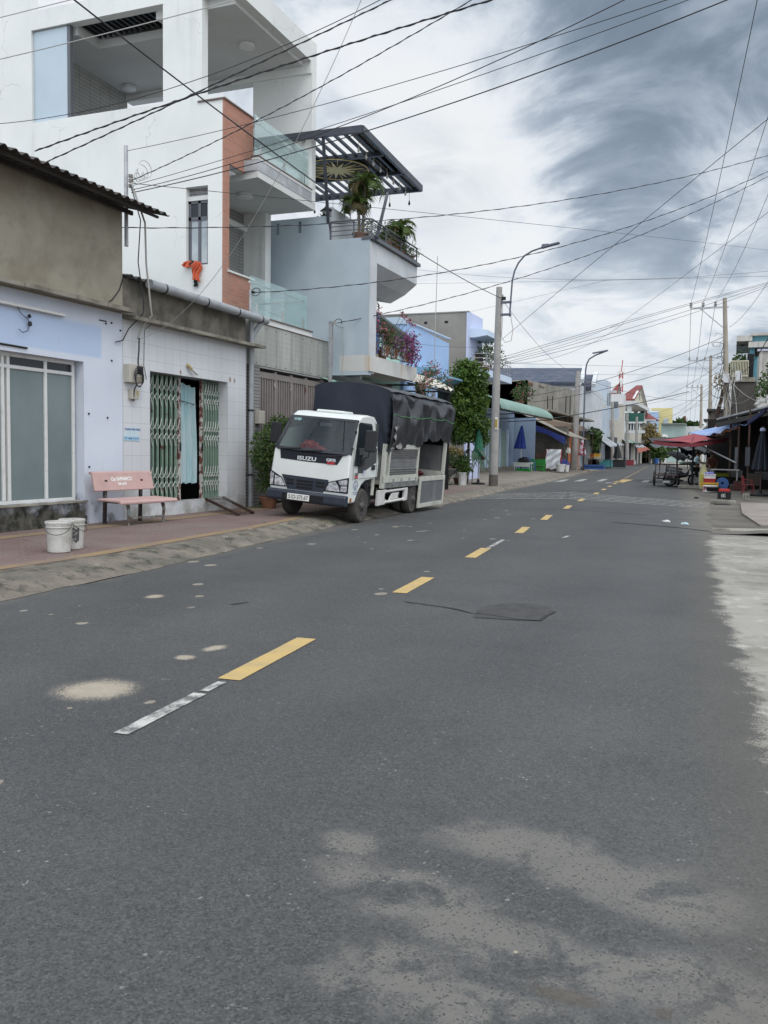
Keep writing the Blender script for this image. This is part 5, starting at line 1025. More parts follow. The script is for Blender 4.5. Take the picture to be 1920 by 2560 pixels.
# front panels
def fpt(x, z, o=0.004):     # on the nose, just proud of it
    y = -0.665+(z-0.90)*0.065/0.46 if z > 0.90 else -0.66-(z-0.56)*0.005/0.34
    return (x, y-o, z)
def fpanel(pts, o, th=0.01):
    m = MB(); n = len(pts); m.v = [fpt(x, z, o) for x, z in pts]+[(p[0], p[1]+th+o, p[2]) for p in [fpt(x, z, 0) for x, z in pts]]
    m.f = [tuple(range(n)), tuple(range(n, 2*n))[::-1]]+[(i, (i+1) % n, n+(i+1) % n, n+i) for i in range(n)]; return m
bp = fpanel([(-1.52, 1.355), (-0.16, 1.355), (-0.27, 1.145), (-0.9, 1.15), (-1.48, 1.165)], 0.006).build('name_panel', GLOSSB, tk, local=True)
SILV = P('silver_letter', (0.72, 0.73, 0.74, 1), rough=0.25, metal=0.3); REDL = P('red_letter', (0.45, 0.03, 0.04, 1), rough=0.4)
fx_, fz_ = (1, 0, 0), (0, 0.14, 0.99)
text('lettering', 'ISUZU', SILV, bp, plane_m(fpt(-0.92, 1.205, 0.012), fx_, fz_), 0.105, 0.003, sx=1.35, offset=0.003, spacing=1.05)
text('lettering', 'QKR', SILV, bp, plane_m(fpt(-0.405, 1.225, 0.012), fx_, fz_), 0.072, 0.002, sx=1.35, offset=0.003)
text('lettering', '230', REDL, bp, plane_m(fpt(-0.405, 1.166, 0.012), fx_, fz_), 0.066, 0.002, sx=1.7, offset=0.004)
for a, b in ((-1.48, -1.26), (-1.15, -0.85), (-0.75, -0.3)): MB().box(a, fpt(0, 1.29, 0.016)[1], 1.285, b, fpt(0, 1.29, 0.0)[1], 1.30).build('air_slot', MATB, bp, local=True)
m = fpanel([(-1.41, 0.86), (-0.40, 0.845), (-0.50, 0.585), (-1.27, 0.585)], 0.006).build('grille', NAVY, tk, local=True)
for a, b in ((-1.30, -1.14), (-1.08, -0.73), (-0.66, -0.48)):
    for z in (0.765, 0.70, 0.64):
        if z == 0.64 and a != -1.08: continue
        MB().box(a, fpt(0, z, 0.010)[1], z-0.022, b, fpt(0, z, 0.003)[1], z+0.022).build('grille_slot', DARK, m, local=True)
def lamp(pts_o, pts_l, pts_s):
    h = fpanel(pts_o, 0.010, 0.03).build('headlight', GLOSSB, tk, local=True); fpanel(pts_l, 0.02, 0.015).build('lens', LAMPC, h, local=True, bevel=0.004)
    for p in pts_s: fpanel(p, 0.018, 0.015).build('indicator', LAMPC, h, local=True)
lamp([(-0.43, 0.80), (0.0, 0.925), (0.0, 0.62), (-0.49, 0.62)], [(-0.40, 0.785), (-0.26, 0.83), (-0.17, 0.72), (-0.16, 0.64), (-0.45, 0.64), (-0.43, 0.70)], [[(-0.20, 0.845), (-0.012, 0.89), (-0.012, 0.78), (-0.15, 0.77)], [(-0.13, 0.75), (-0.012, 0.76), (-0.012, 0.65), (-0.14, 0.65)]])
lamp([(-W, 0.925), (-1.40, 0.80), (-1.30, 0.62), (-W, 0.62)], [(-1.55, 0.83), (-1.42, 0.79), (-1.33, 0.66), (-1.35, 0.635), (-1.56, 0.64)], [[(-W+0.01, 0.89), (-1.58, 0.86), (-1.585, 0.64), (-W+0.01, 0.64)]])
m = MB(); m.prism([(-0.74, 0.36), (-0.77, 0.40), (-0.77, 0.53), (-0.74, 0.575), (-0.60, 0.575), (-0.60, 0.36)], 'x', -W-0.01, 0.01); bp2 = m.build('bumper', NAVY, tk, local=True, bevel=0.02)
MB().box(-1.32, -0.778, 0.40, -0.44, -0.76, 0.515).build('bumper_recess', DARK, bp2, local=True); MB().box(-0.36, -0.776, 0.44, -0.24, -0.764, 0.465).build('fog_lamp', LAMPD, bp2, local=True) if False else None
PLW = P('plate_white', (0.72, 0.72, 0.69, 1), rough=0.5)
pl = MB().box(-1.20, -0.792, 0.395, -0.73, -0.779, 0.515).build('number_plate', PLW, tk, local=True, bevel=0.004)
text('lettering', '51D-375.67', BLACK, pl, plane_m((-0.965, -0.793, 0.452), (1, 0, 0), (0, 0, 1)), 0.112, 0.0015, sx=0.78, offset=0.0008, spacing=1.0)
MB().box(-0.012, -0.52, 0.45, 0.012, -0.45, 0.53).build('side_reflector', P('amber_reflector', (0.35, 0.12, 0.01, 1), rough=0.2), tk, local=True)
# flanks: windows, seams, handle, mirrors, badges
for sx_, x0 in ((1, 0.0), (-1, -W)):
    pts = [(-0.37, 1.15), (-0.14, 1.145), (0.06, 1.30), (0.17, 1.46), (0.62, 1.47), (0.585, 1.93), (0.54, 1.985), (-0.08, 1.995), (-0.16, 1.95)]
    m = MB(); m.v = [(x0+sx_*(0.004-ins(z)), y, z) for y, z in pts]+[(x0+sx_*(-0.01-ins(z)), y, z) for y, z in pts]; n = len(pts); m.f = [tuple(range(n)), tuple(range(n, 2*n))[::-1]]+[(i, (i+1) % n, n+(i+1) % n, n+i) for i in range(n)]
    m.build('side_window', GLASSDARK, tk, local=True)
    for a, b in (((-0.44, 0.90), (-0.46, 1.40)), ((-0.44, 0.90), (0.88, 0.905)), ((0.80, 0.90), (0.83, 1.45)), ((-0.46, 1.40), (-0.20, 2.02)), ((0.83, 1.45), (0.74, 2.02))):
        MB().bar((x0+sx_*(0.001-ins(a[1])), *a), (x0+sx_*(0.001-ins(b[1])), *b), 0.007, 0.004).build('door_seam', MATB, tk, local=True)
    MB().box(min(x0, x0+sx_*0.012), 0.52, 1.06, max(x0, x0+sx_*0.012), 0.70, 1.16).build('door_handle', MATB, tk, local=True, bevel=0.01)
    mx = x0+sx_*0.20; mi = MB().box(mx-0.12, -0.20, 1.44, mx+0.12, -0.14, 1.86).build('wing_mirror', MATB, tk, local=True, bevel=0.025)
    MB().tube([(x0+sx_*0.01, -0.06, 1.24), (x0+sx_*0.06, -0.10, 1.30), (x0+sx_*0.16, -0.13, 1.34), (x0+sx_*0.18, -0.13, 1.60)], 0.012, 6).build('mirror_arm', MATB, mi, local=True); MB().box(min(x0, x0+sx_*0.05), -0.10, 1.16, max(x0, x0+sx_*0.05), -0.02, 1.28).build('mirror_mount', MATB, mi, local=True)
for z, y in ((1.80, -0.33), (1.48, -0.55)): MB().box(-ins(z)-0.01, y-0.03, z-0.02, -ins(z)+0.02, y+0.03, z+0.02).build('windscreen_clip', MATB, tk, local=True)
BLUEI = P('faded_blue_sticker', (0.16, 0.22, 0.34, 1), rough=0.6); SX, SZ = (0, 1, 0), (0, 0, 1)
text('badge', 'QKR', MATB, tk, plane_m((0.004, -0.27, 0.985), SX, SZ), 0.075, 0.001, offset=0.003, sx=1.2); text('badge', '230', REDL, tk, plane_m((0.004, -0.27, 0.928), SX, SZ), 0.07, 0.001, offset=0.004, sx=1.4)
m = MB(); m.lathe([(0.0, 0.003), (0.045, 0.003), (0.045, 0.004), (0.0, 0.004)], (0, 0.10, 1.02), 20, 'x'); rs = m.build('round_sticker', P('pale_blue_round_sticker', (0.45, 0.52, 0.68, 1), rough=0.5), tk, local=True); text('lettering', '2', BLUEI, rs, plane_m((0.0045, 0.10, 1.02), SX, SZ), 0.055, 0.0005, offset=0.002)
m = MB()
for k in range(11):
    a = math.pi*k/10; c_, s_ = math.cos(a), math.sin(a); m.box(0.002, -0.27+0.115*c_-0.011, 0.74+0.11*s_-0.013, 0.004, -0.27+0.115*c_+0.011, 0.74+0.11*s_+0.013)
for z, w in ((0.775, 0.05), (0.745, 0.07), (0.715, 0.075), (0.685, 0.07), (0.64, 0.12), (0.605, 0.11)): m.box(0.002, -0.27-w, z-0.009, 0.004, -0.27+w, z+0.004)
o = m.build('arched_sticker', BLUEI, tk, local=True); o['kind'] = 'stuff'
MB().box(-1.15, 0.12, 2.13, -0.55, 0.66, 2.19).build('roof_hatch', CABW, tk, local=True, bevel=0.03)
# chassis, wheels
CH = P('black_chassis', (0.022, 0.021, 0.02, 1), (0.05, 0.045, 0.04, 1), 6, 0.5, 0.7, 0.8)
m = MB(); m.box(-1.25, -0.4, 0.42, -0.95, 5.6, 0.66); m.box(-0.7, -0.4, 0.42, -0.40, 5.6, 0.66); m.box(-1.5, 0.0, 0.28, -0.2, 0.4, 0.40); m.box(-1.4, 3.2, 0.26, -0.3, 3.5, 0.46); m.box(-1.4, 0.9, 0.4, -0.2, 1.5, 0.8); m.box(-1.5, -0.5, 0.40, -0.16, -0.1, 0.56); m.box(-0.42, 0.66, 0.36, -0.12, 0.9, 0.85); m.build('chassis', CH, tk, local=True)
TYRE = P('dusty_tyre', (0.075, 0.068, 0.06, 1), (0.05, 0.047, 0.043, 1), 9, 0.4, 0.7, 0.9, bump=0.3, bs=50); RIM = P('dark_steel_rim', (0.10, 0.095, 0.09, 1), (0.06, 0.055, 0.05, 1), 12, 0.4, 0.7, 0.6, 0.3)
def wheel(xo, y, sg, dual=False):
    """xo: outer face x; sg=+1 faces +x"""
    r = 0.345; w = 0.19
    pr_ = [(0.20, 0.0), (0.25, 0.015), (0.31, 0.012), (0.335, -0.02), (r, -0.05), (r, -w+0.05), (0.335, -w+0.02), (0.31, -w), (0.2, -w)]
    t_ = MB().lathe([(a, b*sg) for a, b in pr_], (xo, y, r), 36, 'x').build('wheel', TYRE, tk, local=True, smooth=True)
    if dual: MB().lathe([(a, b*sg) for a, b in pr_], (xo-sg*0.22, y, r), 36, 'x').build('inner_tyre', TYRE, t_, local=True, smooth=True)
    d = 0.07 if dual else 0.02
    MB().lathe([(0.205, 0.004*sg), (0.19, -0.012*sg), (0.165, -0.05*sg), (0.13, -0.02*sg), (0.10, (0.012)*sg), (0.075, 0.03*sg), (0.05, 0.05*sg), (0.0, 0.052*sg)], (xo, y, r), 28, 'x').build('rim', RIM, t_, local=True, smooth=True)
    b = MB()
    for k in range(6): a = k*math.pi/3; b.lathe([(0.014, -0.01*sg), (0.014, 0.03*sg), (0.0, 0.032*sg)], (xo, y+0.115*math.cos(a), r+0.115*math.sin(a)), 6, 'x')
    o = b.build('wheel_nut', RIM, t_, local=True); o['kind'] = 'stuff'
    h = MB()
    for k in range(6): a = k*math.pi/3+0.5; h.lathe([(0.024, -0.03*sg), (0.024, -0.024*sg)], (xo, y+0.158*math.cos(a), r+0.158*math.sin(a)), 10, 'x')
    o = h.build('rim_hole', DARK, t_, local=True); o['kind'] = 'stuff'
wheel(-0.02, 0.19, 1); wheel(-W+0.02, 0.19, -1); wheel(-0.02, 3.40, 1, True); wheel(-W+0.02, 3.40, -1, True)
MB().tube([(-0.16, 0.19+0.47*math.cos(a), 0.36+0.50*math.sin(a)) for a in np.linspace(-0.1, math.pi*0.95, 14)], 0.11, 8).build('wheel_arch', MATB, tk, local=True)
m = MB(); m.box(-0.30, 0.66, 0.30, -0.05, 0.70, 0.72); m.build('mudflap', BLACK, tk, local=True)
m = MB(); m.tube([(-0.14, 0.92, 0.52), (-0.14, 0.92, 1.05)], 0.07, 10); m.build('air_intake', P('cream_pipe', (0.5, 0.5, 0.44, 1), rough=0.6), tk, local=True)
# cargo body
CREAM = P('worn_cream_paint', (0.50, 0.50, 0.44, 1), (0.42, 0.42, 0.37, 1), 2.5, 0.4, 0.7, 0.55, streak=(0.2, 0.17, 0.12, 1), sa=0.6, speck=(0.15, 0.12, 0.09, 1), ss=16)
RIB = P('ribbed_steel', (0.20, 0.20, 0.205, 1), (0.15, 0.15, 0.155, 1), 3, 0.4, 0.7, 0.5, 0.2); DUSTP = P('dusty_grey_panel', (0.11, 0.115, 0.12, 1), (0.17, 0.17, 0.168, 1), 2.2, 0.35, 0.7, 0.7, streak=(0.32, 0.31, 0.29, 1), sa=0.5, bump=0.1)
m = MB(); m.box(-W-0.02, 1.14, 0.74, 0.02, 5.66, 0.82); m.build('bed_floor', P('dusty_bed_floor', (0.26, 0.245, 0.22, 1), (0.17, 0.16, 0.145, 1), 4, 0.4, 0.7, 0.9), tk, local=True)
m = MB(); m.box(-W-0.03, 1.12, 0.70, 0.035, 5.68, 0.80) if False else m.box(0.02, 1.13, 0.78, 0.045, 3.46, 0.93); m.build('side_rail', CREAM, tk, local=True); MB().box(0.0, 1.14, 0.66, 0.035, 3.55, 0.78).build('under_rail', P('grey_under_rail', (0.20, 0.2, 0.19, 1), (0.13, 0.13, 0.12, 1), 5, 0.4, 0.7, 0.8), tk, local=True)
for y in (1.72, 2.25, 2.78, 3.25): MB().box(0.035, y, 0.72, 0.065, y+0.05, 0.86).build('latch', STEEL, tk, local=True)
for y0, y1, z0, z1 in ((1.13, 1.26, 0.66, 1.60), (1.40, 1.49, 0.9, 1.62), (3.34, 3.44, 0.75, 1.66), (5.55, 5.66, 0.75, 1.75)):
    for x in (-0.03, -W-0.03): MB().box(x, y0, z0, x+0.07, y1, z1).build('body_post', CREAM, tk, local=True)
MB().box(-0.01, 1.26, 1.50, 0.035, 3.40, 1.60).build('top_rail', CREAM, tk, local=True)
m = MB(); zz = 0.93; ny = 0
prof_ = [(0.012, 0.93), (0.012, 0.945)]
for z in (0.955, 1.0, 1.05): prof_ += [(0.012, z), (0.032, z+0.008), (0.032, z+0.02), (0.012, z+0.028)]
prof_ += [(0.012, 1.10), (0.018, 1.105), (0.018, 1.19), (0.012, 1.195), (0.018, 1.20), (0.018, 1.29), (0.012, 1.295)]
for z in (1.31, 1.355, 1.40, 1.445): prof_ += [(0.012, z), (0.032, z+0.008), (0.032, z+0.02), (0.012, z+0.028)]
prof_ += [(0.012, 1.50), (-0.01, 1.50), (-0.01, 0.93)]
m.prism(prof_, 'y', 1.50, 3.33); sp_ = m.build('side_panel', RIB, tk, local=True)
m = MB()
for z in (0.955, 1.0, 1.05, 1.31, 1.355, 1.40, 1.445): m.box(0.030, 1.51, z+0.006, 0.036, 3.32, z+0.022)
o = m.build('bright_rib', CHROME, sp_, local=True); o['kind'] = 'stuff'
m = MB(); m.box(-W-0.01, 1.26, 0.82, -W+0.02, 5.55, 1.62); m.box(-W, 5.6, 0.82, 0, 5.63, 1.6); m.box(-W+0.02, 1.18, 0.82, -0.03, 1.22, 2.6); m.build('inner_panel', DUSTP, tk, local=True)
MB().box(-W, 5.56, 0.82, -0.03, 5.60, 0.95).build('tail_rail', CREAM, tk, local=True)
gt_ = MB(); gt_.box(0.04, 3.56, 0.12, 0.085, 3.66, 0.86); gt_.box(0.04, 5.50, 0.12, 0.085, 5.60, 0.86); gt_.box(0.04, 3.66, 0.75, 0.085, 5.50, 0.86); gt_.box(0.04, 3.66, 0.12, 0.085, 5.50, 0.22); gg = gt_.build('side_gate', CREAM, tk, local=True, bevel=0.006)
MB().box(0.05, 3.66, 0.22, 0.072, 5.50, 0.75).build('gate_panel', DUSTP, gg, local=True)
for y in (3.8, 4.2, 4.6, 5.0, 5.4): MB().box(0.0, y, 0.855, 0.07, y+0.06, 0.88).build('gate_hinge', STEEL, gg, local=True)
MB().tube([(-0.5, 4.55, 1.7), (-0.48, 4.57, 1.3), (-0.5, 4.62, 1.1), (-0.45, 4.55, 0.95)], 0.012, 6).build('strap', P('green_strap', (0.10, 0.42, 0.32, 1)), tk, local=True)
# side guard
GUARD = P('white_guard', (0.60, 0.58, 0.56, 1), (0.5, 0.48, 0.46, 1), 5, 0.4, 0.7, 0.6, streak=(0.25, 0.22, 0.19, 1), sa=0.6)
m = MB(); m.prism([(0.96, 0.30), (1.42, 0.315), (1.36, 0.40), (1.36, 0.52), (1.44, 0.60), (1.44, 0.635), (0.96, 0.62)], 'x', -0.03, 0.03); m.prism([(2.62, 0.33), (2.86, 0.34), (2.86, 0.63), (2.62, 0.63), (2.66, 0.55), (2.66, 0.42)], 'x', -0.03, 0.03); m.prism([(1.70, 0.39), (2.22, 0.40), (2.32, 0.54), (1.86, 0.535)], 'x', -0.02, 0.012); each(m, 'side_guard', GUARD, tk, local=True, bevel=0.01)
for z in (0.365, 0.595): MB().tube([(0.0, 1.30, z-0.01), (0.0, 2.75, z+0.005)], 0.03, 8).build('guard_bar', GUARD, tk, local=True)
for y in (1.55, 2.4): MB().bar((0.0, y, 0.36), (-0.25, y-0.15, 0.68), 0.04).build('guard_strut', CREAM, tk, local=True)
# tarpaulin
t = NT('black_tarpaulin'); t.set(0.36, 0, 0.5); c = t.mix(t.step(t.noise(1.5, 5), 0.35, 0.7), (0.016, 0.0175, 0.022, 1), (0.025, 0.027, 0.032, 1)); t.col(t.mix(t.math('MULTIPLY', t.step(t.noise(5, 6, 0.65), 0.5, 0.75), 0.4), c, (0.075, 0.072, 0.07, 1))); t.bump(t.noise(11, 7, 0.6), 0.25, 0.02); TARP = t.m
t = NT('navy_canvas'); t.set(0.75, 0, 0.3); t.col(t.mix(t.step(t.noise(1.5, 5), 0.35, 0.7), (0.016, 0.021, 0.033, 1), (0.024, 0.029, 0.041, 1))); t.bump(t.noise(6, 6, 0.6), 0.2, 0.02); CANV = t.m
ty0, ty1 = 1.16, 5.80; anch = [1.16, 2.0, 3.15, 4.3, 5.25, 5.80]
def swag(y, v):
    for a, b in zip(anch, anch[1:]):
        if a <= y <= b+1e-6:
            s = (y-(a+b)/2)/((b-a)/2); w = b-a
            arc = v-0.42*w*(1-s*s)+0.22*mn.noise(Vector((y*0.9, v*1.3, 2.0))); f = 0.065*w*math.sin(arc*8+a*3)*max(0, 1-s**6)*max(0.0, 1.0-v*0.75)*min(1, v*8)
            ple = 0.06*math.exp(-((1-abs(s))*w/0.085)**2)*(1-0.55*v)*min(1, v*6)
            return f+ple+0.05*mn.noise(Vector((y*1.1+v*0.6, v*0.9, 7.0)))+0.02*mn.noise(Vector((y*4, v*2.0, 1.0)))
    return 0
def side_t(u, v):
    y = ty0+(ty1-ty0)*u; zb = 1.50+0.10*min(1, max(0, (y-1.9)/1.2))+0.13*min(1, max(0, (y-3.2)/0.9))+0.035*math.sin(y*5.3)+0.02*math.sin(y*13); zt = 2.70+0.015*math.sin(y*4)-0.02*math.exp(-((y-3.3)/0.3)**2)
    x = 0.03+0.05*math.sin(v*2.6)+swag(y, v)+0.008*math.sin(y*31+v*9)*v+0.05*max(0, v-0.86)*math.sin(y*17)-0.06*(1-min(1, v*7))
    return (x, y, zt+(zb-zt)*v)
m = MB().grid(side_t, 150, 46, 0.006); tp_ = m.build('tarpaulin', TARP, tk, local=True, smooth=True)
def top_t(u, v):
    s = v*2-1; y = ty0+(ty1-ty0)*u; rib = 0.03*(abs(math.sin(math.pi*u*5))-0.5)
    return (-W/2-s*(W/2+0.03), y, 2.70+0.12*(1-abs(s)**3.2)-0.02*abs(rib)*30*(1-s*s)*0.5+0.01*math.sin(y*7+s*4))
MB().grid(top_t, 60, 20, 0.006).build('tarpaulin_top', TARP, tk, local=True, smooth=True)
def front_t(u, v):
    s = u*2-1; zt = 2.70+0.12*(1-abs(s)**3.2); zb = 1.42+0.03*math.sin(u*9); x = -W/2-s*(W/2+0.035)
    return (x, ty0-0.02-0.03*math.sin(v*3.1)*(1-s*s)-0.012*math.sin(u*37+v*11)*max(0, 0.35-u)*4*v, zt+(zb-zt)*v)
MB().grid(front_t, 60, 30, 0.006).build('tarpaulin_front', CANV, tk, local=True, smooth=True)
def wrap_t(u, v): zb = 1.44; zt = 2.68; return (0.02+0.012*math.sin(v*40)*v+0.03*u, ty0-0.03+u*0.42*(0.22+0.3*v+0.5*(v > 0.72)*(v-0.72)), zt+(zb-zt)*v)
MB().grid(wrap_t, 6, 40, 0.005).build('tarpaulin_wrap', CANV, tk, local=True, smooth=True)
def back_t(u, v): s = u*2-1; zt = 2.69+0.12*(1-abs(s)**3.2); return (-W/2-s*(W/2+0.03), ty1+0.01, zt+(1.45-zt)*v)
MB().grid(back_t, 16, 8, 0.005).build('tarpaulin_back', TARP, tk, local=True); 
def far_t(u, v): return (-W-0.04, ty0+(ty1-ty0)*u, 2.70+(1.55-2.70)*v)
MB().grid(far_t, 16, 6, 0.005).build('tarpaulin_far_side', TARP, tk, local=True)
MB().tube([side_t(i/40, 0.42+0.10*i/40+0.006*math.sin(i)) [0:1][0:0] or (side_t(i/40, 0.40+0.10*i/40)[0]+0.014, side_t(i/40, 0.4)[1], side_t(i/40, 0.40+0.10*i/40)[2]) for i in range(1, 41)], 0.008, 5).build('rope', P('green_rope', (0.08, 0.22, 0.10, 1)), tp_, local=True)
def patch_t(u, v): y = 1.42+0.42*u; return (0.09+0.03*math.sin(u*5+v*3)+0.025*math.sin(v*11+u*4), y, 1.96-0.42*v+0.04*math.sin(u*6))
MB().grid(patch_t, 14, 14, 0.005).build('patch', P('grey_plastic_patch', (0.26, 0.25, 0.24, 1), (0.10, 0.10, 0.10, 1), 7, 0.42, 0.6, 0.4), tp_, local=True, smooth=True)
# things lying in the truck
rb = thing('plastic_bag', 'crumpled red plastic bag on the dashboard behind the truck windscreen', 'bag', TM @ Vector((-1.02, -0.33, 1.31))); rb.rotation_euler = TRE
def blobm(c, rx, ry, rz_, seed, k=0.35, fq=4.0):
    m = MB(); N, M_ = 30, 16
    for i in range(M_+1):
        th = math.pi*i/M_
        for j in range(N):
            ph = 2*math.pi*j/N; d = Vector((math.sin(th)*math.cos(ph), math.sin(th)*math.sin(ph), math.cos(th))); r = 1+k*mn.noise(d*fq+Vector((seed, seed*2, 0)))+0.5*k*mn.noise(d*fq*2.6+Vector((seed*3, 1, 0)))
            z = d.z*rz_*r; m.v.append((c[0]+d.x*rx*r, c[1]+d.y*ry*r, max(c[2]+z, 0.0)))
    for i in range(M_):
        for j in range(N): m.f.append((i*N+j, i*N+(j+1) % N, (i+1)*N+(j+1) % N, (i+1)*N+j))
    return m
REDP = P('red_plastic_film', (0.42, 0.03, 0.025, 1), (0.30, 0.02, 0.02, 1), 14, 0.42, 0.6, 0.25)
m = blobm((0, 0.02, 0.07), 0.20, 0.12, 0.17, 2.0, 0.5); m.build('bag', REDP, rb, local=True, smooth=True)
m = blobm((0.24, 0.0, 0.05), 0.13, 0.09, 0.10, 5.0, 0.5); m.build('tied_end', REDP, rb, local=True, smooth=True)
rn_ = thing('cloth_bundle', 'dark red cloth bundle lying on the open truck bed', 'bundle', TM @ Vector((-0.55, 4.55, 0.83))); rn_.rotation_euler = TRE
blobm((0, 0, 0.05), 0.35, 0.28, 0.10, 3.0, 0.5).build('cloth', P('dark_red_cloth', (0.10, 0.015, 0.022, 1), rough=0.9), rn_, local=True, smooth=True)
# ------------------------------------------------------------------ left side further down the street
def hbox(uL, uF, uE, v, Y, vx=None):
    """world box of a building whose camera-facing side spans uL..uF at distance Y and whose street front ends at uE"""
    a = atY(uL, v, Y); b = atY(uF, v, Y); y1 = atX(uE, v, b.x).y if uE else Y+6
    return a.x, b.x, Y, y1, b.z
def g4(x, y): return 1250+x/4.1475, 900+y/4.1475
SKYB = P('sky_blue_render', (0.33, 0.48, 0.74, 1), (0.37, 0.53, 0.78, 1), 0.6, 0.35, 0.7, 0.8, streak=(0.45, 0.55, 0.7, 1), sa=0.3)
PALEB = P('pale_blue_trim', (0.56, 0.66, 0.78, 1), (0.5, 0.6, 0.72, 1), 1, 0.4, 0.7, 0.8)
sb_ = thing('sky_blue_house', 'sky blue house with cream street awning between bougainvillea and tree', 'house', (-3, 19, 0))
p0, p1 = atX(1011, 801, -0.8), atX(1123, 856, -0.8); ya, yb, zt = p0.y, p1.y, p0.z
m = MB(); m.prism([(ya, 0.05), (yb, 0.05), (yb, p1.z-0.05), (ya, zt)], 'x', -12, -0.8); m.build('wall', SKYB, sb_)
m = MB(); m.box(-4.2, ya-0.03, zt-0.12, -0.75, ya+0.25, zt+0.12); m.build('parapet', PALEB, sb_); MB().box(-0.85, ya, zt-0.02, -0.74, yb+0.03, zt+0.03).build('coping', PALEB, sb_)
for (u, v, w) in ((1036, 913, 1.4), (1092, 936, 1.6)):
    q = atX(u, v, -0.8); MB().prism([(-0.79, q.z-0.04), (-0.2, q.z-0.10), (-0.2, q.z-0.16), (-0.55, q.z-0.32), (-0.79, q.z-0.34)], 'y', q.y, q.y+w).build('window_canopy', P('blue_canopy', (0.22, 0.42, 0.56, 1), rough=0.7), sb_)
    MB().box(-0.80, q.y+0.15, q.z-1.5, -0.785, q.y+w-0.15, q.z-0.36).build('window', GLASSDARK, sb_)
e0, e1 = atX(1052, 959, 1.0), atX(1134, 979, 1.0)
def aw_(u, v): return (-0.78+1.78*v, 12.2+(e1.y-12.2)*u, e0.z+0.55*(1-v**2.6)+0.03*math.sin(u*46)*(v > 0.9)*0.6+0.02*math.sin(u*60))
CRM = P('cream_awning_sheet', (0.55, 0.53, 0.46, 1), (0.46, 0.44, 0.37, 1), 1.3, 0.4, 0.7, 0.6, streak=(0.3, 0.2, 0.1, 1), sa=0.5)
awn = MB().grid(aw_, 120, 10, 0.02).build('awning', CRM, sb_, smooth=True)
m = MB(); m.bar((0.95, 12.2, e0.z-0.06), (0.95, e1.y, e0.z-0.06), 0.05); m.bar((0.4, 12.2, e0.z+0.15), (0.4, e1.y, e0.z+0.15), 0.05)
for y in (13.5, 16.5, e1.y-0.3): m.bar((0.9, y, 0.13), (0.9, y, e0.z), 0.09); m.bar((-0.7, y, e0.z), (0.95, y, e0.z-0.03), 0.05)
each(m, 'awning_bar', BLACK, awn)
MB().box(-0.795, 12.4, 0.1, -0.78, yb, e0.z-0.25).build('shop_front', P('blue_shop_shade', (0.16, 0.26, 0.36, 1), rough=0.7), sb_)
# mint gable behind the bougainvillea
mh = thing('mint_house', 'narrow mint green gable with a little sheet roof behind bougainvillea', 'house', (-2, 14, 0))
q0, q1 = atX(945, 806, -0.9), atX(1001, 846, -0.9)
MINT = P('mint_render', (0.40, 0.62, 0.55, 1), (0.36, 0.57, 0.51, 1), 1, 0.4, 0.7, 0.8)
m = MB(); m.prism([(12.4, 0.05), (ya-0.1, 0.05), (ya-0.1, q1.z-0.1), (q1.y, q1.z), (12.4, q0.z+(q1.z-q0.z)*(12.4-q0.y)/(q1.y-q0.y))], 'x', -6, -0.9); m.build('wall', MINT, mh)
m = MB(); sl2 = (q1.z-q0.z)/(q1.y-q0.y); m.prism([(12.38, q0.z+sl2*(12.38-q0.y)), (q1.y+0.5, q1.z+sl2*0.5), (q1.y+0.5, q1.z+sl2*0.5+0.07), (12.38, q0.z+sl2*(12.38-q0.y)+0.07)], 'x', -6, -0.55); m.build('roof', P('dark_sheet_roof', (0.10, 0.13, 0.13, 1), (0.16, 0.19, 0.18, 1), 3, 0.4, 0.7, 0.7), mh)
wt_ = thing('water_tank', 'blue plastic water tank just visible beside the blue grey house', 'tank', (-0.9, 13.3, 6.0)); q = atY(943, 790, 13.3)
MB().lathe([(0.4, -0.9), (0.42, -0.8), (0.42, 0.3), (0.38, 0.42), (0.1, 0.5), (0, 0.5)], (q.x-0.35, 13.3, q.z-0.3), 20).build('body', P('blue_plastic', (0.035, 0.10, 0.28, 1), rough=0.4), wt_, smooth=True); MB().box(q.x-0.75, 12.9, q.z-1.4, q.x+0.05, 13.7, q.z-1.2).build('stand', CONCD, wt_)
# raw concrete house with a violet front
RAW = P('raw_concrete', (0.275, 0.26, 0.23, 1), (0.225, 0.212, 0.19, 1), 0.8, 0.35, 0.68, 0.92, streak=(0.14, 0.13, 0.12, 1), sa=0.45, bump=0.2, bs=20)
VIOL = P('pale_violet_render', (0.52, 0.57, 0.74, 1), (0.47, 0.52, 0.7, 1), 0.9, 0.4, 0.7, 0.8)
gh = thing('concrete_house', 'raw grey concrete house wall with pale violet front and planted balcony', 'house', (-4, 28, 0))
xa, xb, y0, y1, zt = hbox(965, 1169, 1205, 780, 26.0)
MB().box(-11, y0, 0.05, xb-0.03, y1, zt).build('wall', RAW, gh); MB().box(xb-0.03, y0-0.02, 0.05, xb+0.05, y1, zt+0.03).build('front', VIOL, gh); MB().box(-11, y0-0.03, zt, xb+0.05, y0+0.2, zt+0.05).build('coping', RAW, gh)
q = atY(1228, 836, y1-1.5); MB().prism([(xb+0.05, q.z+0.22), (q.x, q.z+0.12), (q.x, q.z-0.12), (xb+0.3, q.z-0.2), (xb+0.05, q.z-0.2)], 'y', y1-2.2, y1+0.3).build('canopy', PALEB, gh)
m = MB(); zc = 6.0; pts = [(y0+0.9, zc-2.0), (y0+2.1, zc-2.0), (y0+2.1, zc-0.5)]+[(y0+1.5+0.6*math.cos(a), zc-0.5+0.6*math.sin(a)) for a in np.linspace(0.2, math.pi-0.2, 9)]+[(y0+0.9, zc-0.5)]
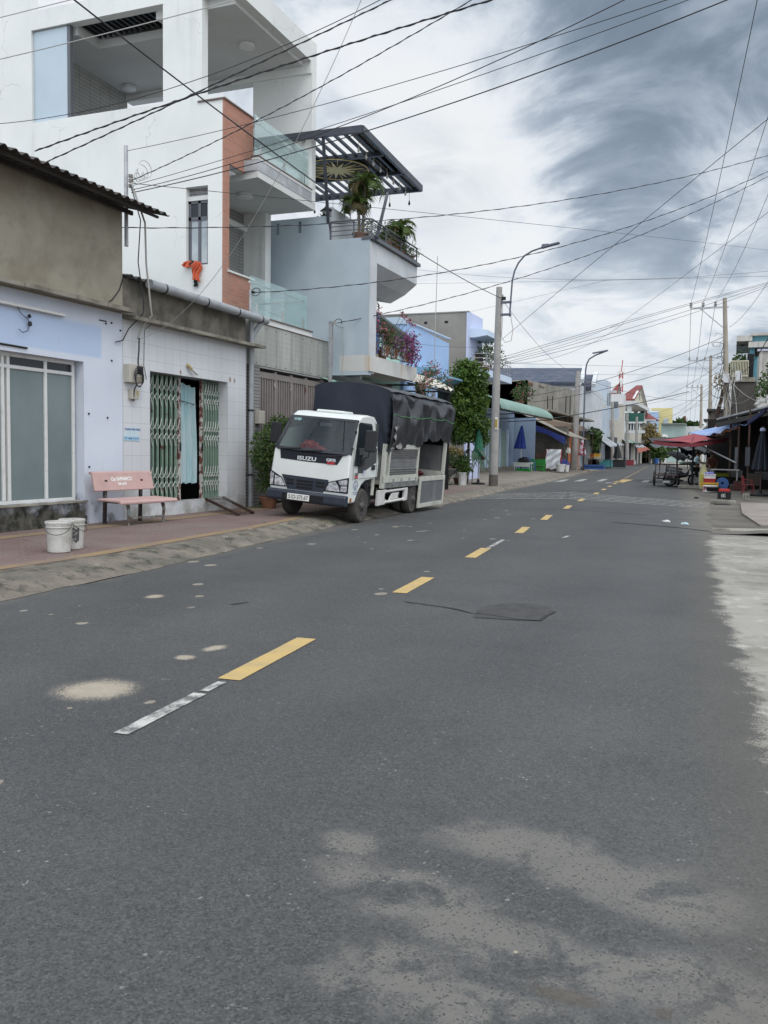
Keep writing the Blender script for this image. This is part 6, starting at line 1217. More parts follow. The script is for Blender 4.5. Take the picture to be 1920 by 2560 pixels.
m.prism(pts, 'x', xb+0.05, xb+0.09); m.build('arched_window', P('cream_window', (0.6, 0.52, 0.42, 1), (0.5, 0.45, 0.36, 1), 5, 0.4, 0.6, 0.5), gh)
MB().box(xb+0.06, y1-1.3, 4.9, xb+0.45, y1-1.25, 6.1).build('shutter', RUSTY if False else P('dark_brown_wood', (0.06, 0.035, 0.035, 1), rough=0.7), gh)
for u, v in ((1063, 807), (1066, 807), (1114, 805), (1118, 805)): q = atY(u, v, y0); MB().box(q.x-0.04, y0-0.012, q.z-0.05, q.x+0.04, y0, q.z+0.05).build('vent_hole', DARK, gh)
q = atY(1236, 936, 27.5); bz = q.z; MB().box(xb+0.05, 26.2, bz-0.18, q.x, 31, bz+0.12).build('balcony_slab', PALEB, gh)
rl = MB()
for z in (0.25, 0.45, 0.65, 0.85): rl.tube([(xb+0.1, 26.25, bz+z), (q.x-0.05, 26.25, bz+z), (q.x-0.05, 31, bz+z)], 0.018, 5)
for y in np.arange(26.25, 31, 0.5): rl.tube([(q.x-0.05, y, bz+0.1), (q.x-0.05, y, bz+0.9)], 0.015, 5)
rl.build('balcony_rail', STEEL, gh)
shrub('shrub', 'loose leafy shrub filling the balcony of the concrete house', 'shrub', (q.x-0.35, 27.2, bz+0.12), [(0, 0, 0.75, 0.45), (0.1, 0.9, 0.95, 0.5), (-0.2, 0.5, 1.2, 0.4), (0.1, 1.8, 0.7, 0.4)], 520, 0.13, LEAFG, 10, seed=51, pot=0.25)
# street tree
TREEL = leafmat('tree_leaf', (0.018, 0.048, 0.010, 1), (0.105, 0.18, 0.026, 1), 0.38)
def tree(label, loc, clumps, n, size, trunk, seed, mat=None, cat='tree', r0=0.08):
    r = thing('street_tree', label, cat, loc); rg = random.Random(seed); m = MB()
    tp = Vector((trunk[0], trunk[1], trunk[2])); m.tube([(0, 0, 0), (tp.x*0.5+0.03, tp.y*0.5, tp.z*0.5), tp], [r0, r0*0.8, r0*0.62], 9)
    for c in clumps[:14]: c = Vector(c[:3]); md = tp.lerp(c, 0.5)+Vector((rg.uniform(-.1, .1), rg.uniform(-.1, .1), 0.05)); m.tube([tp-Vector((0, 0, 0.15)), md, c], [r0*0.5, r0*0.3, r0*0.1], 6)
    m.build('trunk', BARK, r, local=True, smooth=True); leaves('crown', mat or TREEL, r, clumps, n, size, seed, droop=0.55, aspect=0.62)
    return r
rg = random.Random(5); cl = []
for k in range(34):
    z = 1.9+3.0*(k/33.0); env = 0.98*math.sin(math.pi*min(1, max(0.0, (z-1.35)/4.0))**0.72)**0.8+0.1; a = k*2.4; rr = env*(0.35+0.6*rg.random()); cl.append((rr*math.cos(a), rr*math.sin(a)*0.9, z, 0.26+0.16*rg.random()))
cl += [(-0.1, 0, 4.85, 0.22), (-0.42, 0.1, 5.0, 0.17), (0.9, 0, 2.5, 0.22), (0, 0, 3.2, 0.5), (0.05, 0, 2.5, 0.55), (0, 0, 4.0, 0.45), (-0.75, 0, 2.2, 0.3), (0.55, 0.1, 2.0, 0.28)]
tree('dense dark green street tree behind the rear of the truck', (-0.12, 22.5, 0.15), cl, 11000, 0.125, (0.05, 0, 1.9), 17)
# plants below it
shrub('potted_plant', 'leafy plant in the fluted white pot under the street tree', 'plant', (0.17, 20.9, 0.14), [(0, 0, 0.55, 0.2), (0.15, 0, 0.75, 0.2), (-0.12, 0.05, 0.8, 0.2), (0.05, 0.1, 0.95, 0.16), (0.25, 0, 0.6, 0.15)], 620, 0.10, LEAFG, 9, seed=61)
wp = thing('plant_pot', 'white fluted flower pot standing by the kerb near the lamp post', 'pot', (0.17, 20.9, 0.13))
m = MB(); N = 48; pr_ = [(0.15, 0.0), (0.20, 0.46), (0.22, 0.48), (0.22, 0.51), (0.18, 0.51), (0.17, 0.44)]
for r, h in pr_:
    for k in range(N): a = 2*math.pi*k/N; rr = r*(1+0.035*math.cos(12*a)); m.v.append((rr*math.cos(a), rr*math.sin(a), h))
for i in range(5):
    for k in range(N): m.f.append((i*N+k, i*N+(k+1) % N, (i+1)*N+(k+1) % N, (i+1)*N+k))
m.f.append(tuple(range(N))[::-1]); m.f.append(tuple(5*N+k for k in range(N))); m.build('body', P('white_pot_glaze', (0.66, 0.66, 0.64, 1), (0.55, 0.55, 0.52, 1), 5, 0.4, 0.7, 0.4), wp, local=True, smooth=True)
DPOT = P('dark_stone_pot', (0.085, 0.083, 0.08, 1), (0.12, 0.115, 0.11, 1), 6, 0.4, 0.7, 0.7)
for (x, y, lb, sd) in ((-0.75, 19.7, 'front dark bonsai bowl on a pedestal behind the truck gate', 71), (-0.38, 20.4, 'rear dark bonsai bowl on a pedestal nearer the tree', 72)):
    r = shrub('potted_plant', lb.replace('bowl', 'shrub in a bowl'), 'plant', (x, y, 0.15), [(0, 0, 0.95, 0.3), (0.2, 0.1, 1.05, 0.26), (-0.2, 0, 1.0, 0.24)], 380, 0.09, LEAFD, 7, seed=sd)
    MB().lathe([(0.22, 0), (0.24, 0.03), (0.15, 0.08), (0.12, 0.25), (0.18, 0.30), (0.30, 0.40), (0.40, 0.58), (0.42, 0.62), (0.40, 0.64), (0.34, 0.6), (0.0, 0.58)], (0, 0, 0), 24).build('pot', DPOT, r, local=True, smooth=True)
    leaves('flower', PINKB, r, [(0, -0.1, 0.66, 0.26)], 60, 0.07, sd+9, aspect=0.9)
DRY = leafmat('dry_straw_leaf', (0.22, 0.17, 0.075, 1), (0.30, 0.24, 0.11, 1), 0.8)
shrub('potted_plant', 'clipped flat topped straw coloured shrub behind the truck gate', 'plant', (-0.55, 20.9, 0.14), [(-0.35, 0, 1.33, 0.16), (0, 0, 1.36, 0.17), (0.35, 0, 1.34, 0.16), (0.6, 0, 1.3, 0.13), (0.15, 0.1, 1.38, 0.14)], 900, 0.09, DRY, 9, seed=63, pot=0.2)
shrub('potted_plant', 'bushy dark green plant between the bonsai bowls and white pot', 'plant', (-0.15, 21.4, 0.14), [(0, 0, 0.7, 0.3), (0.25, 0, 0.9, 0.26), (-0.3, 0, 0.85, 0.28), (0.1, 0, 1.1, 0.22)], 760, 0.10, LEAFD, 9, seed=64, pot=0.2)
mo = thing('monstera', 'large split leaf climbing plant beside the tree trunk', 'plant', (0.28, 21.9, 0.14)); MONL = P('monstera_leaf', (0.03, 0.075, 0.04, 1), (0.05, 0.11, 0.06, 1), 4, 0.4, 0.6, 0.35)
MB().tube([(0, 0, 0), (0.04, 0, 0.7), (-0.02, 0, 1.35)], 0.02, 6).build('stem', BARK, mo, local=True)
for k, (az, L, h) in enumerate(((0.2, 0.75, 1.5), (-0.5, 0.6, 1.25), (2.9, 0.55, 1.45), (-1.2, 0.6, 1.4), (3.5, 0.5, 1.2))):
    m = MB(); d = Vector((math.cos(az), math.sin(az)*0.6, 0)); s_ = Vector((-d.y, d.x, 0.15)); o = Vector((0, 0, h))+d*0.15
    def cpt(f): return o+d*L*f*0.8+Vector((0, 0, -0.95*L*f*f))
    for i in range(7):
        f0, f1 = i/7, (i+0.72)/7; w = L*0.34*math.sin(math.pi*min(1, 0.12+f0*0.85))
        for sg in (-1, 1): m.add([cpt(f0), cpt(f1), cpt(f1+0.12)+s_*sg*w+Vector((0, 0, -0.08)), cpt(f0+0.1)+s_*sg*w+Vector((0, 0, -0.08))], [(0, 1, 2, 3)])
    m.tube([(0, 0, h-0.15), o, cpt(0.5), cpt(1)], 0.01, 5); m.build('leaf', MONL, mo, local=True)
# closed parasols
def parasol(label, loc, H, z0, z1, r, mat, pole, group, tilt=0.0, hem=None, base=0.28):
    o = thing('closed_parasol', label, 'parasol', loc, 0, group); m = MB(); N = 40
    for i in range(13):
        f = i/12; z = z1+(z0-z1)*f; rr = r*(0.10+0.90*f**0.85)
        for k in range(N): a = 2*math.pi*k/N; q = rr*(0.80+0.20*abs(math.cos(4*a+f*0.5))**0.5); m.v.append((q*math.cos(a)+tilt*f*0.05, q*math.sin(a), z+0.07*r*math.cos(8*a)*f**3))
    for i in range(12):
        for k in range(N): m.f.append((i*N+k, i*N+(k+1) % N, (i+1)*N+(k+1) % N, (i+1)*N+k))
    m.f.append(tuple(range(N))); m.build('canopy', mat, o, local=True, smooth=True)
    MB().tube([(0, 0, 0.04), (0, 0, z1+0.08)], 0.022, 8).build('pole', pole, o, local=True, smooth=True); MB().lathe([(base, 0), (base, 0.05), (0.06, 0.08), (0.05, 0.2), (0, 0.2)], (0, 0, 0), 20).build('base', BLACK, o, local=True)
    if hem: MB().lathe([(r*0.98, z0-0.05), (r*0.98, z0+0.07), (r*0.9, z0+0.09)], (tilt*0.05, 0, 0), 24).build('hem', hem, o, local=True)
    return o
gp_ = 'closed parasols'
parasol('closed green parasol with a red hem next to the lamp post', (0.49, 22.1, 0.14), 2.2, 1.05, 2.5, 0.26, P('green_parasol_cloth', (0.02, 0.12, 0.07, 1), (0.03, 0.16, 0.09, 1), 6, 0.4, 0.6, 0.6), STEEL, gp_, hem=P('red_hem', (0.12, 0.03, 0.03, 1)))
q = atZ(1300, 1181, 0.3)
# lamp post
PCON = P('pole_concrete', (0.33, 0.315, 0.295, 1), (0.26, 0.25, 0.235, 1), 1.8, 0.35, 0.7, 0.9, streak=(0.16, 0.15, 0.14, 1), sa=0.4, bump=0.2, bs=40)
PDARK = P('tar_band', (0.12, 0.105, 0.09, 1), (0.09, 0.08, 0.07, 1), 6, 0.4, 0.6, 0.9); DGREY = P('grey_lamp_metal', (0.10, 0.11, 0.14, 1), rough=0.5)
lp = thing('lamp_post', 'concrete post with curved street lamp arm and yellow tag by the kerb', 'lamp post', (1.44, 20.9, 0.12))
MB().tube([(1.44, 20.9, 0.12), (1.465, 20.9, 4.0), (1.49, 20.9, 7.86)], [0.18, 0.15, 0.115], 18).build('shaft', PCON, lp, smooth=True); MB().tube([(1.44, 20.9, 0.12), (1.443, 20.9, 0.58)], [0.183, 0.181], 18).build('tar_band', PDARK, lp, smooth=True)
arm = MB().tube([(1.93, 20.9, 6.72), (1.96, 20.9, 7.4), (2.00, 20.9, 8.1), (2.08, 20.9, 8.45), (2.22, 20.9, 8.74), (2.45, 20.9, 9.0), (2.75, 20.9, 9.16), (3.2, 20.9, 9.28)], 0.033, 10).build('lamp_arm', DGREY, lp, smooth=True)
for z in (7.27, 6.80): MB().box(1.40, 20.82, z-0.035, 1.98, 20.98, z+0.035).build('bracket', DGREY, lp)
m = MB(); m.hexa([(3.1, 20.80, 9.22), (3.78, 20.80, 9.36), (3.78, 21.0, 9.36), (3.1, 21.0, 9.22), (3.1, 20.80, 9.31), (3.78, 20.80, 9.42), (3.78, 21.0, 9.42), (3.1, 21.0, 9.31)]); m.box(3.12, 20.82, 9.31, 3.38, 20.98, 9.38); m.build('lamp_head', DGREY, lp, bevel=0.015)
MB().box(1.50, 20.70, 2.35, 1.60, 20.76, 2.82).build('tag', PLW, lp); MB().box(1.51, 20.69, 2.42, 1.59, 20.70, 2.75).build('tag_plate', P('ochre_plate', (0.40, 0.25, 0.03, 1)), lp)
m = MB(); m.tube([(1.62, 20.88, 7.5), (1.66, 20.86, 6.6), (1.64, 20.85, 5.95), (1.78, 20.85, 5.72), (2.02, 20.86, 5.78), (2.08, 20.88, 6.2), (1.96, 20.9, 6.8)], 0.015, 6); m.build('cable_loop', CABLEG, lp, smooth=True)
m = MB(); m.box(1.60, 20.84, 7.36, 1.75, 20.96, 7.48); m.tube([(1.5, 20.9, 7.55), (1.64, 20.9, 7.56), (1.66, 20.9, 7.4)], 0.02, 6); m.build('clamp', BLACK, lp)
# green awning shop
BLUS = P('slate_blue_render', (0.20, 0.26, 0.35, 1), (0.23, 0.29, 0.38, 1), 0.9, 0.4, 0.7, 0.8); RSH = brickmat('green_roller_shutter', (0.30, 0.40, 0.36, 1), (0.28, 0.38, 0.34, 1), (0.17, 0.24, 0.21, 1), 50, 0.11, 0.012, off=0.0)
gs = thing('awning_shop', 'slate blue shop with pale green roller shutters under rounded green awning', 'shop', (-4, 41, 0.2))
MB().box(-9, 33.5, 0.05, -4.0, 47.4, 4.2).build('wall', BLUS, gs); MB().box(-9, 47.4, 0.05, -2.55, 47.65, 3.9).build('side_wall', BLUS, gs); MB().box(-4.0, 34, 0.1, -3.93, 47.4, 0.55).build('plinth', CONCD, gs)
for a, b in ((33.9, 36.3), (36.7, 39.2), (40.2, 42.9), (43.2, 45.0)): MB().box(-4.0, a, 0.55, -3.95, b, 2.85).build('roller_shutter', RSH, gs)
for y in (33.7, 36.5, 39.4, 40.0, 43.05, 45.2): MB().box(-4.0, y-0.14, 0.5, -3.86, y+0.14, 3.0).build('pier', PALEB, gs)
def aw2(u, v): a = v*math.pi/2; return (-3.6+2.6*math.sin(a), 31.5+14.2*u, 3.72+0.9*math.cos(a)+0.02*math.sin(u*160))
GRS2 = P('pale_green_awning', (0.16, 0.255, 0.215, 1), (0.205, 0.30, 0.26, 1), 0.8, 0.4, 0.7, 0.55)
a_ = MB().grid(aw2, 240, 10, 0.03).build('awning', GRS2, gs, smooth=True)
m = MB()
for y in (31.6, 36, 41, 45.6): m.tube([(-3.9, y, 4.5)]+[(-3.6+2.55*math.sin(t_*math.pi/12), y, 3.68+0.88*math.cos(t_*math.pi/12)) for t_ in range(7)], 0.03, 6); m.bar((-4.0, y, 3.55), (-1.05, y, 3.66), 0.05)
each(m, 'awning_rib', BLACK, a_); MB().bar((-1.05, 31.5, 3.68), (-1.05, 45.7, 3.68), 0.06).build('awning_rail', BLACK, a_)
# things standing in front of it
parasol('closed bright blue parasol leaning by the slate blue shop corner', (atY(1302, 1175, 45.8).x, 45.8, 0.3), 2.6, 1.45, 3.0, 0.44, P('bright_blue_cloth', (0.012, 0.028, 0.22, 1), (0.016, 0.045, 0.28, 1), 5, 0.4, 0.6, 0.6), PLW, gp_, -2)
BLUEP = P('blue_plastic', (0.02, 0.06, 0.2, 1), rough=0.45) if 'blue_plastic' not in bpy.data.materials else bpy.data.materials['blue_plastic']
GRNP = P('green_plastic', (0.02, 0.22, 0.035, 1), (0.02, 0.27, 0.05, 1), 5, 0.4, 0.6, 0.45); REDPL = P('red_plastic', (0.38, 0.02, 0.02, 1), rough=0.45); YELP = P('yellow_plastic', (0.52, 0.30, 0.03, 1), rough=0.5); WHP = P('white_styrofoam', (0.66, 0.66, 0.64, 1), (0.55, 0.55, 0.53, 1), 6, 0.4, 0.7, 0.7)
def chair(label, loc, rz, mat, s=1.0):
    o = thing('plastic_chair', label, 'chair', loc, rz); o.scale = (s, s, s)
    MB().box(-0.21, -0.2, 0.40, 0.21, 0.22, 0.43).build('seat', mat, o, local=True, bevel=0.01)
    def bk(u, v): a = (u-0.5)*2.0; return (0.235*math.sin(a*1.1), 0.24+0.05*v-0.06*(1-math.cos(a*1.1))*2, 0.43+0.40*v-0.05*(2*u-1)**2*v)
    MB().grid(bk, 14, 6, 0.012).build('backrest', mat, o, local=True, smooth=True)
    for sx in (-1, 1):
        for sy in (-1, 1): MB().bar((sx*0.22, sy*0.22, 0), (sx*0.19, sy*0.19, 0.41), 0.035).build('leg', mat, o, local=True)
        MB().tube([(sx*0.23, -0.18, 0.42), (sx*0.245, -0.16, 0.60), (sx*0.245, 0.0, 0.635), (sx*0.235, 0.22, 0.66)], 0.018, 6).build('armrest', mat, o, local=True)
    return o
chair('blue plastic armchair beside the blue parasol at the shop corner', (atY(1325, 1175, 45.6).x, 45.6, 0.25), R(60), BLUEP, 1.15)
tb = thing('side_table', 'low white side table with dark bag by the blue parasol', 'table', (atY(1307, 1175, 44.6).x, 44.6, 0.25)); MB().box(-0.6, -0.4, 0.52, 0.6, 0.4, 0.57).build('tabletop', WHP, tb, local=True)
for sx in (-1, 1):
    for sy in (-1, 1): MB().bar((sx*0.5, sy*0.3, 0), (sx*0.5, sy*0.3, 0.52), 0.04).build('leg', WHP, tb, local=True)
MB().box(-0.55, -0.36, 0.3, 0.55, -0.34, 0.52).build('apron', WHP, tb, local=True)
bgx = thing('bag', 'dark slumped bag on the low white side table', 'bag', (atY(1309, 1175, 44.7).x, 44.7, 0.82)); blobm((0, 0, 0.14), 0.36, 0.22, 0.2, 9.0, 0.4).build('body', SEATM, bgx, local=True, smooth=True)
def crate(name, label, loc, rz, sx, sy, sz, mat, group=None, slots=4, inner=DARK):
    o = thing(name, label, 'crate', loc, rz, group); t_ = 0.02; m = MB(); m.box(-sx/2, -sy/2, 0, sx/2, sy/2, t_)
    for i in range(slots):
        z0, z1 = sz*(i+0.12)/slots, sz*(i+0.78)/slots
        m.box(-sx/2, -sy/2, z0, sx/2, -sy/2+t_, z1); m.box(-sx/2, sy/2-t_, z0, sx/2, sy/2, z1); m.box(-sx/2, -sy/2+t_, z0, -sx/2+t_, sy/2-t_, z1); m.box(sx/2-t_, -sy/2+t_, z0, sx/2, sy/2-t_, z1)
    for a in (-1, 1):
        for b in (-1, 1): m.box(a*sx/2-0.025*(a > 0)-0.005, b*sy/2-0.025*(b > 0)-0.005, 0, a*sx/2+0.025*(a < 0)+0.005, b*sy/2+0.025*(b < 0)+0.005, sz)
    m.build('body', mat, o, local=True); MB().box(-sx/2+0.03, -sy/2+0.03, t_, sx/2-0.03, sy/2-0.03, sz*0.9).build('content', inner, o, local=True)
    return o
crate('crate', 'green plastic crate under the low white side table', (atY(1309, 1175, 44.2).x, 44.2, 0.22), 0, 0.9, 0.5, 0.22, GRNP, None, 2, P('crate_green_inside', (0.02, 0.22, 0.04, 1)))
gb = thing('display_bench', 'bright green slatted bench between blue armchair and hanging white sheet', 'bench', (atY(1343, 1175, 46.6).x, 46.6, 0.22))
for i in range(4): MB().box(-0.52, 0.2, 0.45+i*0.10, 0.52, 0.23, 0.52+i*0.10).build('back_slat', GRNP, gb, local=True)
MB().box(-0.52, -0.3, 0.36, 0.52, 0.25, 0.41).build('seat', GRNP, gb, local=True)
for sx in (-1, 1):
    for sy in (-0.26, 0.2): MB().bar((sx*0.48, sy, 0), (sx*0.48, sy, 0.85 if sy > 0 else 0.36), 0.06).build('leg', GRNP, gb, local=True)
for zz in (0.08, 0.2): MB().box(-0.48, -0.28, zz, 0.48, -0.25, zz+0.06).build('front_slat', GRNP, gb, local=True)
# market stall with the hanging white sheet
TARPB = P('blue_tarp', (0.012, 0.02, 0.12, 1), (0.018, 0.035, 0.16, 1), 3, 0.4, 0.7, 0.5); SHEETR = P('grey_sheet_roof', (0.24, 0.215, 0.185, 1), (0.16, 0.145, 0.125, 1), 1.5, 0.4, 0.7, 0.8); WOODD = P('dark_brown_board', (0.075, 0.045, 0.032, 1), (0.05, 0.03, 0.022, 1), 4, 0.4, 0.6, 0.85)
ms_ = thing('market_stall', 'shabby stall with sloping grey sheet roof and blue tarpaulin edge', 'stall', (-2.5, 51, 0.25))
q0, q1 = atY(1338, 1066, 48), atX(1425, 1090, 0.2)
m = MB(); A, B = Vector((-5.2, 47.8, 4.9)), Vector((-5.2, 56, 4.7)); C_, D_ = atY(1424, 1091, 48.3), Vector((-0.1, 56, 2.9)); corrugated(m, A, B, C_, (C_.x, 56, C_.z-0.1), 18, 0.04, 0.02); m.build('roof', SHEETR, ms_)
def bt(u, v): p = A.lerp(C_, 0.18+0.78*u); return (p.x, 47.75-0.05*math.sin(u*9), p.z-0.15-v*(0.45+0.12*math.sin(u*7))-0.25*(1-u))
MB().grid(bt, 30, 6, 0.01).build('tarp_edge', TARPB, ms_, smooth=True)
MB().box(-5.2, 50.4, 0.2, -0.75, 50.5, 3.4).build('back_panel', P('shaded_grey_panel', (0.13, 0.12, 0.10, 1), (0.08, 0.075, 0.065, 1), 1.4, 0.4, 0.65, 0.9), ms_); MB().box(-3.4, 47.9, 0.2, -1.9, 49.8, 1.45).build('counter', WOODD, ms_)  # back panel darkened: the stall's inner shade is put into its colour
for x, y in ((C_.x-0.15, 48.4), (C_.x-0.1, 55.5), (-5, 48)): MB().tube([(x, y, 0.2), (x, y, C_.z+0.2)], 0.05, 8).build('post', WOODD, ms_)
def gc_(u, v): p = atY(1413+u*9-4*v, 1100, 49.0); return (p.x+0.05*math.sin(v*14+u*5), 49.0+0.08*math.sin(u*8), C_.z-0.1-v*(C_.z-1.0))
MB().grid(gc_, 16, 20, 0.02).build('side_curtain', P('dirty_canvas', (0.20, 0.19, 0.17, 1), (0.12, 0.115, 0.105, 1), 3, 0.4, 0.7, 0.9), ms_, smooth=True)
ws_ = thing('white_sheet', 'crumpled white sheet hung over a rack before the stall', 'sheet', (-1.7, 47.2, 0.3))
qa, qb = atY(1366, 1123, 47.3), atY(1403, 1123, 47.3); qc = atY(1368, 1172, 47.3)
def wsf(u, v): return (qa.x+(qb.x-qa.x)*(u+0.03*math.sin(v*9)*(1-u)-0.06*v*u), 47.3+0.06*math.sin(u*13+v*7)+0.04*math.sin(v*17+u*9)-0.1*v, qa.z+(qc.z-qa.z)*v+0.04*math.sin(u*11)*v)
MB().grid(wsf, 30, 34, 0.01).build('cloth', P('white_plastic_sheet', (0.56, 0.575, 0.6, 1), (0.5, 0.515, 0.54, 1), 3, 0.4, 0.7, 0.6), ws_, smooth=True); m = MB(); m.bar((qa.x, 47.4, 0.28), (qa.x, 47.4, qa.z), 0.05); m.bar((qb.x, 47.4, 0.28), (qb.x, 47.4, qa.z), 0.05); m.bar((qa.x, 47.4, 0.45), (qb.x, 47.4, 0.45), 0.05); m.bar((qa.x, 47.4, qa.z-0.03), (qb.x, 47.4, qa.z-0.03), 0.05); m.build('rack', REDPL, ws_)
def bucket2(label, u, v, Y, r, h, mat, z=None):
    p = atY(u, v, Y); o = thing('bucket', label, 'bucket', (p.x, Y, 0.24 if z is None else z)); MB().lathe([(r*0.75, 0), (r, h*0.9), (r*1.08, h*0.92), (r*1.08, h), (r*0.9, h), (r*0.68, 0.06), (0, 0.06)], (0, 0, 0), 20).build('body', mat, o, local=True, smooth=True); return o
bucket2('whitish tub at the foot of the hanging white sheet', 1401, 1180, 46.5, 0.33, 0.5, WHP); bucket2('small white can right of the whitish tub', 1417, 1180, 46.8, 0.16, 0.45, WHP)
bb = thing('bag', 'bright blue tarpaulin bundle above the whitish tub', 'bag', (-1.0, 47.3, 0.55)); q = atY(1407, 1166, 47.3); bb.location = (q.x, 47.6, q.z-0.35); blobm((0, 0, 0.35), 0.42, 0.4, 0.42, 12.0, 0.4).build('body', TARPB, bb, local=True, smooth=True)
lb_ = thing('hanging_bag', 'pale cloth bag hanging from the stall roof corner', 'bag', (-0.6, 48.2, 1.4)); q = atY(1421, 1133, 48.2); lb_.location = (q.x, 48.2, q.z); blobm((0, 0, 0.0), 0.16, 0.14, 0.35, 4.0, 0.4).build('body', P('pale_cloth', (0.42, 0.40, 0.36, 1), rough=0.9), lb_, local=True, smooth=True); MB().tube([(0, 0, 0.3), (0.03, 0, 1.2)], 0.015, 5).build('string', BLACK, lb_, local=True)
# old stained concrete house, terrace plant
OLD = P('old_stained_concrete', (0.30, 0.28, 0.24, 1), (0.19, 0.178, 0.155, 1), 0.55, 0.35, 0.65, 0.92, streak=(0.10, 0.095, 0.085, 1), sa=0.65)
oh = thing('stained_concrete_house', 'stained bare concrete upper storey above the green awning', 'house', (-8, 55, 0))
xa, xb, y0, y1, zt = hbox(1215, 1318, 1452, 950, 52.0); zl = atY(1215, 975, 52).z; ze = atX(1445, 976, xb).z
m = MB(); m.prism([(xa-4, 0.05), (xb, 0.05), (xb, zt), (xa-4, zl)], 'y', y0, y0+0.3); m.prism([(y0, 0.05), (y1, 0.05), (y1, ze), (y0, zt)], 'x', xb-5, xb); m.build('wall', OLD, oh)
for (x, y, w) in ((293, 230, 40), (400, 267, 60)): q = atX(*g4(x, y), xb); q2 = atX(*g4(x+w, y+(38 if w == 40 else 18)), xb); MB().box(xb, q.y, q2.z, xb+0.05, q2.y, q.z).build('vent_block', P('orange_vent_block', (0.36, 0.10, 0.04, 1), (0.10, 0.03, 0.02, 1), 3, 0.45, 0.55, 0.8), oh)
for x in (495, 545, 685, 730): q = atX(*g4(x, 375), xb+0.6); MB().tube([(xb+0.6, q.y, q.z-2.6), (xb+0.6, q.y, q.z)], 0.05, 5).build('post', RUSTROOF, oh)
MB().box(xb, y0+1, 4.6, xb+1.6, y1-1, 4.75).build('terrace', CONCD, oh)
q = atX(*g4(240, 460), xb+0.6); shrub('bougainvillea', 'dark bougainvillea on the terrace above the green awning', 'bougainvillea', (xb+0.6, q.y-1.0, 4.75), [(0, 0, 0.7, 0.5), (0, 1.6, 0.9, 0.6), (0, 0.8, 1.2, 0.5), (0, -1.0, 0.8, 0.4)], 600, 0.17, LEAFD, 9, None, PINKB, 81, 0.3, 50, 0.12)
# navy tiled roof house
NAVYT = brickmat('navy_roof_tile', (0.045, 0.06, 0.095, 1), (0.06, 0.075, 0.11, 1), (0.025, 0.03, 0.045, 1), 0.6, 0.34, 0.02)
nh = thing('navy_roof_house', 'house with long navy tiled roof and white gable trim', 'house', (-12, 75, 0))
Yn = 74.0
def navy(u0, u1, u2, u3, vt, vb, Y0):
    a, b, c_, d_ = atY(u0, vt, Y0+5), atY(u1, vt, Y0+5), atY(u2, vb, Y0), atY(u3, vb, Y0); m = MB(); th = Vector((0, 0.1, -0.35)); m.hexa([d_+th, c_+th, b+th, a+th, d_, c_, b, a]); r = m.build('roof', NAVYT, nh)
    MB().bar(c_+Vector((0.25, -0.05, 0.1)), b+Vector((0.25, 0, 0.15)), 0.4, 0.4).build('gable_trim', PALEG, nh); return c_, d_
c1, d1 = navy(1200, 1456, 1448, 1195, 920, 955, Yn); MB().box(d1.x-3, Yn+0.4, 0.05, c1.x, Yn+9, c1.z-0.2).build('wall', PALEG, nh)
c2, d2 = navy(1462, 1484, 1477, 1450, 937, 967, Yn+3); MB().box(d2.x-2, Yn+3.4, 0.05, c2.x, Yn+12, c2.z-0.2).build('wall', PALEG, nh)
# mint wall, orange shop, dark stall
oc = thing('orange_shop', 'orange fronted shop with brown sheet eave beneath mint upper wall', 'shop', (-4, 66, 0.2)); ORW = P('orange_render', (0.44, 0.135, 0.045, 1), (0.36, 0.11, 0.04, 1), 1.1, 0.4, 0.7, 0.85)
xo = -3.2; q0, q1 = atX(*g4(585, 700), xo), atX(*g4(815, 770), xo); MB().box(-10, q0.y-4, 0.1, xo, q1.y+0.5, q0.z).build('wall', ORW, oc)
e0, e1 = atX(*g4(578, 655), xo+1.2), atX(*g4(878, 712), xo+1.2); m = MB(); m.hexa([(xo-1, e0.y, e0.z+0.5), (xo+1.2, e0.y, e0.z-0.25), (xo+1.2, e1.y, e0.z-0.25), (xo-1, e1.y, e0.z+0.5), (xo-1, e0.y, e0.z+0.8), (xo+1.2, e0.y, e0.z+0.15), (xo+1.2, e1.y, e0.z+0.15), (xo-1, e1.y, e0.z+0.8)]); m.build('eave', P('brown_sheet_eave', (0.23, 0.17, 0.12, 1), (0.17, 0.125, 0.09, 1), 1.5, 0.4, 0.7, 0.8), oc)
u0, u1 = atX(*g4(430, 545), xo-1.5), atX(*g4(825, 640), xo-1.5); MB().box(-12, u0.y-6, q0.z, xo-1.5, u1.y, u0.z+0.3).build('upper_wall', P('mint_upper_render', (0.36, 0.56, 0.51, 1), (0.42, 0.6, 0.56, 1), 0.8, 0.4, 0.7, 0.8, streak=(0.2, 0.25, 0.23, 1), sa=0.5), oc)
MB().box(xo-3, q1.y+0.5, 0.1, xo-2.6, q1.y+20, 5.0).build('back_wall', DARK, oc); MB().box(xo, q0.y-2, q0.z-1.6, xo+0.05, q0.y+0.5, q0.z-0.3).build('dark_opening', DARK, oc)  # black sheets put the darkness of the open stall into colour
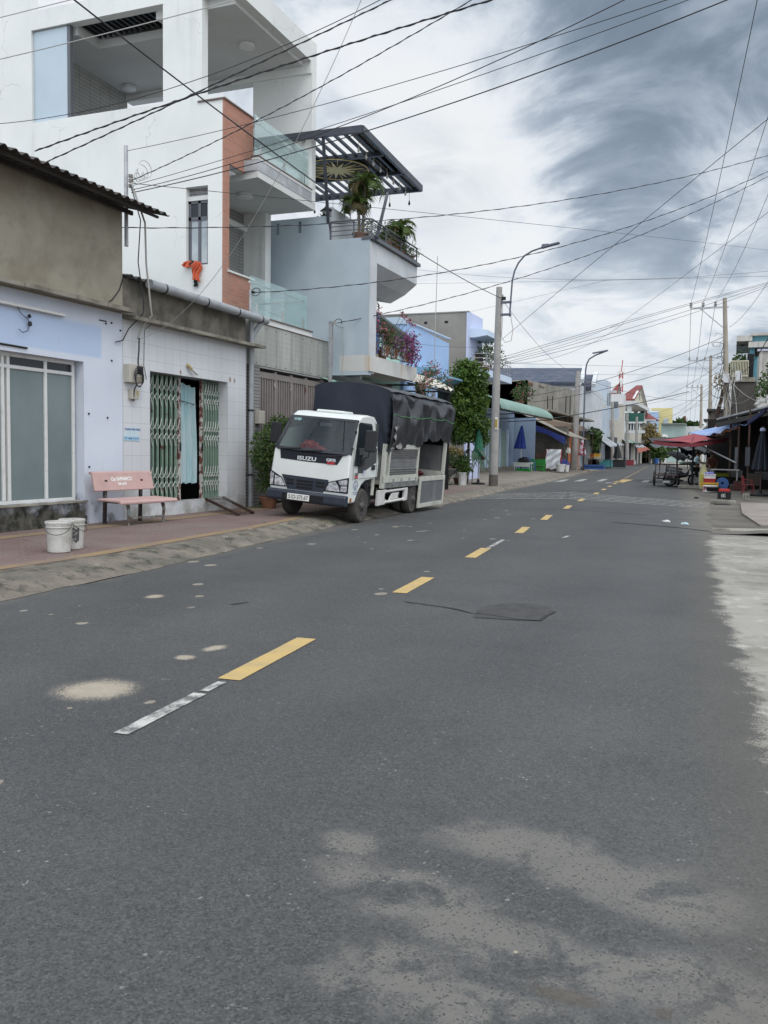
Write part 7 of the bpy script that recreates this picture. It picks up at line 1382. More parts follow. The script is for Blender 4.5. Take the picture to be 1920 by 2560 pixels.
# concrete poles of the left side
def cpole(label, u, vt, vb, group='concrete poles along the left pavement', r=0.15, u2=None):
    p = atZ(u2 or u, vb, 0.2) if vb > 300 else atY(u, 1150, vb); tp = atY(u, vt, p.y); o = thing('concrete_pole', label, 'pole', (p.x, p.y, 0.1), 0, group)
    MB().tube([(p.x, p.y, 0.1), tp], [r*1.25, r*0.8], 12).build('shaft', PCON, o, smooth=True); return p, tp, o
p_, tp_2, _ = cpole('thick concrete pole before the orange shop', 1446, 928, 1173, u2=1434, r=0.24)
for i, (u, vt, vb) in enumerate(((1531, 1004, 90), (1568, 1034, 103), (1592, 1042, 115))): cpole(('concrete pole behind the grey tarpaulin awning', 'slim concrete pole beside the green edged awning', 'farthest slim concrete pole on the left')[i], u, vt, vb, r=0.2)
st2 = thing('curved_street_lamp', 'distant curved street lamp rising beside the navy roof trim', 'lamp post', (p_.x+1.0, p_.y, 0.1))
pts = [atY(*g4(x, y), p_.y) for x, y in ((880, 260), (884, 180), (888, 100), (898, 45), (925, -10), (990, -50), (1120, -100))]
MB().tube([(p_.x+0.7, p_.y, 0.1), pts[0]]+pts, 0.06, 8).build('arm', DGREY, st2, smooth=True); MB().bar(pts[-1]+Vector((-1.2, 0, -0.2)), pts[-1], 0.2, 0.1).build('lamp_head', DGREY, st2)
rp_ = parasol('closed small patterned parasol beside the thick concrete pole', (p_.x+0.8, p_.y-1.0, 0.2), 2.3, 1.15, 2.5, 0.34, P('patterned_parasol_cloth', (0.30, 0.03, 0.06, 1), (0.5, 0.5, 0.55, 1), 4, 0.45, 0.55, 0.7), P('pale_blue_pole', (0.35, 0.45, 0.6, 1)), gp_)
crate('crate', 'blue plastic tray at the foot of the patterned parasol', (p_.x+1.4, p_.y+1.5, 0.2), 0, 1.7, 0.9, 0.42, BLUEP, None, 2)
# vendor cart and stalls further on
CANV2 = P('grey_white_canvas', (0.32, 0.335, 0.35, 1), (0.2, 0.21, 0.225, 1), 0.8, 0.4, 0.65, 0.7); CANVD = P('dark_grey_canvas', (0.022, 0.024, 0.026, 1), (0.04, 0.042, 0.045, 1), 1, 0.4, 0.65, 0.7)
ct = thing('vendor_cart', 'grey metal vendor cart loaded with orange crates on the far left', 'cart', (-1.9, 74, 0.2)); qa, qb = atY(*g4(905, 1095), 72), atY(*g4(1045, 1020), 72)
MB().box(qa.x, 71.5, 0.75, qb.x, 73.5, qb.z).build('body', P('dull_zinc', (0.19, 0.19, 0.18, 1), (0.13, 0.13, 0.125, 1), 1, 0.4, 0.6, 0.6, 0.3), ct)
for x in (qa.x+0.8, qb.x-0.7): MB().lathe([(0.4, -0.08), (0.42, 0), (0.4, 0.08)], (x, 71.4, 0.58), 18, 'y').build('wheel', BLACK, ct)
for k, (x, y, w, h, mt_, nm) in enumerate(((985, 968, 55, 30, YELP, 'yellow'), (940, 970, 42, 40, P('orange_plastic', (0.42, 0.12, 0.03, 1)), 'orange'), (985, 1000, 50, 22, P('cream_plastic', (0.55, 0.48, 0.3, 1)), 'cream'))):
    a, b = atY(*g4(x, y+h), 72.3), atY(*g4(x+w, y), 72.3); crate('crate', nm+' crate on top of the grey vendor cart', ((a.x+b.x)/2, 72.3, a.z), 0, b.x-a.x, 1.0, b.z-a.z, mt_, 'crates on the vendor cart', 2)
def canopy(label, pa, pb, pc, pd, mat, sag=0.3, name='awning', posts=True, ph=None, group=None, cat='awning'):
    """cloth awning through four corners (a,b back edge; d,c front edge), sagging between them"""
    A, B, C_, D_ = map(Vector, (pa, pb, pc, pd)); o = thing(name, label, cat, (D_.x, D_.y, 0.1), 0, group)
    def fn(u, v): p = A.lerp(B, u).lerp(D_.lerp(C_, u), v); s = 16*u*(1-u)*v*(1-v); return p-Vector((0, 0, sag*s+0.06*math.sin(u*19+v*3)*v))
    MB().grid(fn, 28, 14, 0.02).build('canopy', mat, o, smooth=True)
    if posts:
        for p in (D_, C_): MB().tube([(p.x, p.y, 0.1), p], 0.04, 6).build('post', WOODD, o)
    return o
def gy(x, y, Y): return atY(*g4(x, y), Y)
canopy('grey and white sagging tarpaulin awning beyond the orange shop', gy(880, 700, 78), gy(1010, 735, 92), gy(1235, 890, 86), gy(1150, 905, 76), CANV2, 0.5); canopy('second grey tarpaulin awning behind the sagging one', gy(1000, 735, 92), gy(1150, 800, 104), gy(1290, 880, 104), gy(1215, 895, 90), CANV2, 0.4)
canopy('dark tarpaulin over the black stall opening', gy(810, 705, 70), gy(880, 700, 78), gy(1000, 760, 80), gy(960, 770, 71), CANVD, 0.2)
canopy('pale green edged awning beside the slim concrete pole', gy(1270, 825, 106), gy(1380, 840, 120), gy(1450, 860, 118), gy(1340, 860, 104), GRS2, 0.05); canopy('white fringed awning in front of the green one', gy(1385, 860, 112), gy(1470, 875, 126), gy(1520, 905, 124), gy(1420, 910, 110), CANV2, 0.1)
canopy('red brown drooping parasol cloth at the far left stalls', gy(1420, 915, 108), gy(1520, 905, 112), gy(1555, 925, 110), gy(1440, 965, 104), P('red_brown_cloth', (0.26, 0.075, 0.045, 1), (0.2, 0.06, 0.04, 1), 2, 0.4, 0.6, 0.8), 0.3)
canopy('dark sheet awning running along the far left stalls', gy(1240, 820, 108), gy(1500, 850, 150), gy(1560, 880, 150), gy(1420, 870, 112), CANVD, 0.1, posts=False)
for k, (x0, y0_, x1, y1_, Y, c_, lb) in enumerate(((965, 800, 1185, 1065, 97, (0.045, 0.05, 0.055, 1), 'grey shuttered stall behind the sagging awning'), (1185, 860, 1335, 1040, 112, (0.02, 0.028, 0.08, 1), 'dark blue curtained stall behind the closed dark parasol'), (1330, 870, 1440, 1030, 128, (0.06, 0.08, 0.07, 1), 'grey green stall front under the green awning'), (1440, 890, 1560, 1030, 140, (0.10, 0.105, 0.095, 1), 'pale grey stall front at the end of the left row'), (1170, 790, 1275, 900, 116, (0.42, 0.46, 0.52, 1), 'white sheeted stall top behind the pole'))):
    a, b = gy(x0, y1_, Y), gy(x1, y0_, Y); o = thing('stall_front', lb, 'stall', (a.x, Y, 0.1)); MB().box(a.x, Y, max(a.z, 0.05) if k == 4 else 0.05, b.x, Y+3, b.z).build('wall', P('stall_wall_%s' % 'abcde'[k] if False else 'stall_wall', c_, rough=0.8), o)
    if k == 4: MB().box(a.x+0.3, Y+1, 0.05, a.x+0.5, Y+1.2, a.z).build('post', WOODD, o)
a, b = gy(800, 1075, 79), gy(968, 700, 79); o = thing('stall_front', 'solid black box for the dark of the open stall recess between orange shop and vendor cart', 'stall', (a.x, 79, 0.1)); MB().box(a.x, 79, 0.05, b.x, 84, b.z).build('recess', DARK, o); MB().box(a.x, 78.6, b.z-0.5, b.x, 79, b.z).build('cloth_edge', CANVD, o)  # solid block; the open stall's darkness is put into its black colour
parasol('closed dark parasol at the kerb among the far left stalls', (gy(1215, 1090, 84).x, 84, 0.15), 4, 0.9, 2.45, 0.5, CANVD, STEEL, gp_)
rg = random.Random(9)
for k, (x, y, Y, w, h, mt_, lb) in enumerate(((1075, 1085, 80, 1.6, 0.6, P('green_tarp_box', (0.06, 0.10, 0.08, 1)), 'dull green box by the far left stalls'), (1190, 1090, 82, 2.2, 0.7, CANVD, 'dark low produce table below the closed dark parasol'), (1255, 1095, 84, 0.9, 0.6, P('blue_white_box', (0.15, 0.3, 0.5, 1), (0.6, 0.6, 0.6, 1), 2, 0.45, 0.55, 0.6), 'blue and white box on the kerb of the far left stalls'), (1300, 1050, 100, 2.0, 0.6, P('red_goods', (0.25, 0.04, 0.05, 1)), 'red heap of goods behind the slim pole'), (1350, 1055, 110, 1.4, 0.5, WHP, 'white foam box at the far left kerb'), (1090, 1030, 78, 1.4, 0.7, P('teal_box', (0.06, 0.24, 0.26, 1)), 'teal box stacked under the sagging awning'))):
    p = gy(x, y, Y); o = thing('goods_box', lb, 'box', (p.x, Y, 0.12)); MB().box(-w/2, -0.5, 0, w/2, 0.5, h).build('body', mt_, o, local=True, bevel=0.04); MB().box(-w/2-0.04, -0.54, h, w/2+0.04, 0.54, h+0.07).build('lid', mt_, o, local=True)
lp2 = thing('street_lantern_sign', 'pale yellow square sign lamp hanging in the dark stall', 'sign', (-2.5, 75, 3)); a, b = gy(893, 825, 75), gy(930, 760, 75); MB().box(a.x, 75, a.z, b.x, 75.15, b.z).build('panel', P('pale_yellow_panel', (0.42, 0.42, 0.22, 1)), lp2); MB().box((a.x+b.x)/2-0.02, 75.05, b.z, (a.x+b.x)/2+0.02, 75.1, b.z+0.6).build('hanger', BLACK, lp2)
tree('bushy green plant growing at the dark stall front', (gy(980, 1000, 76).x, 76, 0.15), [(0, 0, 2.6, 0.55), (0.3, 0, 3.2, 0.5), (-0.3, 0, 3.4, 0.5), (0.1, 0, 2.0, 0.4)], 500, 0.24, (0, 0, 1.8), 91, LEAFG, 'plant')
for k, (x, y, Y, r) in enumerate(((1590, 985, 140, 2.2), (1665, 970, 146, 2.6))): tree(('dark green street tree where the road bends away', 'second green street tree at the road bend beside the blue drum')[k], (gy(x, y, Y).x, Y, 0), [(0, 0, 2.0, 1.4), (1.2, 0, 2.4, 1.3), (-1.2, 0, 2.2, 1.3), (0.2, 0, 3.4, 1.2)], 1300, 0.5, (0, 0, 1.4), 93+k, LEAFG, r0=0.2)
bucket2('blue drum below the trees at the road bend', 1641, 1145, 128, 0.42, 0.95, BLUEP, 0.0)
# ------------------------------------------------------------------ upper houses of the far left
def house(name, label, boxes, parts=()):
    """boxes: (part, uL, uF, uE, v, Y, mat, zbase)"""
    o = None; 
    for nm, uL, uF, uE, v, Y, mt_, zb in boxes:
        xa, xb, y0, y1, zt = hbox(uL, uF, uE, v, Y)
        if o is None: o = thing(name, label, 'house', ((xa+xb)/2, y0, 0))
        MB().box(xa, y0, zb if zb < 50 else atY(uF, zb, Y).z, xb, y1, zt).build(nm, mt_, o)
    return o
LBLUE = P('light_blue_far', (0.40, 0.46, 0.52, 1), (0.46, 0.51, 0.57, 1), 0.3, 0.4, 0.7, 0.85); CREAMW = P('cream_far_render', (0.52, 0.49, 0.38, 1), (0.46, 0.43, 0.34, 1), 0.3, 0.4, 0.7, 0.85); BEIGE = P('beige_far_render', (0.46, 0.43, 0.37, 1), (0.40, 0.38, 0.33, 1), 0.35, 0.4, 0.7, 0.85); PGREYF = P('pale_far_render', (0.54, 0.55, 0.55, 1), (0.47, 0.48, 0.48, 1), 0.3, 0.4, 0.7, 0.85)
DWIN = P('far_window', (0.05, 0.06, 0.07, 1), (0.12, 0.14, 0.16, 1), 0.8, 0.4, 0.6, 0.2)
def win(o, u0, v0, u1, v1, Y, nm='window', mt_=None, dy=-0.06):
    a, b = atY(u0, v1, Y), atY(u1, v0, Y); MB().box(a.x, Y+dy, a.z, b.x, Y+0.01, b.z).build(nm, mt_ or DWIN, o)
def winx(o, u0, v0, u1, v1, xp, nm='window', mt_=None):
    a, b = atX(u0, v1, xp), atX(u1, v0, xp); z0, z1 = min(a.z, b.z), max(a.z, b.z); MB().box(xp-0.01, a.y, z0, xp+0.06, b.y, z1).build(nm, mt_ or DWIN, o)
o = house('pale_blue_flat', 'pale blue flat roofed house with cream balcony beyond navy roof', [('wall', 1478, 1516, 1528, 950, 96, LBLUE, 0.05), ('front_wing', 1475, 1496, 1502, 1010, 92, CREAMW, 0.05), ('roof_slab', 1470, 1540, 1542, 976, 99, PGREYF, 982), ('balcony', 1476, 1513, 1514, 1012, 91, CREAMW, 1018), ('upper_balcony', 1512, 1547, 1549, 1021, 100, LBLUE, 1046), ('slab', 1510, 1546, 1548, 1046, 100, PGREYF, 1050)])
xq = atY(1516, 950, 96).x; winx(o, 1518, 985, 1522, 1012, xq); winx(o, 1523, 985, 1527, 1012, xq); win(o, 1478, 1058, 1488, 1072, 91.9, 'shutter', GREYFRAME)
o = house('pale_blue_shed', 'small pale blue rooftop room above the sagging awnings', [('wall', 1460, 1487, 1497, 1038, 88, LBLUE, 0.05), ('roof', 1456, 1488, 1499, 1035, 87.8, GREYFRAME, 1038)]); win(o, 1486, 1031, 1489, 1050, 87.7, 'window', WHITE_AL)
o = house('beige_house', 'tall beige house with pink doors behind the concrete poles', [('wall', 1500, 1556, 1562, 1010, 108, BEIGE, 0.05), ('upper_storey', 1515, 1560, 1565, 985, 110, PGREYF, 0.05), ('balcony', 1510, 1542, 1543, 1044, 105, PGREYF, 1049)]); win(o, 1515, 1052, 1527, 1068, 107.9, 'door', P('faded_pink_door', (0.36, 0.25, 0.22, 1))); win(o, 1533, 1004, 1546, 1018, 107.9)
RTILE = P('red_roof_tile', (0.19, 0.038, 0.035, 1), (0.14, 0.03, 0.028, 1), 1.2, 0.4, 0.6, 0.7)
def gable(name, label, u0, u1, u2, u3, vt, vb, Y, pillars=True, wallm=CREAMW, um=None):
    """red roof slope u0..u1 (eave) / ridge, with the gable face toward the road"""
    ridge0, eave0, eave1 = atY(um, vt, Y+1), atY(u0, vb, Y), atY(u1, vb, Y); apex = atX(u2, vt, eave1.x); gend = atX(u3, vb, eave1.x)
    o = thing(name, label, 'house', (eave0.x, Y, 0)); ym = (Y+gend.y)/2; zb, za = eave1.z, apex.z; xl_, xr_ = eave0.x+(-0.5), eave1.x
    m = MB(); m.hexa([(xl_, Y-0.4, zb-0.2), (xr_+0.4, Y-0.4, zb-0.2), (xr_+0.4, ym, za), (xl_+1.5, ym, za), (xl_, Y-0.4, zb+0.05), (xr_+0.4, Y-0.4, zb+0.05), (xr_+0.4, ym, za+0.3), (xl_+1.5, ym, za+0.3)]); m.hexa([(xl_, gend.y+0.4, zb-0.2), (xr_+0.4, gend.y+0.4, zb-0.2), (xr_+0.4, ym, za), (xl_+1.5, ym, za), (xl_, gend.y+0.4, zb+0.05), (xr_+0.4, gend.y+0.4, zb+0.05), (xr_+0.4, ym, za+0.3), (xl_+1.5, ym, za+0.3)]); m.build('roof', RTILE, o)
    m = MB(); m.prism([(Y, zb), (gend.y, zb), (ym, za)], 'x', xr_-0.2, xr_+0.05); m.build('gable', wallm, o); MB().lathe([(0.55, 0), (0.55, 0.06), (0, 0.06)], (xr_+0.05, ym, zb+(za-zb)*0.42), 16, 'x').build('round_window', DWIN, o)
    for a in ((Y, ym), (gend.y, ym)): MB().bar((xr_+0.2, a[0], zb), (xr_+0.2, a[1], za+0.1), 0.3, 0.35).build('bargeboard', PGREYF, o)
    MB().box(xl_-1, Y-0.6, zb-0.75, xr_+0.7, gend.y+0.6, zb-0.2).build('eave_slab', PGREYF, o)
    return o, xl_, xr_, Y, gend.y, zb
o, xl_, xr_, ya_, yb_, zb_ = gable('red_gable_house', 'house with red tiled gable on open columns and green glass storey', 1554, 1580, 1596, 1613, 966, 999, 118, um=1574)
for x, y in ((xr_-0.3, ya_), (xr_-0.3, yb_), (xl_+0.5, ya_), (xl_+0.5, yb_)): MB().box(x-0.3, y-0.3, zb_-3.4, x+0.3, y+0.3, zb_-0.75).build('column', PGREYF, o)
MB().box(xl_-3, ya_-0.5, 0.05, xr_-0.2, yb_, zb_-3.4).build('wall', BEIGE, o)
a, b = atY(1556, 1076, 117.4), atY(1600, 1036, 117.4); MB().box(a.x, 117.3, a.z, b.x, 117.45, b.z).build('window', DWIN, o); MB().box(a.x, 117.1, b.z-1.0, b.x+0.6, 117.3, b.z+0.2).build('green_fascia', P('green_glass_fascia', (0.02, 0.085, 0.065, 1), rough=0.3), o); MB().box(a.x, 117.0, (a.z+b.z)/2-0.15, b.x+0.4, 117.3, (a.z+b.z)/2+0.1).build('floor_band', PGREYF, o); MB().box(a.x-0.3, 116.7, a.z-0.4, b.x+0.8, 117.3, a.z).build('floor_band', PGREYF, o)
for k in range(7): x = a.x+(b.x-a.x)*k/6; MB().box(x-0.06, 117.15, a.z, x+0.06, 117.3, b.z).build('mullion', PGREYF, o)
o, *_ = gable('red_gable_house', 'partly hidden red gabled house left of the lattice mast', 1526, 1535, 1540, 1547, 958, 992, 128, um=1531); MB().box(_[0]-2, 127.5, 0.05, _[1]-0.2, _[3], _[4]).build('wall', CREAMW, o)
o, *_ = gable('red_gable_house', 'low red gabled house under the taller gable', 1590, 1598, 1604, 1615, 1022, 1045, 134, um=1594); MB().box(_[0]-2, 133.5, 0.05, _[1]-0.2, _[3], _[4]).build('wall', CREAMW, o)
o = house('cream_villa', 'cream villa with red hipped roof and roof garden shrubs', [('wall', 1605, 1630, 1634, 1058, 140, PGREYF, 0.05), ('roof_slab', 1602, 1636, 1640, 1048, 139, PGREYF, 1052)]); a, b = atY(1606, 1048, 141), atY(1640, 1048, 141); c_ = atY(1614, 1028, 146); MB().add([a, b, (b.x, 150, b.z), (a.x, 150, a.z), c_], [(0, 1, 4), (1, 2, 4), (2, 3, 4), (3, 0, 4), (3, 2, 1, 0)]).build('roof', RTILE, o); win(o, 1614, 1065, 1618, 1080, 139.9)
p = atY(1625, 1090, 137); shrub('shrub', 'brownish tree shrub before the cream villa', 'shrub', (p.x, 137, 0.1), [(0, 0, p.z+0.4, 1.0), (0.9, 0, p.z-0.4, 0.9), (-0.8, 0, p.z-0.2, 0.9), (0.2, 0, p.z+1.2, 0.8)], 1000, 0.4, DRY, 5, seed=97)
YELF = P('yellow_far_render', (0.58, 0.50, 0.24, 1), (0.52, 0.45, 0.22, 1), 0.2, 0.4, 0.7, 0.85); BLUF = P('blue_far_render', (0.30, 0.40, 0.55, 1), rough=0.85); GRNF = P('grey_green_sheet', (0.25, 0.33, 0.31, 1), (0.29, 0.37, 0.35, 1), 0.4, 0.4, 0.6, 0.6)
o = house('yellow_building', 'plain yellow three storey building at the street end', [('wall', 1646, 1681, 1682, 1024, 190, YELF, 0.05), ('parapet', 1628, 1681, 1682, 1020, 192, YELF, 1026)]); win(o, 1659, 1046, 1671, 1060, 189.9, 'window', P('pale_window', (0.35, 0.40, 0.42, 1)))
house('blue_building', 'pale blue wall adjoining the yellow building', [('wall', 1620, 1646, None, 1030, 188, BLUF, 0.05)])
house('green_shed', 'long grey green sheet shed below the yellow building', [('wall', 1653, 1712, None, 1061, 176, GRNF, 0.05), ('roof', 1652, 1714, None, 1058, 175, P('shed_roof', (0.15, 0.17, 0.17, 1)), 1061)])
house('grey_shed', 'plain grey wall right of the green shed at the street end', [('wall', 1712, 1790, None, 1066, 180, PGREYF, 0.05)])
house('white_roof_shed', 'low white roofed hut beneath the yellow building', [('wall', 1636, 1662, None, 1092, 160, PGREYF, 0.05), ('roof', 1634, 1664, None, 1086, 159, WHP, 1092)])
house('low_white_shop', 'low pale shop row at the far left corner', [('wall', 1545, 1612, None, 1090, 150, PGREYF, 0.05), ('roof', 1543, 1614, None, 1086, 149, P('pale_green_roof', (0.42, 0.5, 0.44, 1)), 1092)])
fw_ = tag(leaves('treetops', LEAFD, None, [(atY(u, v, 240).x, 240, atY(u, v, 240).z, r) for u, v, r in ((1692, 1062, 1.3), (1702, 1062, 1.5), (1713, 1064, 1.4), (1724, 1067, 1.3), (1735, 1068, 1.3), (1745, 1070, 1.4))], 1200, 0.9, 99), 'distant line of dark treetops over the grey shed', None, None, 'stuff')
house('distant_block', 'distant pale block with red water tower over the treetops', [('wall', 1690, 1736, None, 1064, 260, BEIGE, 0.05), ('tower', 1708, 1713, None, 1040, 258, RTILE, 0.05)])
# lattice mast
lm = thing('lattice_mast', 'red and white lattice radio mast far behind the gables', 'mast', (atY(1552, 1000, 230).x, 230, 0)); MR, MW = P('mast_red', (0.40, 0.06, 0.05, 1)), P('mast_white', (0.6, 0.58, 0.56, 1))
zt = atY(1552, 930, 230).z; xm = atY(1552, 960, 230).x; za = atY(1554, 900, 230).z
for i in range(12):
    z0, z1 = 2+(zt-2)*i/12, 2+(zt-2)*(i+1)/12; m = MB(); w0, w1 = 0.85-0.45*i/12, 0.85-0.45*(i+1)/12; cs = [(-1, -1), (1, -1), (1, 1), (-1, 1)]
    for k in range(4):
        p, q = Vector((xm+cs[k][0]*w0, 230+cs[k][1]*w0, z0)), Vector((xm+cs[k][0]*w1, 230+cs[k][1]*w1, z1)); n_ = (k+1) % 4; m.bar(p, q, 0.15); m.bar(p, (xm+cs[n_][0]*w1, 230+cs[n_][1]*w1, z1), 0.09); m.bar((xm+cs[n_][0]*w0, 230+cs[n_][1]*w0, z0), q, 0.09)
    m.build('mast_section', MR if i % 2 else MW, lm)
MB().tube([(xm, 230, zt), (xm+0.3, 230, za)], 0.12, 5).build('aerial', MR, lm)
for k in range(4): MB().box(xm-0.9+0.55*k, 229, zt-1.2+(k % 2)*0.6, xm-0.75+0.55*k, 229.3, zt+0.2+(k % 2)*0.6).build('antenna', MW, lm)
# thin aerial mast rising behind the truck
am = thing('aerial_mast', 'thin aerial mast standing before the sky blue house', 'mast', (-0.5, 18.5, 5)); a, b = atY(1085, 922, 18.5), atY(1094, 640, 18.5); MB().tube([(a.x, 18.5, 3.6), a, b], 0.014, 6).build('rod', CABLEG, am); MB().box(a.x-0.06, 18.44, 3.5, a.x+0.06, 18.56, 3.7).build('foot', STEEL, am)
# ------------------------------------------------------------------ right side: poles, market stalls, people
def g5(x, y): return 1620+x/5.53, 1050+y/5.53
PWOOD = P('tan_pole_concrete', (0.33, 0.29, 0.235, 1), (0.26, 0.23, 0.19, 1), 1.5, 0.35, 0.7, 0.9, streak=(0.14, 0.12, 0.1, 1), sa=0.4)
PORC = bpy.data.materials['porcelain']; INS = {}
def hvpole(label, ub, ut, vt, Y, ul, r, k):
    b = atY(ub, 1100, Y); tp = atY(ut, vt, Y); o = thing('utility_pole', label, 'pole', (b.x, Y, 0), 0, 'tall utility poles on the right')
    MB().tube([(b.x, Y, 0.0), tp], [r*1.5, r*0.8], 14).build('shaft', PWOOD, o, smooth=True)
    e = atY(ul, vt, Y); zc = tp.z-0.42*(1 if k else 1.3); L = tp.x-e.x; ar = MB().bar((e.x, Y, zc), (tp.x+0.25, Y, zc), 0.10, 0.10).build('crossarm', STEEL, o)
    MB().bar((e.x+L*0.28, Y, zc), (tp.x-0.05, Y, zc-L*0.62), 0.06).build('brace', STEEL, o)
    INS[k] = []
    for f in (0.0, 0.36, 0.72):
        x = e.x+L*f+0.03; MB().lathe([(0.03, 0), (0.10, 0.05), (0.05, 0.10), (0.11, 0.15), (0.06, 0.2), (0.10, 0.26), (0.04, 0.34), (0, 0.34)], (x, Y, zc+0.04), 10).build('insulator', PORC, o, smooth=True); INS[k].append(Vector((x, Y, zc+0.36)))
    return o, b, tp
o1, b1, t1 = hvpole('nearest tall utility pole with crossarm in front of the teal building', 1824, 1812, 745, 45, 1727, 0.15, 0)
o2, b2, t2 = hvpole('second tall utility pole with crossarm further along the right side', 1776, 1777, 890, 79, 1723, 0.16, 1)
o3, b3, t3 = hvpole('third utility pole with crossarm far along the right side', 1753, 1754, 961, 115, 1717, 0.17, 2)
rg = random.Random(12)
for k in range(9):     # loops of spare cable and boxes on the nearest pole
    zc = 8.6-0.62*k; w = rg.uniform(0.25, 0.75); x0 = t1.x+(b1.x-t1.x)*(11.6-zc)/11.6; m = MB(); m.tube([(x0-0.2-w*0.5-w*0.6*math.cos(a)+0.1*math.sin(a*3+k), 45-0.2, zc+w*0.75*math.sin(a)-0.1*a*0.3) for a in np.linspace(0.3, 5.7+rg.random(), 18)], 0.018, 5); m.build('spare_loop', CABLE if k % 3 else CABLEG, o1)
for (dx, z, w, h, mt_) in ((-0.35, 5.9, 0.35, 0.55, PGREYF), (0.35, 6.0, 0.35, 0.6, PGREYF), (-0.3, 3.2, 0.4, 0.5, STEEL), (0.45, 2.9, 0.5, 0.6, PGREYF)): x0 = b1.x; MB().box(x0+dx-w/2, 44.6, z, x0+dx+w/2, 44.85, z+h).build('service_box', mt_, o1)
for k in range(7): 
    a0 = rg.uniform(-0.5, 0.6); m = MB(); m.tube([(b1.x+a0*(1-f)+0.25*math.sin(f*5+k), 44.6, 6.6-4.2*f+0.3*math.sin(f*9+k)) for f in np.linspace(0, 1, 14)], 0.022, 5); m.build('hanging_cable', CABLE if k % 2 else CABLEG, o1)
MB().lathe([(0.0, 0.0), (0.35, 0.05), (0.42, 0.14), (0.40, 0.15), (0.3, 0.08), (0.0, 0.03)], (b1.x+0.9, 44.4, 3.6), 20, 'y').build('dish', PGREYF, o1) if False else None
# teal building with overhanging slab
TEALR = P('faded_teal_render', (0.10, 0.27, 0.33, 1), (0.17, 0.36, 0.42, 1), 0.5, 0.35, 0.65, 0.85, streak=(0.05, 0.12, 0.15, 1), sa=0.6); WSLAB = P('stained_white_slab', (0.50, 0.48, 0.45, 1), (0.38, 0.36, 0.33, 1), 0.9, 0.35, 0.65, 0.85, streak=(0.12, 0.11, 0.1, 1), sa=0.6)
tb_ = thing('teal_building', 'faded teal three storey building with overhanging white slab behind the pole', 'building', (12.5, 52, 0)); Yt = 52.0
def pt(u, v, Y=Yt): return atY(u, v, Y)
a, b = pt(1877, 840), pt(1900, 919); MB().box(a.x, Yt, 0.05, a.x+7, Yt+9, a.z).build('wall', TEALR, tb_)
c_, d_ = pt(1842, 841), pt(1877, 884); MB().box(c_.x, Yt-0.3, c_.z-0.36, a.x+0.1, Yt+7.5, c_.z).build('roof_slab', WSLAB, tb_); MB().box(a.x-0.02, Yt-0.35, c_.z-0.02, a.x+7, Yt+3, c_.z+0.16).build('roof_slab', WSLAB, tb_)
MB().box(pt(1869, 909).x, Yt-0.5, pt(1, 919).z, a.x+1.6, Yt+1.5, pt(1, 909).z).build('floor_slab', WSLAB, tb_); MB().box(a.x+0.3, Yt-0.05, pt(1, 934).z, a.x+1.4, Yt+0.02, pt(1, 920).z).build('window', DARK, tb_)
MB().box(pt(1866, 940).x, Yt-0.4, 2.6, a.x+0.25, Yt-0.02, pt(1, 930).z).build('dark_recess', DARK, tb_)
for (u, w) in ((1851, 0.5), (1860, 0.45)): q = pt(u, 870); MB().lathe([(0.3, -0.02), (0.3, 0.0)], (q.x, Yt+2, c_.z-0.38), 14).build('downlight', GREYFRAME, tb_)
z0, z1 = pt(1, 972).z, pt(1, 943).z; xa, xb = pt(1826, 950).x, pt(1869, 950).x; m = MB(); m.bar((xa, Yt-0.6, z1), (xb, Yt-0.6, z1), 0.09, 0.08); m.bar((xa, Yt-0.6, z0+0.1), (xb, Yt-0.6, z0+0.1), 0.07)
for k in range(12): x = xa+(xb-xa)*k/11; m.bar((x, Yt-0.6, z0), (x, Yt-0.6, z1), 0.05)
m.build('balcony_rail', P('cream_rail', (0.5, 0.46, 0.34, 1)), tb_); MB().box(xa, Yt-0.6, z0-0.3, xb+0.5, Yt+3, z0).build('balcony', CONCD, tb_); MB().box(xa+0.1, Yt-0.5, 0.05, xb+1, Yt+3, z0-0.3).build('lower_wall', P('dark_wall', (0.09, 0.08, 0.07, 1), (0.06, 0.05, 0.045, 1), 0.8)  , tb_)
q = pt(1848, 925); tree('rounded leafy tree on the balcony behind the nearest utility pole', (q.x, Yt+0.6, z0), [(0, 0, 1.0, 0.55), (0.35, 0, 0.8, 0.45), (-0.4, 0, 0.75, 0.45), (0, 0, 1.4, 0.4), (0.5, 0, 0.4, 0.4), (-0.45, 0, 0.35, 0.4)], 900, 0.2, (0, 0, 0.5), 201, LEAFG, 'plant', 0.06)
wb_ = thing('white_building', 'stained white wall at the right edge before the teal building', 'building', (12, 44, 0)); q = pt(1900, 878, 44); MB().box(q.x, 44, 0.05, q.x+6, 49, q.z).build('wall', WSLAB, wb_); MB().box(q.x-0.15, 43.9, q.z, q.x+6, 44.3, q.z+0.12).build('parapet', P('lavender_parapet', (0.42, 0.43, 0.5, 1)), wb_)
q = pt(1909, 955, 34); tree('leafy creeper bush over the roof edge at the right border', (q.x+0.3, 34, 0.1), [(0, 0, q.z, 0.55), (0.3, 0, q.z+0.7, 0.5), (-0.25, 0, q.z-0.5, 0.45), (0.5, 0, q.z-0.3, 0.5)], 800, 0.15, (0, 0, q.z-0.6), 203, LEAFG, 'plant', 0.05)
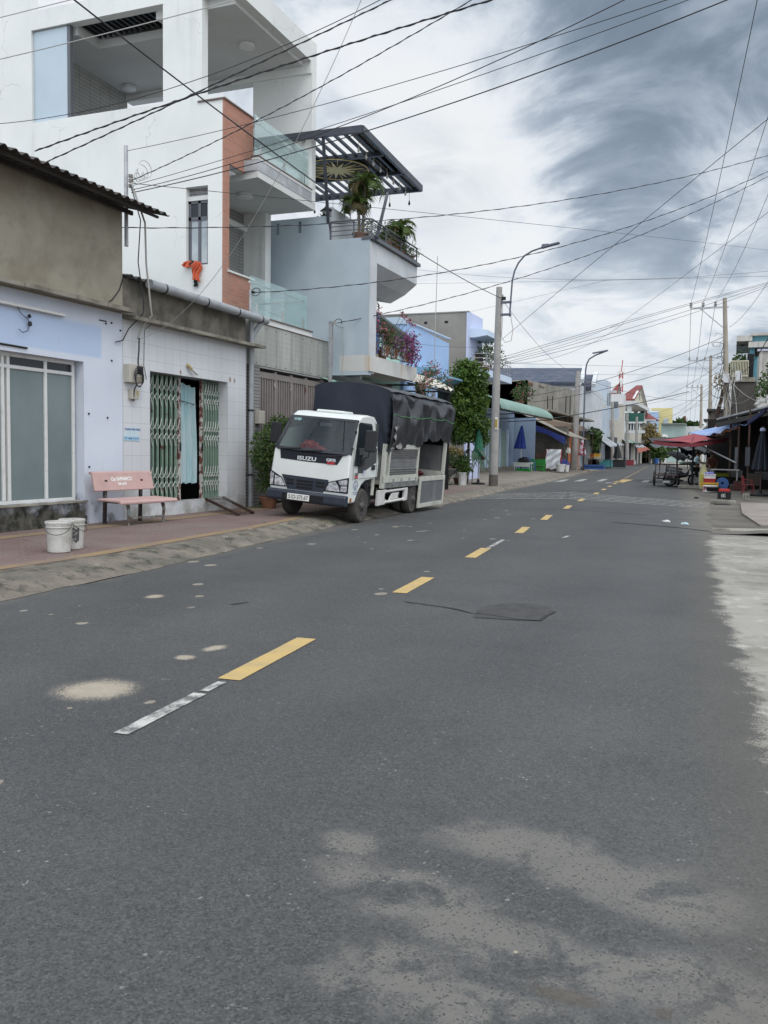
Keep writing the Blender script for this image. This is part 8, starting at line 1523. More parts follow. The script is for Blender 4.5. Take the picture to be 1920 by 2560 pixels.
# dark market shed
SHEDW = P('shade_black_board', (0.008, 0.0075, 0.007, 1), (0.016, 0.014, 0.013, 1), 1.2, 0.4, 0.65, 0.9); RUSTS = P('dark_sheet_awning', (0.035, 0.033, 0.032, 1), (0.055, 0.05, 0.047, 1), 1.1, 0.4, 0.7, 0.7)  # black boards carry the shed's inner shade in their colour
sh = thing('market_shed', 'dark open market shed with sheet roofs along the right pavement', 'shed', (11, 26, 0.08))
MB().box(12.6, 18.5, 0.06, 12.75, 40, 3.6).build('side_wall', SHEDW, sh); MB().box(8.95, 34.5, 0.06, 12.6, 34.7, 3.3).build('back_wall', SHEDW, sh); MB().box(10.45, 28.0, 0.06, 12.6, 28.15, 3.3).build('partition', SHEDW, sh)  # back wall drawn wide as a black sheet to add darkness below the canopies
A, B, C_, D_ = atY(1792, 1048, 26.5), atY(1900, 1018, 24), Vector((13.2, 34, 4.2)), Vector((9.9, 36, 3.5)); m = MB(); th = Vector((0, 0, -0.10)); m.hexa([A+th, B+Vector((1.8, 0, 0.45))+th, C_+th, D_+th, A, B+Vector((1.8, 0, 0.45)), C_, D_]); m.build('roof', RUSTS, sh)
MB().bar(A, B+Vector((1.8, 0, 0.45)), 0.05, 0.07).build('eave_bar', STEEL, sh); MB().bar(A-Vector((0, 0, 0.25)), B+Vector((1.8, 0, 0.15)), 0.12, 0.18).build('fascia', RUSTS, sh)
m = MB(); q0, q1 = atY(1884, 1013, 17.5), atY(1922, 966, 15.5); corrugated(m, (q0.x, 17.5, q0.z), (13.0, 17.5, q0.z+1.15), (q0.x+0.25, 24, q0.z+0.5), (13.2, 24, q0.z+1.6), 14, 0.035, 0.05); m.build('roof', P('pale_fibre_roof', (0.33, 0.33, 0.315, 1), (0.22, 0.22, 0.21, 1), 1.4, 0.35, 0.65, 0.9), sh)
MB().box(q0.x+0.45, 17.8, 2.5, 13, 17.9, q0.z+0.1).build('gable_board', SHEDW, sh)
for (u, v, Y) in ((1822, 1200, 27), (1842, 1200, 26), (1868, 1200, 25)): q = atY(u, v, Y); MB().bar((q.x, Y, 0.06), (q.x, Y, 3.3), 0.07).build('post', WOODD, sh)
for (u0, v0, u1, v1, Y) in ((1835, 1118, 1845, 1180, 25.6), (1862, 1118, 1876, 1165, 24.5)): 
    a, b = atY(u0, v1, Y), atY(u1, v0, Y); MB().box(a.x, Y, a.z, b.x, Y+0.05, b.z).build('wire_rack', P('dim_grey_rack', (0.09, 0.10, 0.11, 1), rough=0.6), sh)
a, b = atY(1860, 1055, 28), atY(1897, 1030, 28); MB().box(a.x, 28.2, a.z, b.x, 28.3, b.z).build('mint_panel', P('mint_panel', (0.36, 0.45, 0.41, 1), (0.25, 0.3, 0.27, 1), 3), sh)
MB().bar(atY(1871, 1058, 22.5), atY(1916, 1025, 21), 0.09, 0.14).build('blue_beam', P('navy_beam', (0.02, 0.025, 0.08, 1)), sh)
m = MB(); m.bar((9.95, 34.0, 2.95), atY(1776, 1010, 60), 0.08); m.build('cross_bar', RUSTS, sh) if False else None
TB1 = P('pale_blue_tarp', (0.20, 0.29, 0.52, 1), (0.27, 0.36, 0.58, 1), 1.2, 0.4, 0.65, 0.55); TB2 = P('orange_tarp', (0.52, 0.20, 0.09, 1), (0.44, 0.16, 0.075, 1), 2, 0.4, 0.65, 0.7)
canopy('long pale blue tarpaulin awning above the red canopy', atY(1722, 1083, 33), atY(1852, 1056, 31), atY(1873, 1057, 25.5), atY(1776, 1089, 27.5), TB1, 0.12, posts=False)
canopy('orange lining sheet under the pale blue tarpaulin', atY(1786, 1086, 30), atY(1838, 1066, 30), atY(1849, 1065, 26), atY(1790, 1090, 27), TB2, 0.08, posts=False)
ob = thing('orange_sheet', 'bunched orange sheet lying on top of the blue tarpaulin', 'sheet', atY(1812, 1070, 32.5)); a, b = atY(1787, 1073, 32.5), atY(1842, 1057, 32.5)
def osf(u, v): return (a.x+(b.x-a.x)*u, 32.5+0.5*v+0.1*math.sin(u*15), a.z+(b.z-a.z)*(0.2+u*0.8)*(1-0)*1.0*v+0.12*math.sin(u*9+1)*v+0.05*math.sin(u*23)*v)
MB().grid(osf, 24, 8, 0.02).build('cloth', TB2, ob, smooth=True)
# red canopy on a stand
rc = thing('red_canopy', 'wide flat red canopy on a dark pole with concrete foot', 'canopy', (8.56, 28.3, 0.05)); REDC = P('faded_red_cloth', (0.27, 0.05, 0.062, 1), (0.22, 0.042, 0.052, 1), 1.2, 0.4, 0.65, 0.8)
ap = Vector((8.56, 28.3, 2.42)); cs = [atY(1634, 1101, 28.4), atY(1729, 1108, 26.0), atY(1820, 1094, 28.8), Vector((8.6, 30.8, 2.15))]; m = MB()
for i in range(4):
    p, q = cs[i], cs[(i+1) % 4]
    def fn(u, v): e = p.lerp(q, v); r = ap.lerp(e, u); return r-Vector((0, 0, 0.05*math.sin(math.pi*u)*1.0-0.05*4*v*(1-v)*u))
    m.grid(fn, 8, 8, 0.012)
for i in range(4):
    p, q = cs[i], cs[(i+1) % 4]; m.grid(lambda u, v: p.lerp(q, v)-Vector((0, 0, 0.05*4*v*(1-v)+0.15*u)), 2, 10, 0.012)
m.build('cloth', REDC, rc, smooth=True)
for c_ in cs: MB().bar(ap-Vector((0, 0, 0.05)), c_-Vector((0, 0, 0.03)), 0.025).build('rib', BLACK, rc); MB().bar(Vector((8.56, 28.3, 1.75)), ap.lerp(c_, 0.5)-Vector((0, 0, 0.05)), 0.02).build('stay', BLACK, rc)
MB().tube([(8.56, 28.3, 0.1), ap], 0.045, 8).build('pole', BLACK, rc, smooth=True); MB().box(8.0, 27.7, 0.01, 9.1, 28.7, 0.14).build('foot', APRON, rc, bevel=0.02)
pb_ = thing('prop_bar', 'slanting bright metal bar propped below the red canopy', 'bar', atY(1740, 1112, 28)); MB().tube([atY(1742, 1109, 28.5), atY(1840, 1157, 25.5)], 0.03, 8).build('tube', STEEL, pb_, smooth=True); MB().tube([atY(1742, 1108, 28.5), atY(1750, 1112, 28.3)], 0.04, 8).build('end', WHP, pb_)
pb2 = thing('prop_bar', 'thin slanting grey bar between the standing person and the metal table', 'bar', atY(1722, 1137, 30)); MB().tube([atY(1722, 1137, 31), atY(1779, 1178, 27)], 0.02, 6).build('tube', STEEL, pb2)
for k, (q, mt_, lb) in enumerate((((( 0, 255), (700, 240), (860, 450), (130, 350)), CANVD, 'large dark grey tarpaulin sagging left behind the red canopy'), (((440, 395), (760, 380), (700, 545), (470, 480)), CANV2, 'grey patched tarpaulin hanging behind the standing person'), (((250, 445), (520, 440), (600, 545), (390, 525)), CANVD, 'low dark tarpaulin with pale lining by the road'), (((640, 370), (900, 380), (860, 460), (660, 440)), CANVD, 'dark tarpaulin pouch over the market table'))):
    Ys = (40, 40, 34, 34) if k != 1 else (37, 37, 34, 34); p = [atY(*g5(*c), y) for c, y in zip(q, Ys)]; canopy(lb, p[0], p[1], p[2], p[3], mt_, 0.25, posts=False)
m = [atY(*g5(x, y), 33.8) for x, y in ((20, 320), (200, 345), (300, 320), (450, 340), (640, 330))]; tr = thing('tarp_edge', 'pale scalloped tarpaulin hem behind the red canopy', 'tarpaulin', m[0]); mm = MB()
for p, q in zip(m, m[1:]): mm.grid(lambda u, v: p.lerp(q, u)-Vector((0, 0, 0.18*v*math.sin(math.pi*u)+0.02)), 8, 3, 0.01)
mm.build('cloth', CANV2, tr)
q = atY(1691, 1170, 33); po = thing('support_pole', 'thin dark pole carrying the sagging tarpaulins beside the cart', 'pole', (q.x, 33, 0)); MB().tube([(q.x, 33, 0.0), atY(1695, 1118, 33)], 0.04, 8).build('shaft', BLACK, po); MB().lathe([(0.12, 0), (0.12, 0.05), (0.04, 0.07)], (q.x, 33, 0.0), 12).build('foot', BLACK, po)
# three-wheel cart
IRON = P('brown_rusty_iron', (0.065, 0.042, 0.033, 1), (0.10, 0.07, 0.055, 1), 8, 0.4, 0.6, 0.75); cq = thing('cargo_cart', 'rusty brown two wheeled cargo cart standing on the road edge', 'cart', (7.32, 30.2, 0))
xl_, xr_ = atY(1636, 1190, 30.6).x, atY(1697, 1190, 29.6).x
for nm, x, y in (('w', xl_, 30.6), ('w', xr_, 29.7)):
    w = MB(); w.tube([(x, y+0.33*math.cos(a), 0.34+0.33*math.sin(a)) for a in np.linspace(0, 2*math.pi, 30)], 0.035, 8); wl = w.build('wheel', BLACK, cq, smooth=True); s = MB()
    for k in range(10): a = k*math.pi/5; s.bar((x, y, 0.34), (x, y+0.31*math.cos(a), 0.34+0.31*math.sin(a)), 0.012)
    s.lathe([(0.05, -0.05), (0.05, 0.05)], (x, y, 0.34), 10, 'x'); o = s.build('spoke', STEEL, wl); o['kind'] = 'stuff'
zt = 1.02; f = MB(); L0, L1, R0, R1 = (xl_+0.1, 29.9), (xl_+0.15, 31.6), (xr_-0.05, 29.2), (xr_+0.55, 31.2)
for a, b in ((L0, R0), (R0, R1), (R1, L1), (L1, L0)):
    for z in (0.52, zt): f.bar((a[0], a[1], z), (b[0], b[1], z), 0.045)
for p in (L0, L1, R0, R1, ((L0[0]+R0[0])/2, (L0[1]+R0[1])/2)): f.bar((p[0], p[1], 0.5), (p[0], p[1], zt), 0.045)
f.bar((L0[0]+0.4, 29.75, 0.52), ((L0[0]+R0[0])/2+0.15, 29.55, zt), 0.05); f.bar((R0[0]-0.4, 29.3, 0.52), ((L0[0]+R0[0])/2-0.1, 29.55, zt), 0.05) if False else None
f.bar((xl_, 30.6, 0.36), (xr_, 29.7, 0.36), 0.06); f.bar((xl_+0.2, 30.4, 0.36), (xl_+0.2, 30.4, 0.52), 0.05); f.bar((xr_-0.15, 29.8, 0.36), (xr_-0.15, 29.8, 0.52), 0.05); f.build('frame', IRON, cq)
m = MB()
for k in range(15): t_ = k/14; m.bar((L0[0]+(R0[0]-L0[0])*t_, L0[1]+(R0[1]-L0[1])*t_, 0.54), (L0[0]+(R0[0]-L0[0])*t_, L0[1]+(R0[1]-L0[1])*t_, zt), 0.012)
for z in (0.68, 0.85): m.bar((*L0, z), (*R0, z), 0.012)
o = m.build('wire_side', STEEL, cq); o['kind'] = 'stuff'; MB().hexa([(*L0, 0.50), (*R0, 0.50), (*R1, 0.50), (*L1, 0.50), (*L0, 0.53), (*R0, 0.53), (*R1, 0.53), (*L1, 0.53)]).build('deck', WOODD, cq)
m = MB(); m.bar((xl_+0.25, 29.7, 0.60), ((xl_+xr_)/2-0.05, 29.5, 0.60), 0.10, 0.03); m.build('plank', P('red_brown_plank', (0.20, 0.08, 0.05, 1)), cq); p0 = atY(1657, 1207, 29.2); MB().box(p0.x, 29.3, p0.z, p0.x+0.30, 29.7, p0.z+0.09).build('step_box', WHP, cq)
rd = thing('green_sack', 'folded grey green sacking draped on the cart rear rail', 'sack', (xr_+0.35, 30.6, 1.0)); blobm((0, 0, 0.05), 0.4, 0.5, 0.12, 7.0, 0.4).build('cloth', P('grey_green_sacking', (0.13, 0.15, 0.11, 1)), rd, local=True, smooth=True)
# motorbike
mb = thing('motorbike', 'dark motorbike parked between the cart and standing person', 'motorbike', (8.35, 31.4, 0)); q = atY(*g5(640, 850), 31.2)
for x in (q.x, q.x-1.12):
    w = MB(); w.tube([(x+0.27*math.cos(a), 31.3, 0.29+0.27*math.sin(a)) for a in np.linspace(0, 2*math.pi, 26)], 0.045, 8); wl = w.build('wheel', BLACK, mb, smooth=True); MB().lathe([(0.16, -0.03), (0.2, 0.0), (0.16, 0.03), (0.0, 0.03)], (x, 31.3, 0.29), 18, 'y').build('rim', STEEL, wl)
x = q.x; MB().tube([(x, 31.3, 0.29), (x-0.18, 31.3, 0.85), (x-0.22, 31.3, 1.0)], [0.04, 0.05, 0.04], 8).build('fork', STEEL, mb); m = MB(); m.prism([(x-0.22, 0.85), (x-0.3, 0.45), (x-0.75, 0.35), (x-0.95, 0.5), (x-1.35, 0.72), (x-1.3, 0.82), (x-0.62, 0.72), (x-0.42, 0.6)], 'y', 31.2, 31.4); m.build('body', NAVY, mb, bevel=0.04)
MB().prism([(x-0.55, 0.74), (x-1.25, 0.84), (x-1.3, 0.92), (x-0.9, 0.90), (x-0.58, 0.83)], 'y', 31.17, 31.43).build('saddle', BLACK, mb, bevel=0.03); MB().tube([(x-0.26, 30.95, 1.08), (x-0.2, 31.3, 1.0), (x-0.26, 31.65, 1.08)], 0.022, 6).build('handlebar', BLACK, mb); MB().lathe([(0.09, 0), (0.1, 0.06), (0.05, 0.1)], (x-0.17, 31.3, 0.92), 12, 'x').build('headlight', LAMPC, mb); MB().tube([(x-0.5, 31.15, 0.25), (x-1.3, 31.12, 0.34)], 0.045, 8).build('exhaust', STEEL, mb); MB().tube([(x-0.2, 31.0, 1.08), (x-0.18, 30.95, 1.25)], 0.01, 5).lathe([(0.06, 0), (0.06, 0.02)], (x-0.18, 30.93, 1.28), 10, 'y').build('mirror', BLACK, mb)
# people
SKIN = P('brown_skin', (0.30, 0.165, 0.105, 1), (0.26, 0.14, 0.09, 1), 6, 0.4, 0.6, 0.55); HAIR = P('black_hair', (0.012, 0.010, 0.009, 1), rough=0.5)
def skin(name, pts, edges, mat, parent, lv=2):
    me = bpy.data.meshes.new(name); me.from_pydata([p[:3] for p in pts], edges, []); o = bpy.data.objects.new(name, me); COL.objects.link(o); o.parent = parent
    o.modifiers.new('skin', 'SKIN').use_smooth_shade = True; md = o.modifiers.new('sub', 'SUBSURF'); md.levels = lv; md.render_levels = lv
    for i, v in enumerate(me.skin_vertices[0].data): r = pts[i][3]; v.radius = r if isinstance(r, tuple) else (r, r); v.use_root = (i == 0)
    me.materials.append(mat); return o
def person(label, loc, rz, shirt, shorts, arms, s=1.0, lean=0.0, legs='shorts'):
    o = thing('person', label, 'person', loc, rz); o.scale = (s, s, s); L = lean      # faces +x
    pts = [(0, 0, 0.92, 0.13), (0.02+L*0.3, 0, 1.15, 0.125), (0.03+L*0.7, 0, 1.36, 0.13), (0.03+L, 0, 1.47, 0.055), (0.05+L*1.2, 0, 1.56, 0.075), (0.06+L*1.25, 0, 1.64, 0.085), (0.15+L*1.25, 0, 1.60, 0.022)]; ed = [(0, 1), (1, 2), (2, 3), (3, 4), (4, 5), (4, 6)]
    for sg in (-1, 1):
        b = len(pts); pts += [(0, sg*0.10, 0.86, 0.092), (0.03, sg*0.11, 0.48, 0.06), (-0.02, sg*0.11, 0.10, 0.038), (0.02, sg*0.11, 0.035, 0.04), (0.14, sg*0.12, 0.03, 0.03)]; ed += [(0, b), (b, b+1), (b+1, b+2), (b+2, b+3), (b+3, b+4)]
        b = len(pts); A = arms[0 if sg < 0 else 1]; pts += [(0.03+L*0.9, sg*0.19, 1.38, 0.055)]+[(p[0], sg*p[1], p[2], r) for p, r in zip(A, (0.04, 0.03))]; ed += [(2, b), (b, b+1), (b+1, b+2)]
        h = A[1]; d = (Vector(A[1])-Vector(A[0])).normalized(); pts += [(h[0]+d.x*0.07, sg*h[1], h[2]+d.z*0.07, 0.028)]; ed += [(b+2, b+3)]
        for k, (fl, fy) in enumerate(((0.065, -0.027), (0.075, -0.009), (0.07, 0.009), (0.055, 0.026))): c = len(pts); pts += [(h[0]+d.x*(0.07+fl), sg*h[1]+fy, h[2]+d.z*(0.07+fl)-0.02, 0.0085)]; ed += [(b+3, c)]
        c = len(pts); pts += [(h[0]+d.x*0.07, sg*(h[1]-0.045), h[2]+d.z*0.04+0.03, 0.01)]; ed += [(b+2, c)]
    skin('body', pts, ed, SKIN, o)
    sp = [(0, 0, 0.86, 0.165), (0.02+L*0.3, 0, 1.1, 0.15), (0.03+L*0.7, 0, 1.33, 0.155), (0.03+L*0.9, 0, 1.41, 0.08)]; se = [(0, 1), (1, 2), (2, 3)]
    for sg, A in zip((-1, 1), arms): b = len(sp); sp += [(0.03+L*0.9, sg*0.19, 1.38, 0.075), (0.5*(0.03+A[0][0])+0.0, sg*0.5*(0.2+A[0][1]), 0.5*(1.38+A[0][2]), 0.07)]; se += [(2, b), (b, b+1)]
    skin('shirt', sp, se, shirt, o)
    tp = [(0, 0, 0.88, 0.15)]; te = []
    for sg in (-1, 1): b = len(tp); tp += [(0.0, sg*0.10, 0.80, 0.11), (0.02, sg*0.11, 0.52, 0.085)]; te += [(0, b), (b, b+1)]
    skin('shorts', tp, te, shorts, o)
    skin('hair', [(0.02+L*1.2, 0, 1.64, 0.095), (-0.02+L*1.2, 0, 1.56, 0.075), (0.05+L*1.2, 0, 1.70, 0.07)], [(0, 1), (0, 2)], HAIR, o)
    for sg in (-1, 1): MB().lathe([(0.0, 0), (0.011, 0.002), (0.0, 0.008)], (0.128+L*1.25, sg*0.032, 1.635), 8, 'x').build('eye', BLACK, o, local=True)
    return o
person('person in a pale cyan shirt and dark shorts reaching toward the stall', (8.60, 31.6, 0.03), R(8), P('cyan_shirt', (0.34, 0.56, 0.60, 1), (0.28, 0.49, 0.54, 1), 5, 0.4, 0.65, 0.85), P('dark_shorts', (0.03, 0.035, 0.05, 1)), (((0.16, 0.24, 1.14), (0.40, 0.2, 1.12)), ((0.14, 0.24, 1.16), (0.42, 0.2, 1.06))), 0.97)
q = atY(*g5(915, 600), 31.0); person('person in a dull orange top bent over behind the metal table', (q.x-0.1, 31.0, 0.05), R(-80), P('dull_orange_top', (0.26, 0.12, 0.075, 1), (0.2, 0.09, 0.06, 1), 5, 0.4, 0.65, 0.85), P('grey_apron', (0.25, 0.25, 0.25, 1)), (((0.2, 0.24, 1.10), (0.42, 0.14, 0.98)), ((0.2, 0.24, 1.10), (0.42, 0.12, 0.96))), 0.92, 0.12)
# goods on and around the stall
mt2 = thing('metal_table', 'shiny metal market table in front of the dark shed', 'table', (9.9, 26, 0.05)); a, b = atY(*g5(870, 700), 26), atY(*g5(1262, 712), 25.4); MB().hexa([(a.x, 25.6, 0.88), (b.x, 25.4, 0.88), (b.x, 26.6, 0.88), (a.x, 26.8, 0.88), (a.x, 25.6, 0.91), (b.x, 25.4, 0.91), (b.x, 26.6, 0.91), (a.x, 26.8, 0.91)]).build('tabletop', CHROME, mt2)
for x, y in ((a.x+0.08, 25.7), (b.x-0.08, 25.5), (a.x+0.08, 26.6), (b.x-0.08, 26.5)): MB().bar((x, y, 0.05), (x, y, 0.88), 0.04).build('leg', STEEL, mt2)
def gbox(name, label, cat, x0, y0, x1, y1, Y, mat, dep=0.45, part='body', lid=None, bev=0.015, grp=None):
    a, b = atY(*g5(x0, y1), Y), atY(*g5(x1, y0), Y); o = thing(name, label, cat, ((a.x+b.x)/2, Y, a.z), 0, grp); MB().box(a.x, Y, a.z, b.x, Y+dep, b.z).build(part, mat, o, bevel=bev)
    if lid: MB().box(a.x-0.015, Y-0.015, b.z, b.x+0.015, Y+dep+0.015, b.z+0.03).build('lid', lid, o)
    return o, a, b
o, a, b = gbox('cardboard_carton', 'white carton with red lettering at the bottom of the goods stack', 'carton', 757, 905, 957, 1000, 24.3, P('white_carton', (0.62, 0.61, 0.59, 1))); text('lettering', 'LAJO', P('dark_red_print', (0.25, 0.02, 0.04, 1)), o, plane_m(((a.x+b.x)/2+0.02-o.location.x, -0.006, (b.z-a.z)*0.6), (1, 0, 0), (0, 0, 1)), 0.17, 0.001, sx=1.35, offset=0.004); MB().box(a.x+0.02, 24.293, a.z+0.05, a.x+0.06, 24.299, b.z-0.04).build('stripe', REDL, o)
a, b = atY(*g5(722, 915), 24.45), atY(*g5(972, 862), 24.45); crate('crate', 'yellow plastic crate above the white carton', ((a.x+b.x)/2, 24.65, a.z), 0, b.x-a.x, 0.42, b.z-a.z, YELP, None, 2)
o, a, b = gbox('tub', 'red rectangular tub between the yellow crate and foam box', 'tub', 766, 815, 930, 863, 24.45, REDPL); MB().box(a.x-0.03, 24.42, b.z-0.02, b.x+0.03, 24.93, b.z+0.01).build('rim', REDPL, o)
gbox('foam_box', 'white foam box crowning the goods stack', 'box', 776, 765, 934, 812, 24.45, WHP, lid=WHP); q = atY(*g5(850, 752), 24.6); bv = thing('plastic_bag', 'violet blue plastic bag lying on the white foam box', 'bag', (q.x, 24.65, q.z-0.05)); blobm((0, 0, 0.04), 0.17, 0.12, 0.1, 15.0, 0.5).build('body', P('violet_plastic', (0.10, 0.10, 0.36, 1), (0.3, 0.3, 0.5, 1), 8), bv, local=True, smooth=True)
q = atY(*g5(900, 1000), 23.6); bs_ = thing('basin', 'wide black basin on the ground before the white carton', 'basin', (q.x, 23.6, 0.07)); MB().lathe([(0.22, 0), (0.30, 0.15), (0.325, 0.155), (0.32, 0.17), (0.28, 0.16), (0.2, 0.02), (0, 0.02)], (0, 0, 0), 28).build('body', P('black_plastic', (0.02, 0.02, 0.022, 1), rough=0.4), bs_, local=True, smooth=True)
q = atY(*g5(1030, 850), 25.3); bb2 = thing('basket', 'round blue basket standing on edge under the metal table', 'basket', (q.x, 25.3, 0.07)); MB().lathe([(0.24, -0.02), (0.25, 0.0), (0.22, 0.02), (0.18, 0.16), (0.0, 0.16)], (q.x, 25.2, 0.33), 24, 'y').build('body', BLUEP, bb2, smooth=True); MB().lathe([(0.05, -0.01), (0.0, -0.01)], (q.x, 25.19, 0.36), 12, 'y').build('label_disc', WHP, bb2)
gbox('crate', 'yellow green shelf board behind the foam box', 'shelf', 930, 735, 1120, 780, 26.2, P('yellow_green_board', (0.25, 0.27, 0.03, 1))); gbox('crate', 'tall yellow stand left of the red tub', 'stand', 722, 745, 762, 862, 25.3, P('yellow_stand', (0.36, 0.33, 0.05, 1))); q = atY(*g5(770, 700), 26.5); sk = thing('sack', 'pale yellow upright sack behind the goods stack', 'sack', (q.x, 26.5, 0.06)); MB().lathe([(0.16, 0), (0.2, 0.3), (0.17, 0.7), (0.07, 0.98), (0.09, 1.05), (0, 1.05)], (0, 0, 0), 16).build('body', P('pale_sack', (0.38, 0.36, 0.2, 1)), sk, local=True, smooth=True)
crate('crate', 'black plastic crate with red rim alone on the roadside', (9.98, 17.6, 0.06), R(-8), 0.36, 0.30, 0.25, BLACK, None, 3); o = bpy.data.objects[[x.name for x in COL.objects if x.get('label') == 'black plastic crate with red rim alone on the roadside'][0]]; MB().box(-0.16, -0.14, 0.25, 0.16, 0.14, 0.33).build('red_lid', REDPL, o, local=True, bevel=0.01); MB().box(-0.07, -0.156, 0.06, 0.07, -0.151, 0.18).build('mark', P('worn_white_print', (0.5, 0.5, 0.48, 1), (0.02, 0.02, 0.02, 1), 40, 0.45, 0.55), o, local=True)
q = atZ(1865, 1251, 0.06); cb = thing('concrete_block', 'small grey concrete block on the right pavement edge', 'block', (q.x, q.y, 0.06)); m = MB(); slab_y(m, q.y, q.y+0.2, q.x-0.1, q.x+0.1, 0.09, 0.27, [(q.x-0.07, q.x-0.015, 0.13, 0.22), (q.x+0.015, q.x+0.07, 0.13, 0.22)]); m.build('body', APRON, cb)
chair('red plastic armchair in the shade by the dark closed parasol', (10.75, 21.7, 0.08), R(100), P('dark_red_plastic', (0.22, 0.025, 0.03, 1), rough=0.4), 0.82)
t = NT('striped_navy_cloth'); t.set(0.8, 0, 0.3); px, py, pz = t.sep(); an = t.math('ARCTAN2', t.math('SUBTRACT', py, 20.8), t.math('SUBTRACT', px, 11.14)); st_ = t.math('GREATER_THAN', t.math('SINE', t.math('MULTIPLY', an, 9.0)), 0.78); t.col(t.mix(st_, (0.010, 0.012, 0.018, 1), (0.045, 0.055, 0.075, 1))); 
o = parasol('tall closed navy striped parasol at the right border', (11.14, 20.8, 0.08), 2.5, 0.92, 2.36, 0.34, t.m, P('dull_red_pole', (0.09, 0.045, 0.045, 1)), gp_, base=0.42); MB().lathe([(0.10, 2.27), (0.09, 2.36), (0.0, 2.40)], (0, 0, 0), 12).build('cap', P('pale_blue_cap', (0.4, 0.45, 0.62, 1)), o, local=True)
for k, (u, v, Y, w, h, c_) in enumerate(((1886, 1200, 23.5, 0.5, 0.45, (0.05, 0.04, 0.03, 1)), (1850, 1215, 25.0, 0.5, 0.35, (0.08, 0.03, 0.025, 1)), (1905, 1190, 24, 0.5, 0.3, (0.06, 0.06, 0.065, 1)), (1838, 1185, 27, 0.6, 0.3, (0.10, 0.10, 0.09, 1)))):
    q = atY(u, v, Y); o = thing('goods_box', ('dim brown box in the shed behind the red armchair', 'dark red box under the shed roof', 'dim grey box behind the navy striped parasol', 'pale grey tray on the shed counter')[k], 'box', (q.x, Y, q.z-h/2)); MB().box(-w/2, 0, 0, w/2, 0.4, h).build('body', P('dim_goods', c_), o, local=True, bevel=0.02); MB().box(-w/2+0.03, 0.03, h, w/2-0.03, 0.37, h+0.03).build('content', DARK, o, local=True)
# further right-hand stalls and walls
for k, (uL, uF, v, Y, mt_, lb, dp) in enumerate(((1776, 1816, 1028, 72, P('brown_grey_wall', (0.15, 0.13, 0.11, 1), (0.10, 0.09, 0.08, 1), 0.6), 'dim brown grey house between the two nearest utility poles', 8), (1766, 1784, 1052, 92, PGREYF, 'pale small house beyond the second utility pole', 6), (1800, 1826, 1052, 47, SHEDW, 'dark shack at the foot of the nearest utility pole', 6))):
    a, b = atY(uL, v, Y), atY(uF, v, Y); o = thing('shack', lb, 'house', ((a.x+b.x)/2, Y, 0)); MB().box(a.x, Y, 0.05, b.x, Y+dp, b.z).build('wall', mt_, o); MB().box(a.x-0.3, Y-0.4, b.z, b.x+0.3, Y+dp, b.z+0.2).build('roof', RUSTS, o)
canopy('dark stall awning below the second utility pole', atY(1765, 1066, 66), atY(1800, 1060, 66), atY(1795, 1078, 56), atY(1745, 1082, 56), CANVD, 0.2); canopy('pale stall awning far along the right side', atY(1740, 1072, 90), atY(1770, 1070, 90), atY(1765, 1080, 80), atY(1722, 1082, 80), CANV2, 0.2)
q = atY(1806, 1050, 46.5); tk_ = thing('bare_trunk', 'leaning dark bare trunk beside the nearest utility pole', 'tree', (atY(1793, 1040, 46).x, 46, 0)); MB().tube([(tk_.location.x, 46, 0), atY(1793, 1035, 46), atY(1803, 1000, 46), atY(1806, 975, 46)], [0.16, 0.14, 0.11, 0.07], 8).build('trunk', WOODD, tk_); leaves('crown', DRY, tk_, [(*(atY(1807, 958, 46)-tk_.location), 0.5), (*(atY(1803, 945, 46)-tk_.location), 0.4)], 160, 0.16, 5)
tag(leaves('hedge', LEAFD, None, [(2.5+1.6*k, 205, 1.2, 1.4) for k in range(-6, 12)], 1500, 0.6, 207), 'low dark hedge closing the far end of the street', None, None, 'stuff')
# litter on the road
for k, (u, v, mt_, lb) in enumerate(((1665, 1304, WHP, 'small white and black scrap of litter near the tar seam'), (1712, 1310, PAPER, 'flat pale scrap of litter on the right roadside'), (1741, 1245, BLACK, 'dark lump of rubbish beside the drain mouth'))):
    q = atZ(u, v, 0.02); o = thing('litter', lb, 'litter', (q.x, q.y, 0.006)); blobm((0, 0, 0.015), 0.07, 0.05, 0.03, 20.0+k, 0.6).build('scrap', mt_, o, local=True, smooth=True)
dr = thing('drain_mouth', 'dark open drain mouth with broken lip at the right kerb', 'drain', atZ(1805, 1259, 0.02)); a, b = atZ(1785, 1261, 0.02), atZ(1822, 1257, 0.02); MB().hexa([(a.x, a.y, 0.012), (b.x, a.y-0.15, 0.012), (b.x+0.1, a.y+0.55, 0.012), (a.x+0.1, a.y+0.6, 0.012), (a.x, a.y, 0.03), (b.x, a.y-0.15, 0.03), (b.x+0.1, a.y+0.55, 0.03), (a.x+0.1, a.y+0.6, 0.03)]).build('opening', DARK, dr); MB().box(a.x-0.12, a.y+0.6, 0.01, b.x+0.2, a.y+0.8, 0.12).build('lip', APRON, dr, bevel=0.02)
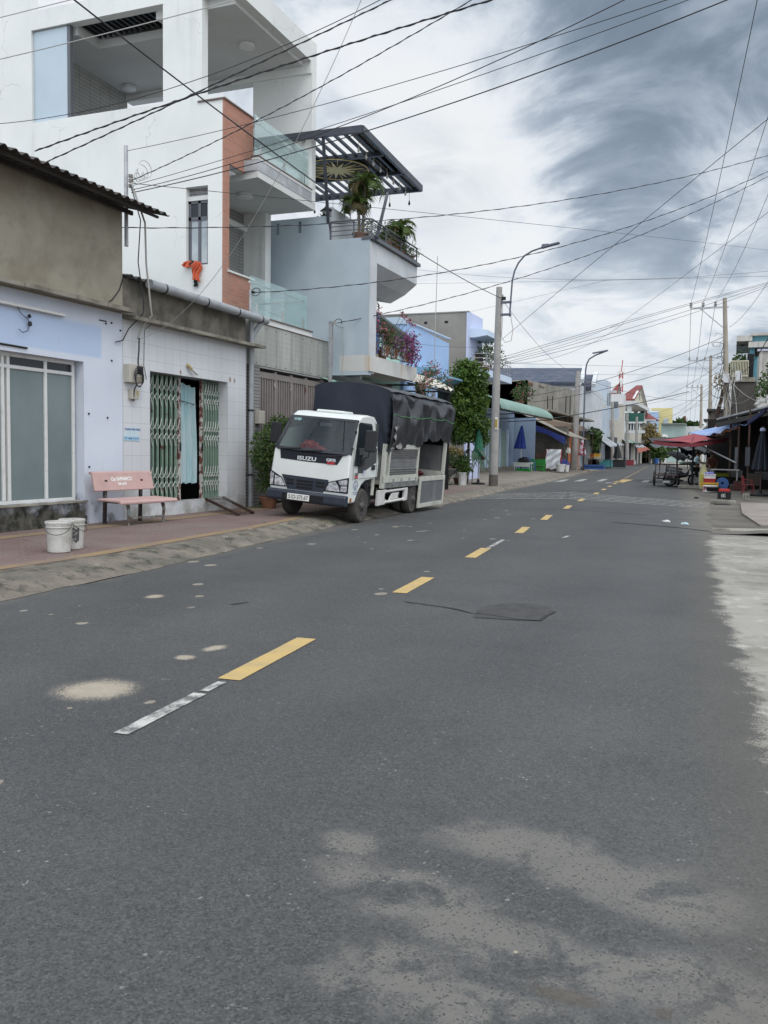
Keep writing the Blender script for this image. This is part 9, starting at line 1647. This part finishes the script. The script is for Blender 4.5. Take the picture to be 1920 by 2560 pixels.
# ------------------------------------------------------------------ overhead cables
def proj(P_):
    d = Vector(P_)-CAM; q = d.dot(FW); return 960+FPX*d.dot(RT)/q, 1280-FPX*d.dot(UP)/q
def cable(label, A, B, mid=None, r=0.012, mat=None, ext=0.0, sag=0.0, twist=False):
    A, B = Vector(A), Vector(B); s = sag; r *= 0.6
    if mid:
        lo, hi = 0.0, 1.0; inc = proj(B)[0] > proj(A)[0]
        for _ in range(40):
            t_ = (lo+hi)/2; u = proj(A.lerp(B, t_))[0]
            if (u < mid[0]) == inc: lo = t_
            else: hi = t_
        p = A.lerp(B, t_); d = ray(*mid); dist = (p-CAM).dot(FW)/d.dot(FW); s = (p.z-(CAM+d*dist).z)/max(0.05, 4*t_*(1-t_)); s = max(-0.05, min(s, 2.5))
    o = thing('overhead_cable', label, 'cable', A, 0, 'overhead cables'); n = 28; pts = []
    for i in range(n+1):
        t_ = (1+ext)*i/n; p = A.lerp(B, t_); p.z -= 4*t_*(1-t_)*s; pts.append(p)
    MB().tube(pts, r, 6).build('strand', mat or CABLE, o, smooth=True)
    if twist:
        w = MB(); q = []
        for i in range(n*6+1):
            t_ = (1+ext)*i/(n*6); p = A.lerp(B, t_); p.z -= 4*t_*(1-t_)*s; q.append(p+Vector((math.cos(i*0.9), 0, math.sin(i*0.9)))*r*1.6)
        w.tube(q, r*0.7, 5); w.build('wrapped_strand', mat or CABLE, o, smooth=True)
    return o
Y_ = atY; LT = (1.56, 20.9, 7.44)
cable('heavy black cable from the lamp post sweeping over the white house roof', LT, Y_(186, 0, -3.1), (760, 435), 0.020, ext=0.25)
cable('pale cable across the top of the white house terrace', Y_(0, 148, -3.0), Y_(590, 0, -2.6), (410, 47), 0.011, CABLEG, 0.3)
cable('short pale cable across the top left corner', Y_(-40, 54, -4.0), Y_(190, -4, -3.8), None, 0.009, CABLEG, 0.2)
cable('thin black cable below the terrace opening of the white house', Y_(-10, 310, -1.2), Y_(950, 0, -1.6), (506, 193), 0.009, ext=0.2)
cable('twisted black cable crossing the white wall from the rusty roof', Y_(-10, 462, -2.4), Y_(960, 8, -1.6), (357, 294), 0.013, ext=0.25, twist=True)
cable('thick twisted cable crossing the middle of the white house', Y_(87, 378, -1.6), Y_(1227, 0, -1.2), (506, 227), 0.016, ext=0.15, twist=True)
cable('wrapped cable climbing from the service mast over the red brick', (0.09, 0.14, 6.14), Y_(1170, 5, -1.5), (627, 309), 0.010, ext=0.2, twist=True)
cable('straight grey cable from the top of the service mast', (0.05, 0.1, 6.65), Y_(1666, 0, -2.0), (800, 263), 0.008, ext=0.2)
cable('slim cable from the mast passing under the glass balcony rail', (0.09, 0.14, 6.05), Y_(1720, 0, -1.6), (800, 323), 0.008, ext=0.2)
cable('paired cable from the mast rising toward the upper right', (0.09, 0.14, 5.98), Y_(1560, 0, -1.8), (816, 328), 0.010, ext=0.2)
cable('black cable from the mast bending to the top right edge', (0.09, 0.16, 5.94), Y_(1817, 0, -1.2), (1080, 274), 0.013, ext=0.2)
cable('long slack cable from the mast descending to the far right poles', (0.09, 0.14, 6.1), Y_(1925, 626, 40), (789, 498), 0.010)
cable('level twisted cable from the rusty eave corner to the right edge', Y_(304, 569, 0.1), Y_(1930, 386, 12), (1080, 540), 0.011, ext=0.1, twist=True)
cable('steep grey cable from the tiled wall up to the top edge', (0.06, 0.38, 3.40), Y_(903, 0, -3.0), (733, 366), 0.007, CABLEG, 0.15)
cable('twisted cable from the brick corner post to the right edge', (0.03, 4.58, 4.95), Y_(1930, 424, 15), (1080, 685), 0.013, ext=0.1, twist=True)
cable('twisted cable from the steel post to the right edge', (0.37, 8.22, 4.76), Y_(1930, 436, 17), (1100, 751), 0.013, ext=0.1, twist=True)
cable('thin cable from the steel post to the lamp post', (0.37, 8.22, 4.70), (1.44, 20.8, 5.6), None, 0.008, sag=0.25)
cable('diagonal cable from the concrete house balcony to the right edge', Y_(1209, 888, 27), Y_(1925, 293, 8), (1456, 628), 0.013, ext=0.1)
for k, (v0, v1, vm, lb) in enumerate(((898, 703, 815, 'top cable of the bundle from lamp post to right edge'), (904, 706, 826, 'second cable of the bundle from lamp post to right edge'), (912, 708, 842, 'third cable of the bundle from lamp post to right edge'), (915, 712, 852, 'lowest cable of the bundle from lamp post to right edge'))): cable(lb, Y_(1240, v0, 20.9), Y_(1930, v1, 34), (1500, vm), 0.014, ext=0.05)
cable('slack cable dipping below the lamp post bundle', Y_(1240, 906, 20.9), Y_(1560, 808, 26), (1400, 890), 0.010)
cable('upper level cable through the middle of the sky', Y_(1020, 671, 26), Y_(1930, 677, 26), (1525, 699), 0.009)
cable('lower level cable through the middle of the sky', Y_(1020, 709, 27), Y_(1930, 690, 27), (1500, 701), 0.009)
cable('faint rising cable left of the lamp arm', Y_(1130, 790, 30), Y_(1525, 699, 26.3), None, 0.008)
cable('long cable crossing from the mid sky to the upper right', Y_(1560, 803, 38), Y_(1930, 523, 18), None, 0.012)
cable('bundle cable continuing down to the lamp post side', Y_(1255, 900, 21), Y_(1560, 803, 38), (1420, 858), 0.012)
for k, (u, v, Y, lb) in enumerate(((1893, 0, 8.8, 'left high voltage line above the nearest utility pole'), (1922, 286, 16, 'middle high voltage line above the nearest utility pole'), (1922, 482, 24, 'right high voltage line above the nearest utility pole'))): cable(lb, INS[0][k], Y_(u, v, Y), None, 0.016, ext=0.3, sag=0.35)
for a, b, nm in ((0, 1, 'first and second'), (1, 2, 'second and third')):
    for k, lb in enumerate(('left', 'middle', 'right')): cable('%s high voltage line between the %s utility poles' % (lb, nm), INS[a][k], INS[b][k], None, 0.022, sag=0.6)
for k, lb in enumerate(('left', 'middle', 'right')): cable('%s high voltage line beyond the third utility pole' % lb, INS[2][k], INS[2][k]+Vector((-1.8, 36, -5)), None, 0.02, sag=1.2)
cable('single cable from the nearest utility pole to the right edge', Y_(1823, 818, 44.9), Y_(1925, 697, 27), (1870, 775), 0.016)
cable('heavy drooping black cable over the green awning', Y_(1375, 1047, 47), Y_(1722, 979, 78.8), (1590, 1009), 0.055)
cable('upper cable from the stained house to the nearest utility pole', Y_(1318, 991, 52), Y_(1808, 843, 44.9), (1650, 905), 0.026); cable('lower cable from the stained house to the nearest utility pole', Y_(1332, 1005, 52), Y_(1808, 880, 44.9), (1650, 935), 0.026)
cable('drop cable from the lamp post to the thick concrete pole', (1.6, 20.9, 7.4), Y_(1446, 932, 64), (1400, 912), 0.014)
cable('thin level cable over the navy roof toward the utility poles', Y_(1262, 908, 60), Y_(1776, 921, 79), None, 0.018); cable('thin cable just above the lattice mast', Y_(1440, 936, 64), Y_(1776, 938, 79), None, 0.016)
for k, (u0, v0, Y0, u1, v1, Y1, lb) in enumerate(((1446, 940, 64, 1776, 1000, 79, 'cable descending behind the lattice mast'), (1532, 1014, 100, 1776, 960, 79, 'cable rising from the far concrete pole to the second utility pole'), (1569, 1040, 106, 1776, 975, 79, 'lower cable rising from the far concrete pole'), (1600, 1000, 110, 1810, 905, 45, 'cable from the red gable to the nearest utility pole'), (1593, 1044, 120, 1753, 1010, 115, 'short cable to the third utility pole'), (1620, 1070, 130, 1812, 930, 45, 'cable fanning from the low gable to the nearest utility pole'), (1660, 1052, 150, 1812, 945, 45, 'cable fanning from the yellow building to the nearest utility pole'), (1460, 960, 64, 1560, 1010, 110, 'slack cable between the concrete poles'))): cable(lb, Y_(u0, v0, Y0), Y_(u1, v1, Y1), None, 0.02, sag=0.7)
cable('heavy black cable slanting down to the teal building slab', Y_(1922, 842, 28), Y_(1857, 931, 50), None, 0.035, sag=0.2)
for k, (v0, v1, s, lb) in enumerate(((965, 985, 1.2, 'upper slack cable from utility pole to right edge'), (985, 960, 1.6, 'deep slack cable from utility pole to right edge'), (1000, 940, 1.0, 'pale slack cable from utility pole to right edge'), (940, 1010, 0.6, 'straight pale cable from utility pole to right edge'))): cable(lb, Y_(1818, v0, 44.5), Y_(1925, v1, 30), None, 0.016, CABLEG if k > 1 else None, sag=s*0.6)
for k, (v, u1, v1, s, lb) in enumerate(((880, 1776, 1010, 0.8, 'upper service cable between the two nearest utility poles'), (900, 1776, 1025, 1.2, 'middle service cable between the two nearest utility poles'), (960, 1776, 1030, 0.9, 'lower service cable between the two nearest utility poles'), (975, 1779, 1002, 1.6, 'slack service cable between the two nearest utility poles'))): cable(lb, Y_(1811, v, 44.8), Y_(u1, v1, 78.8), None, 0.025, sag=s)
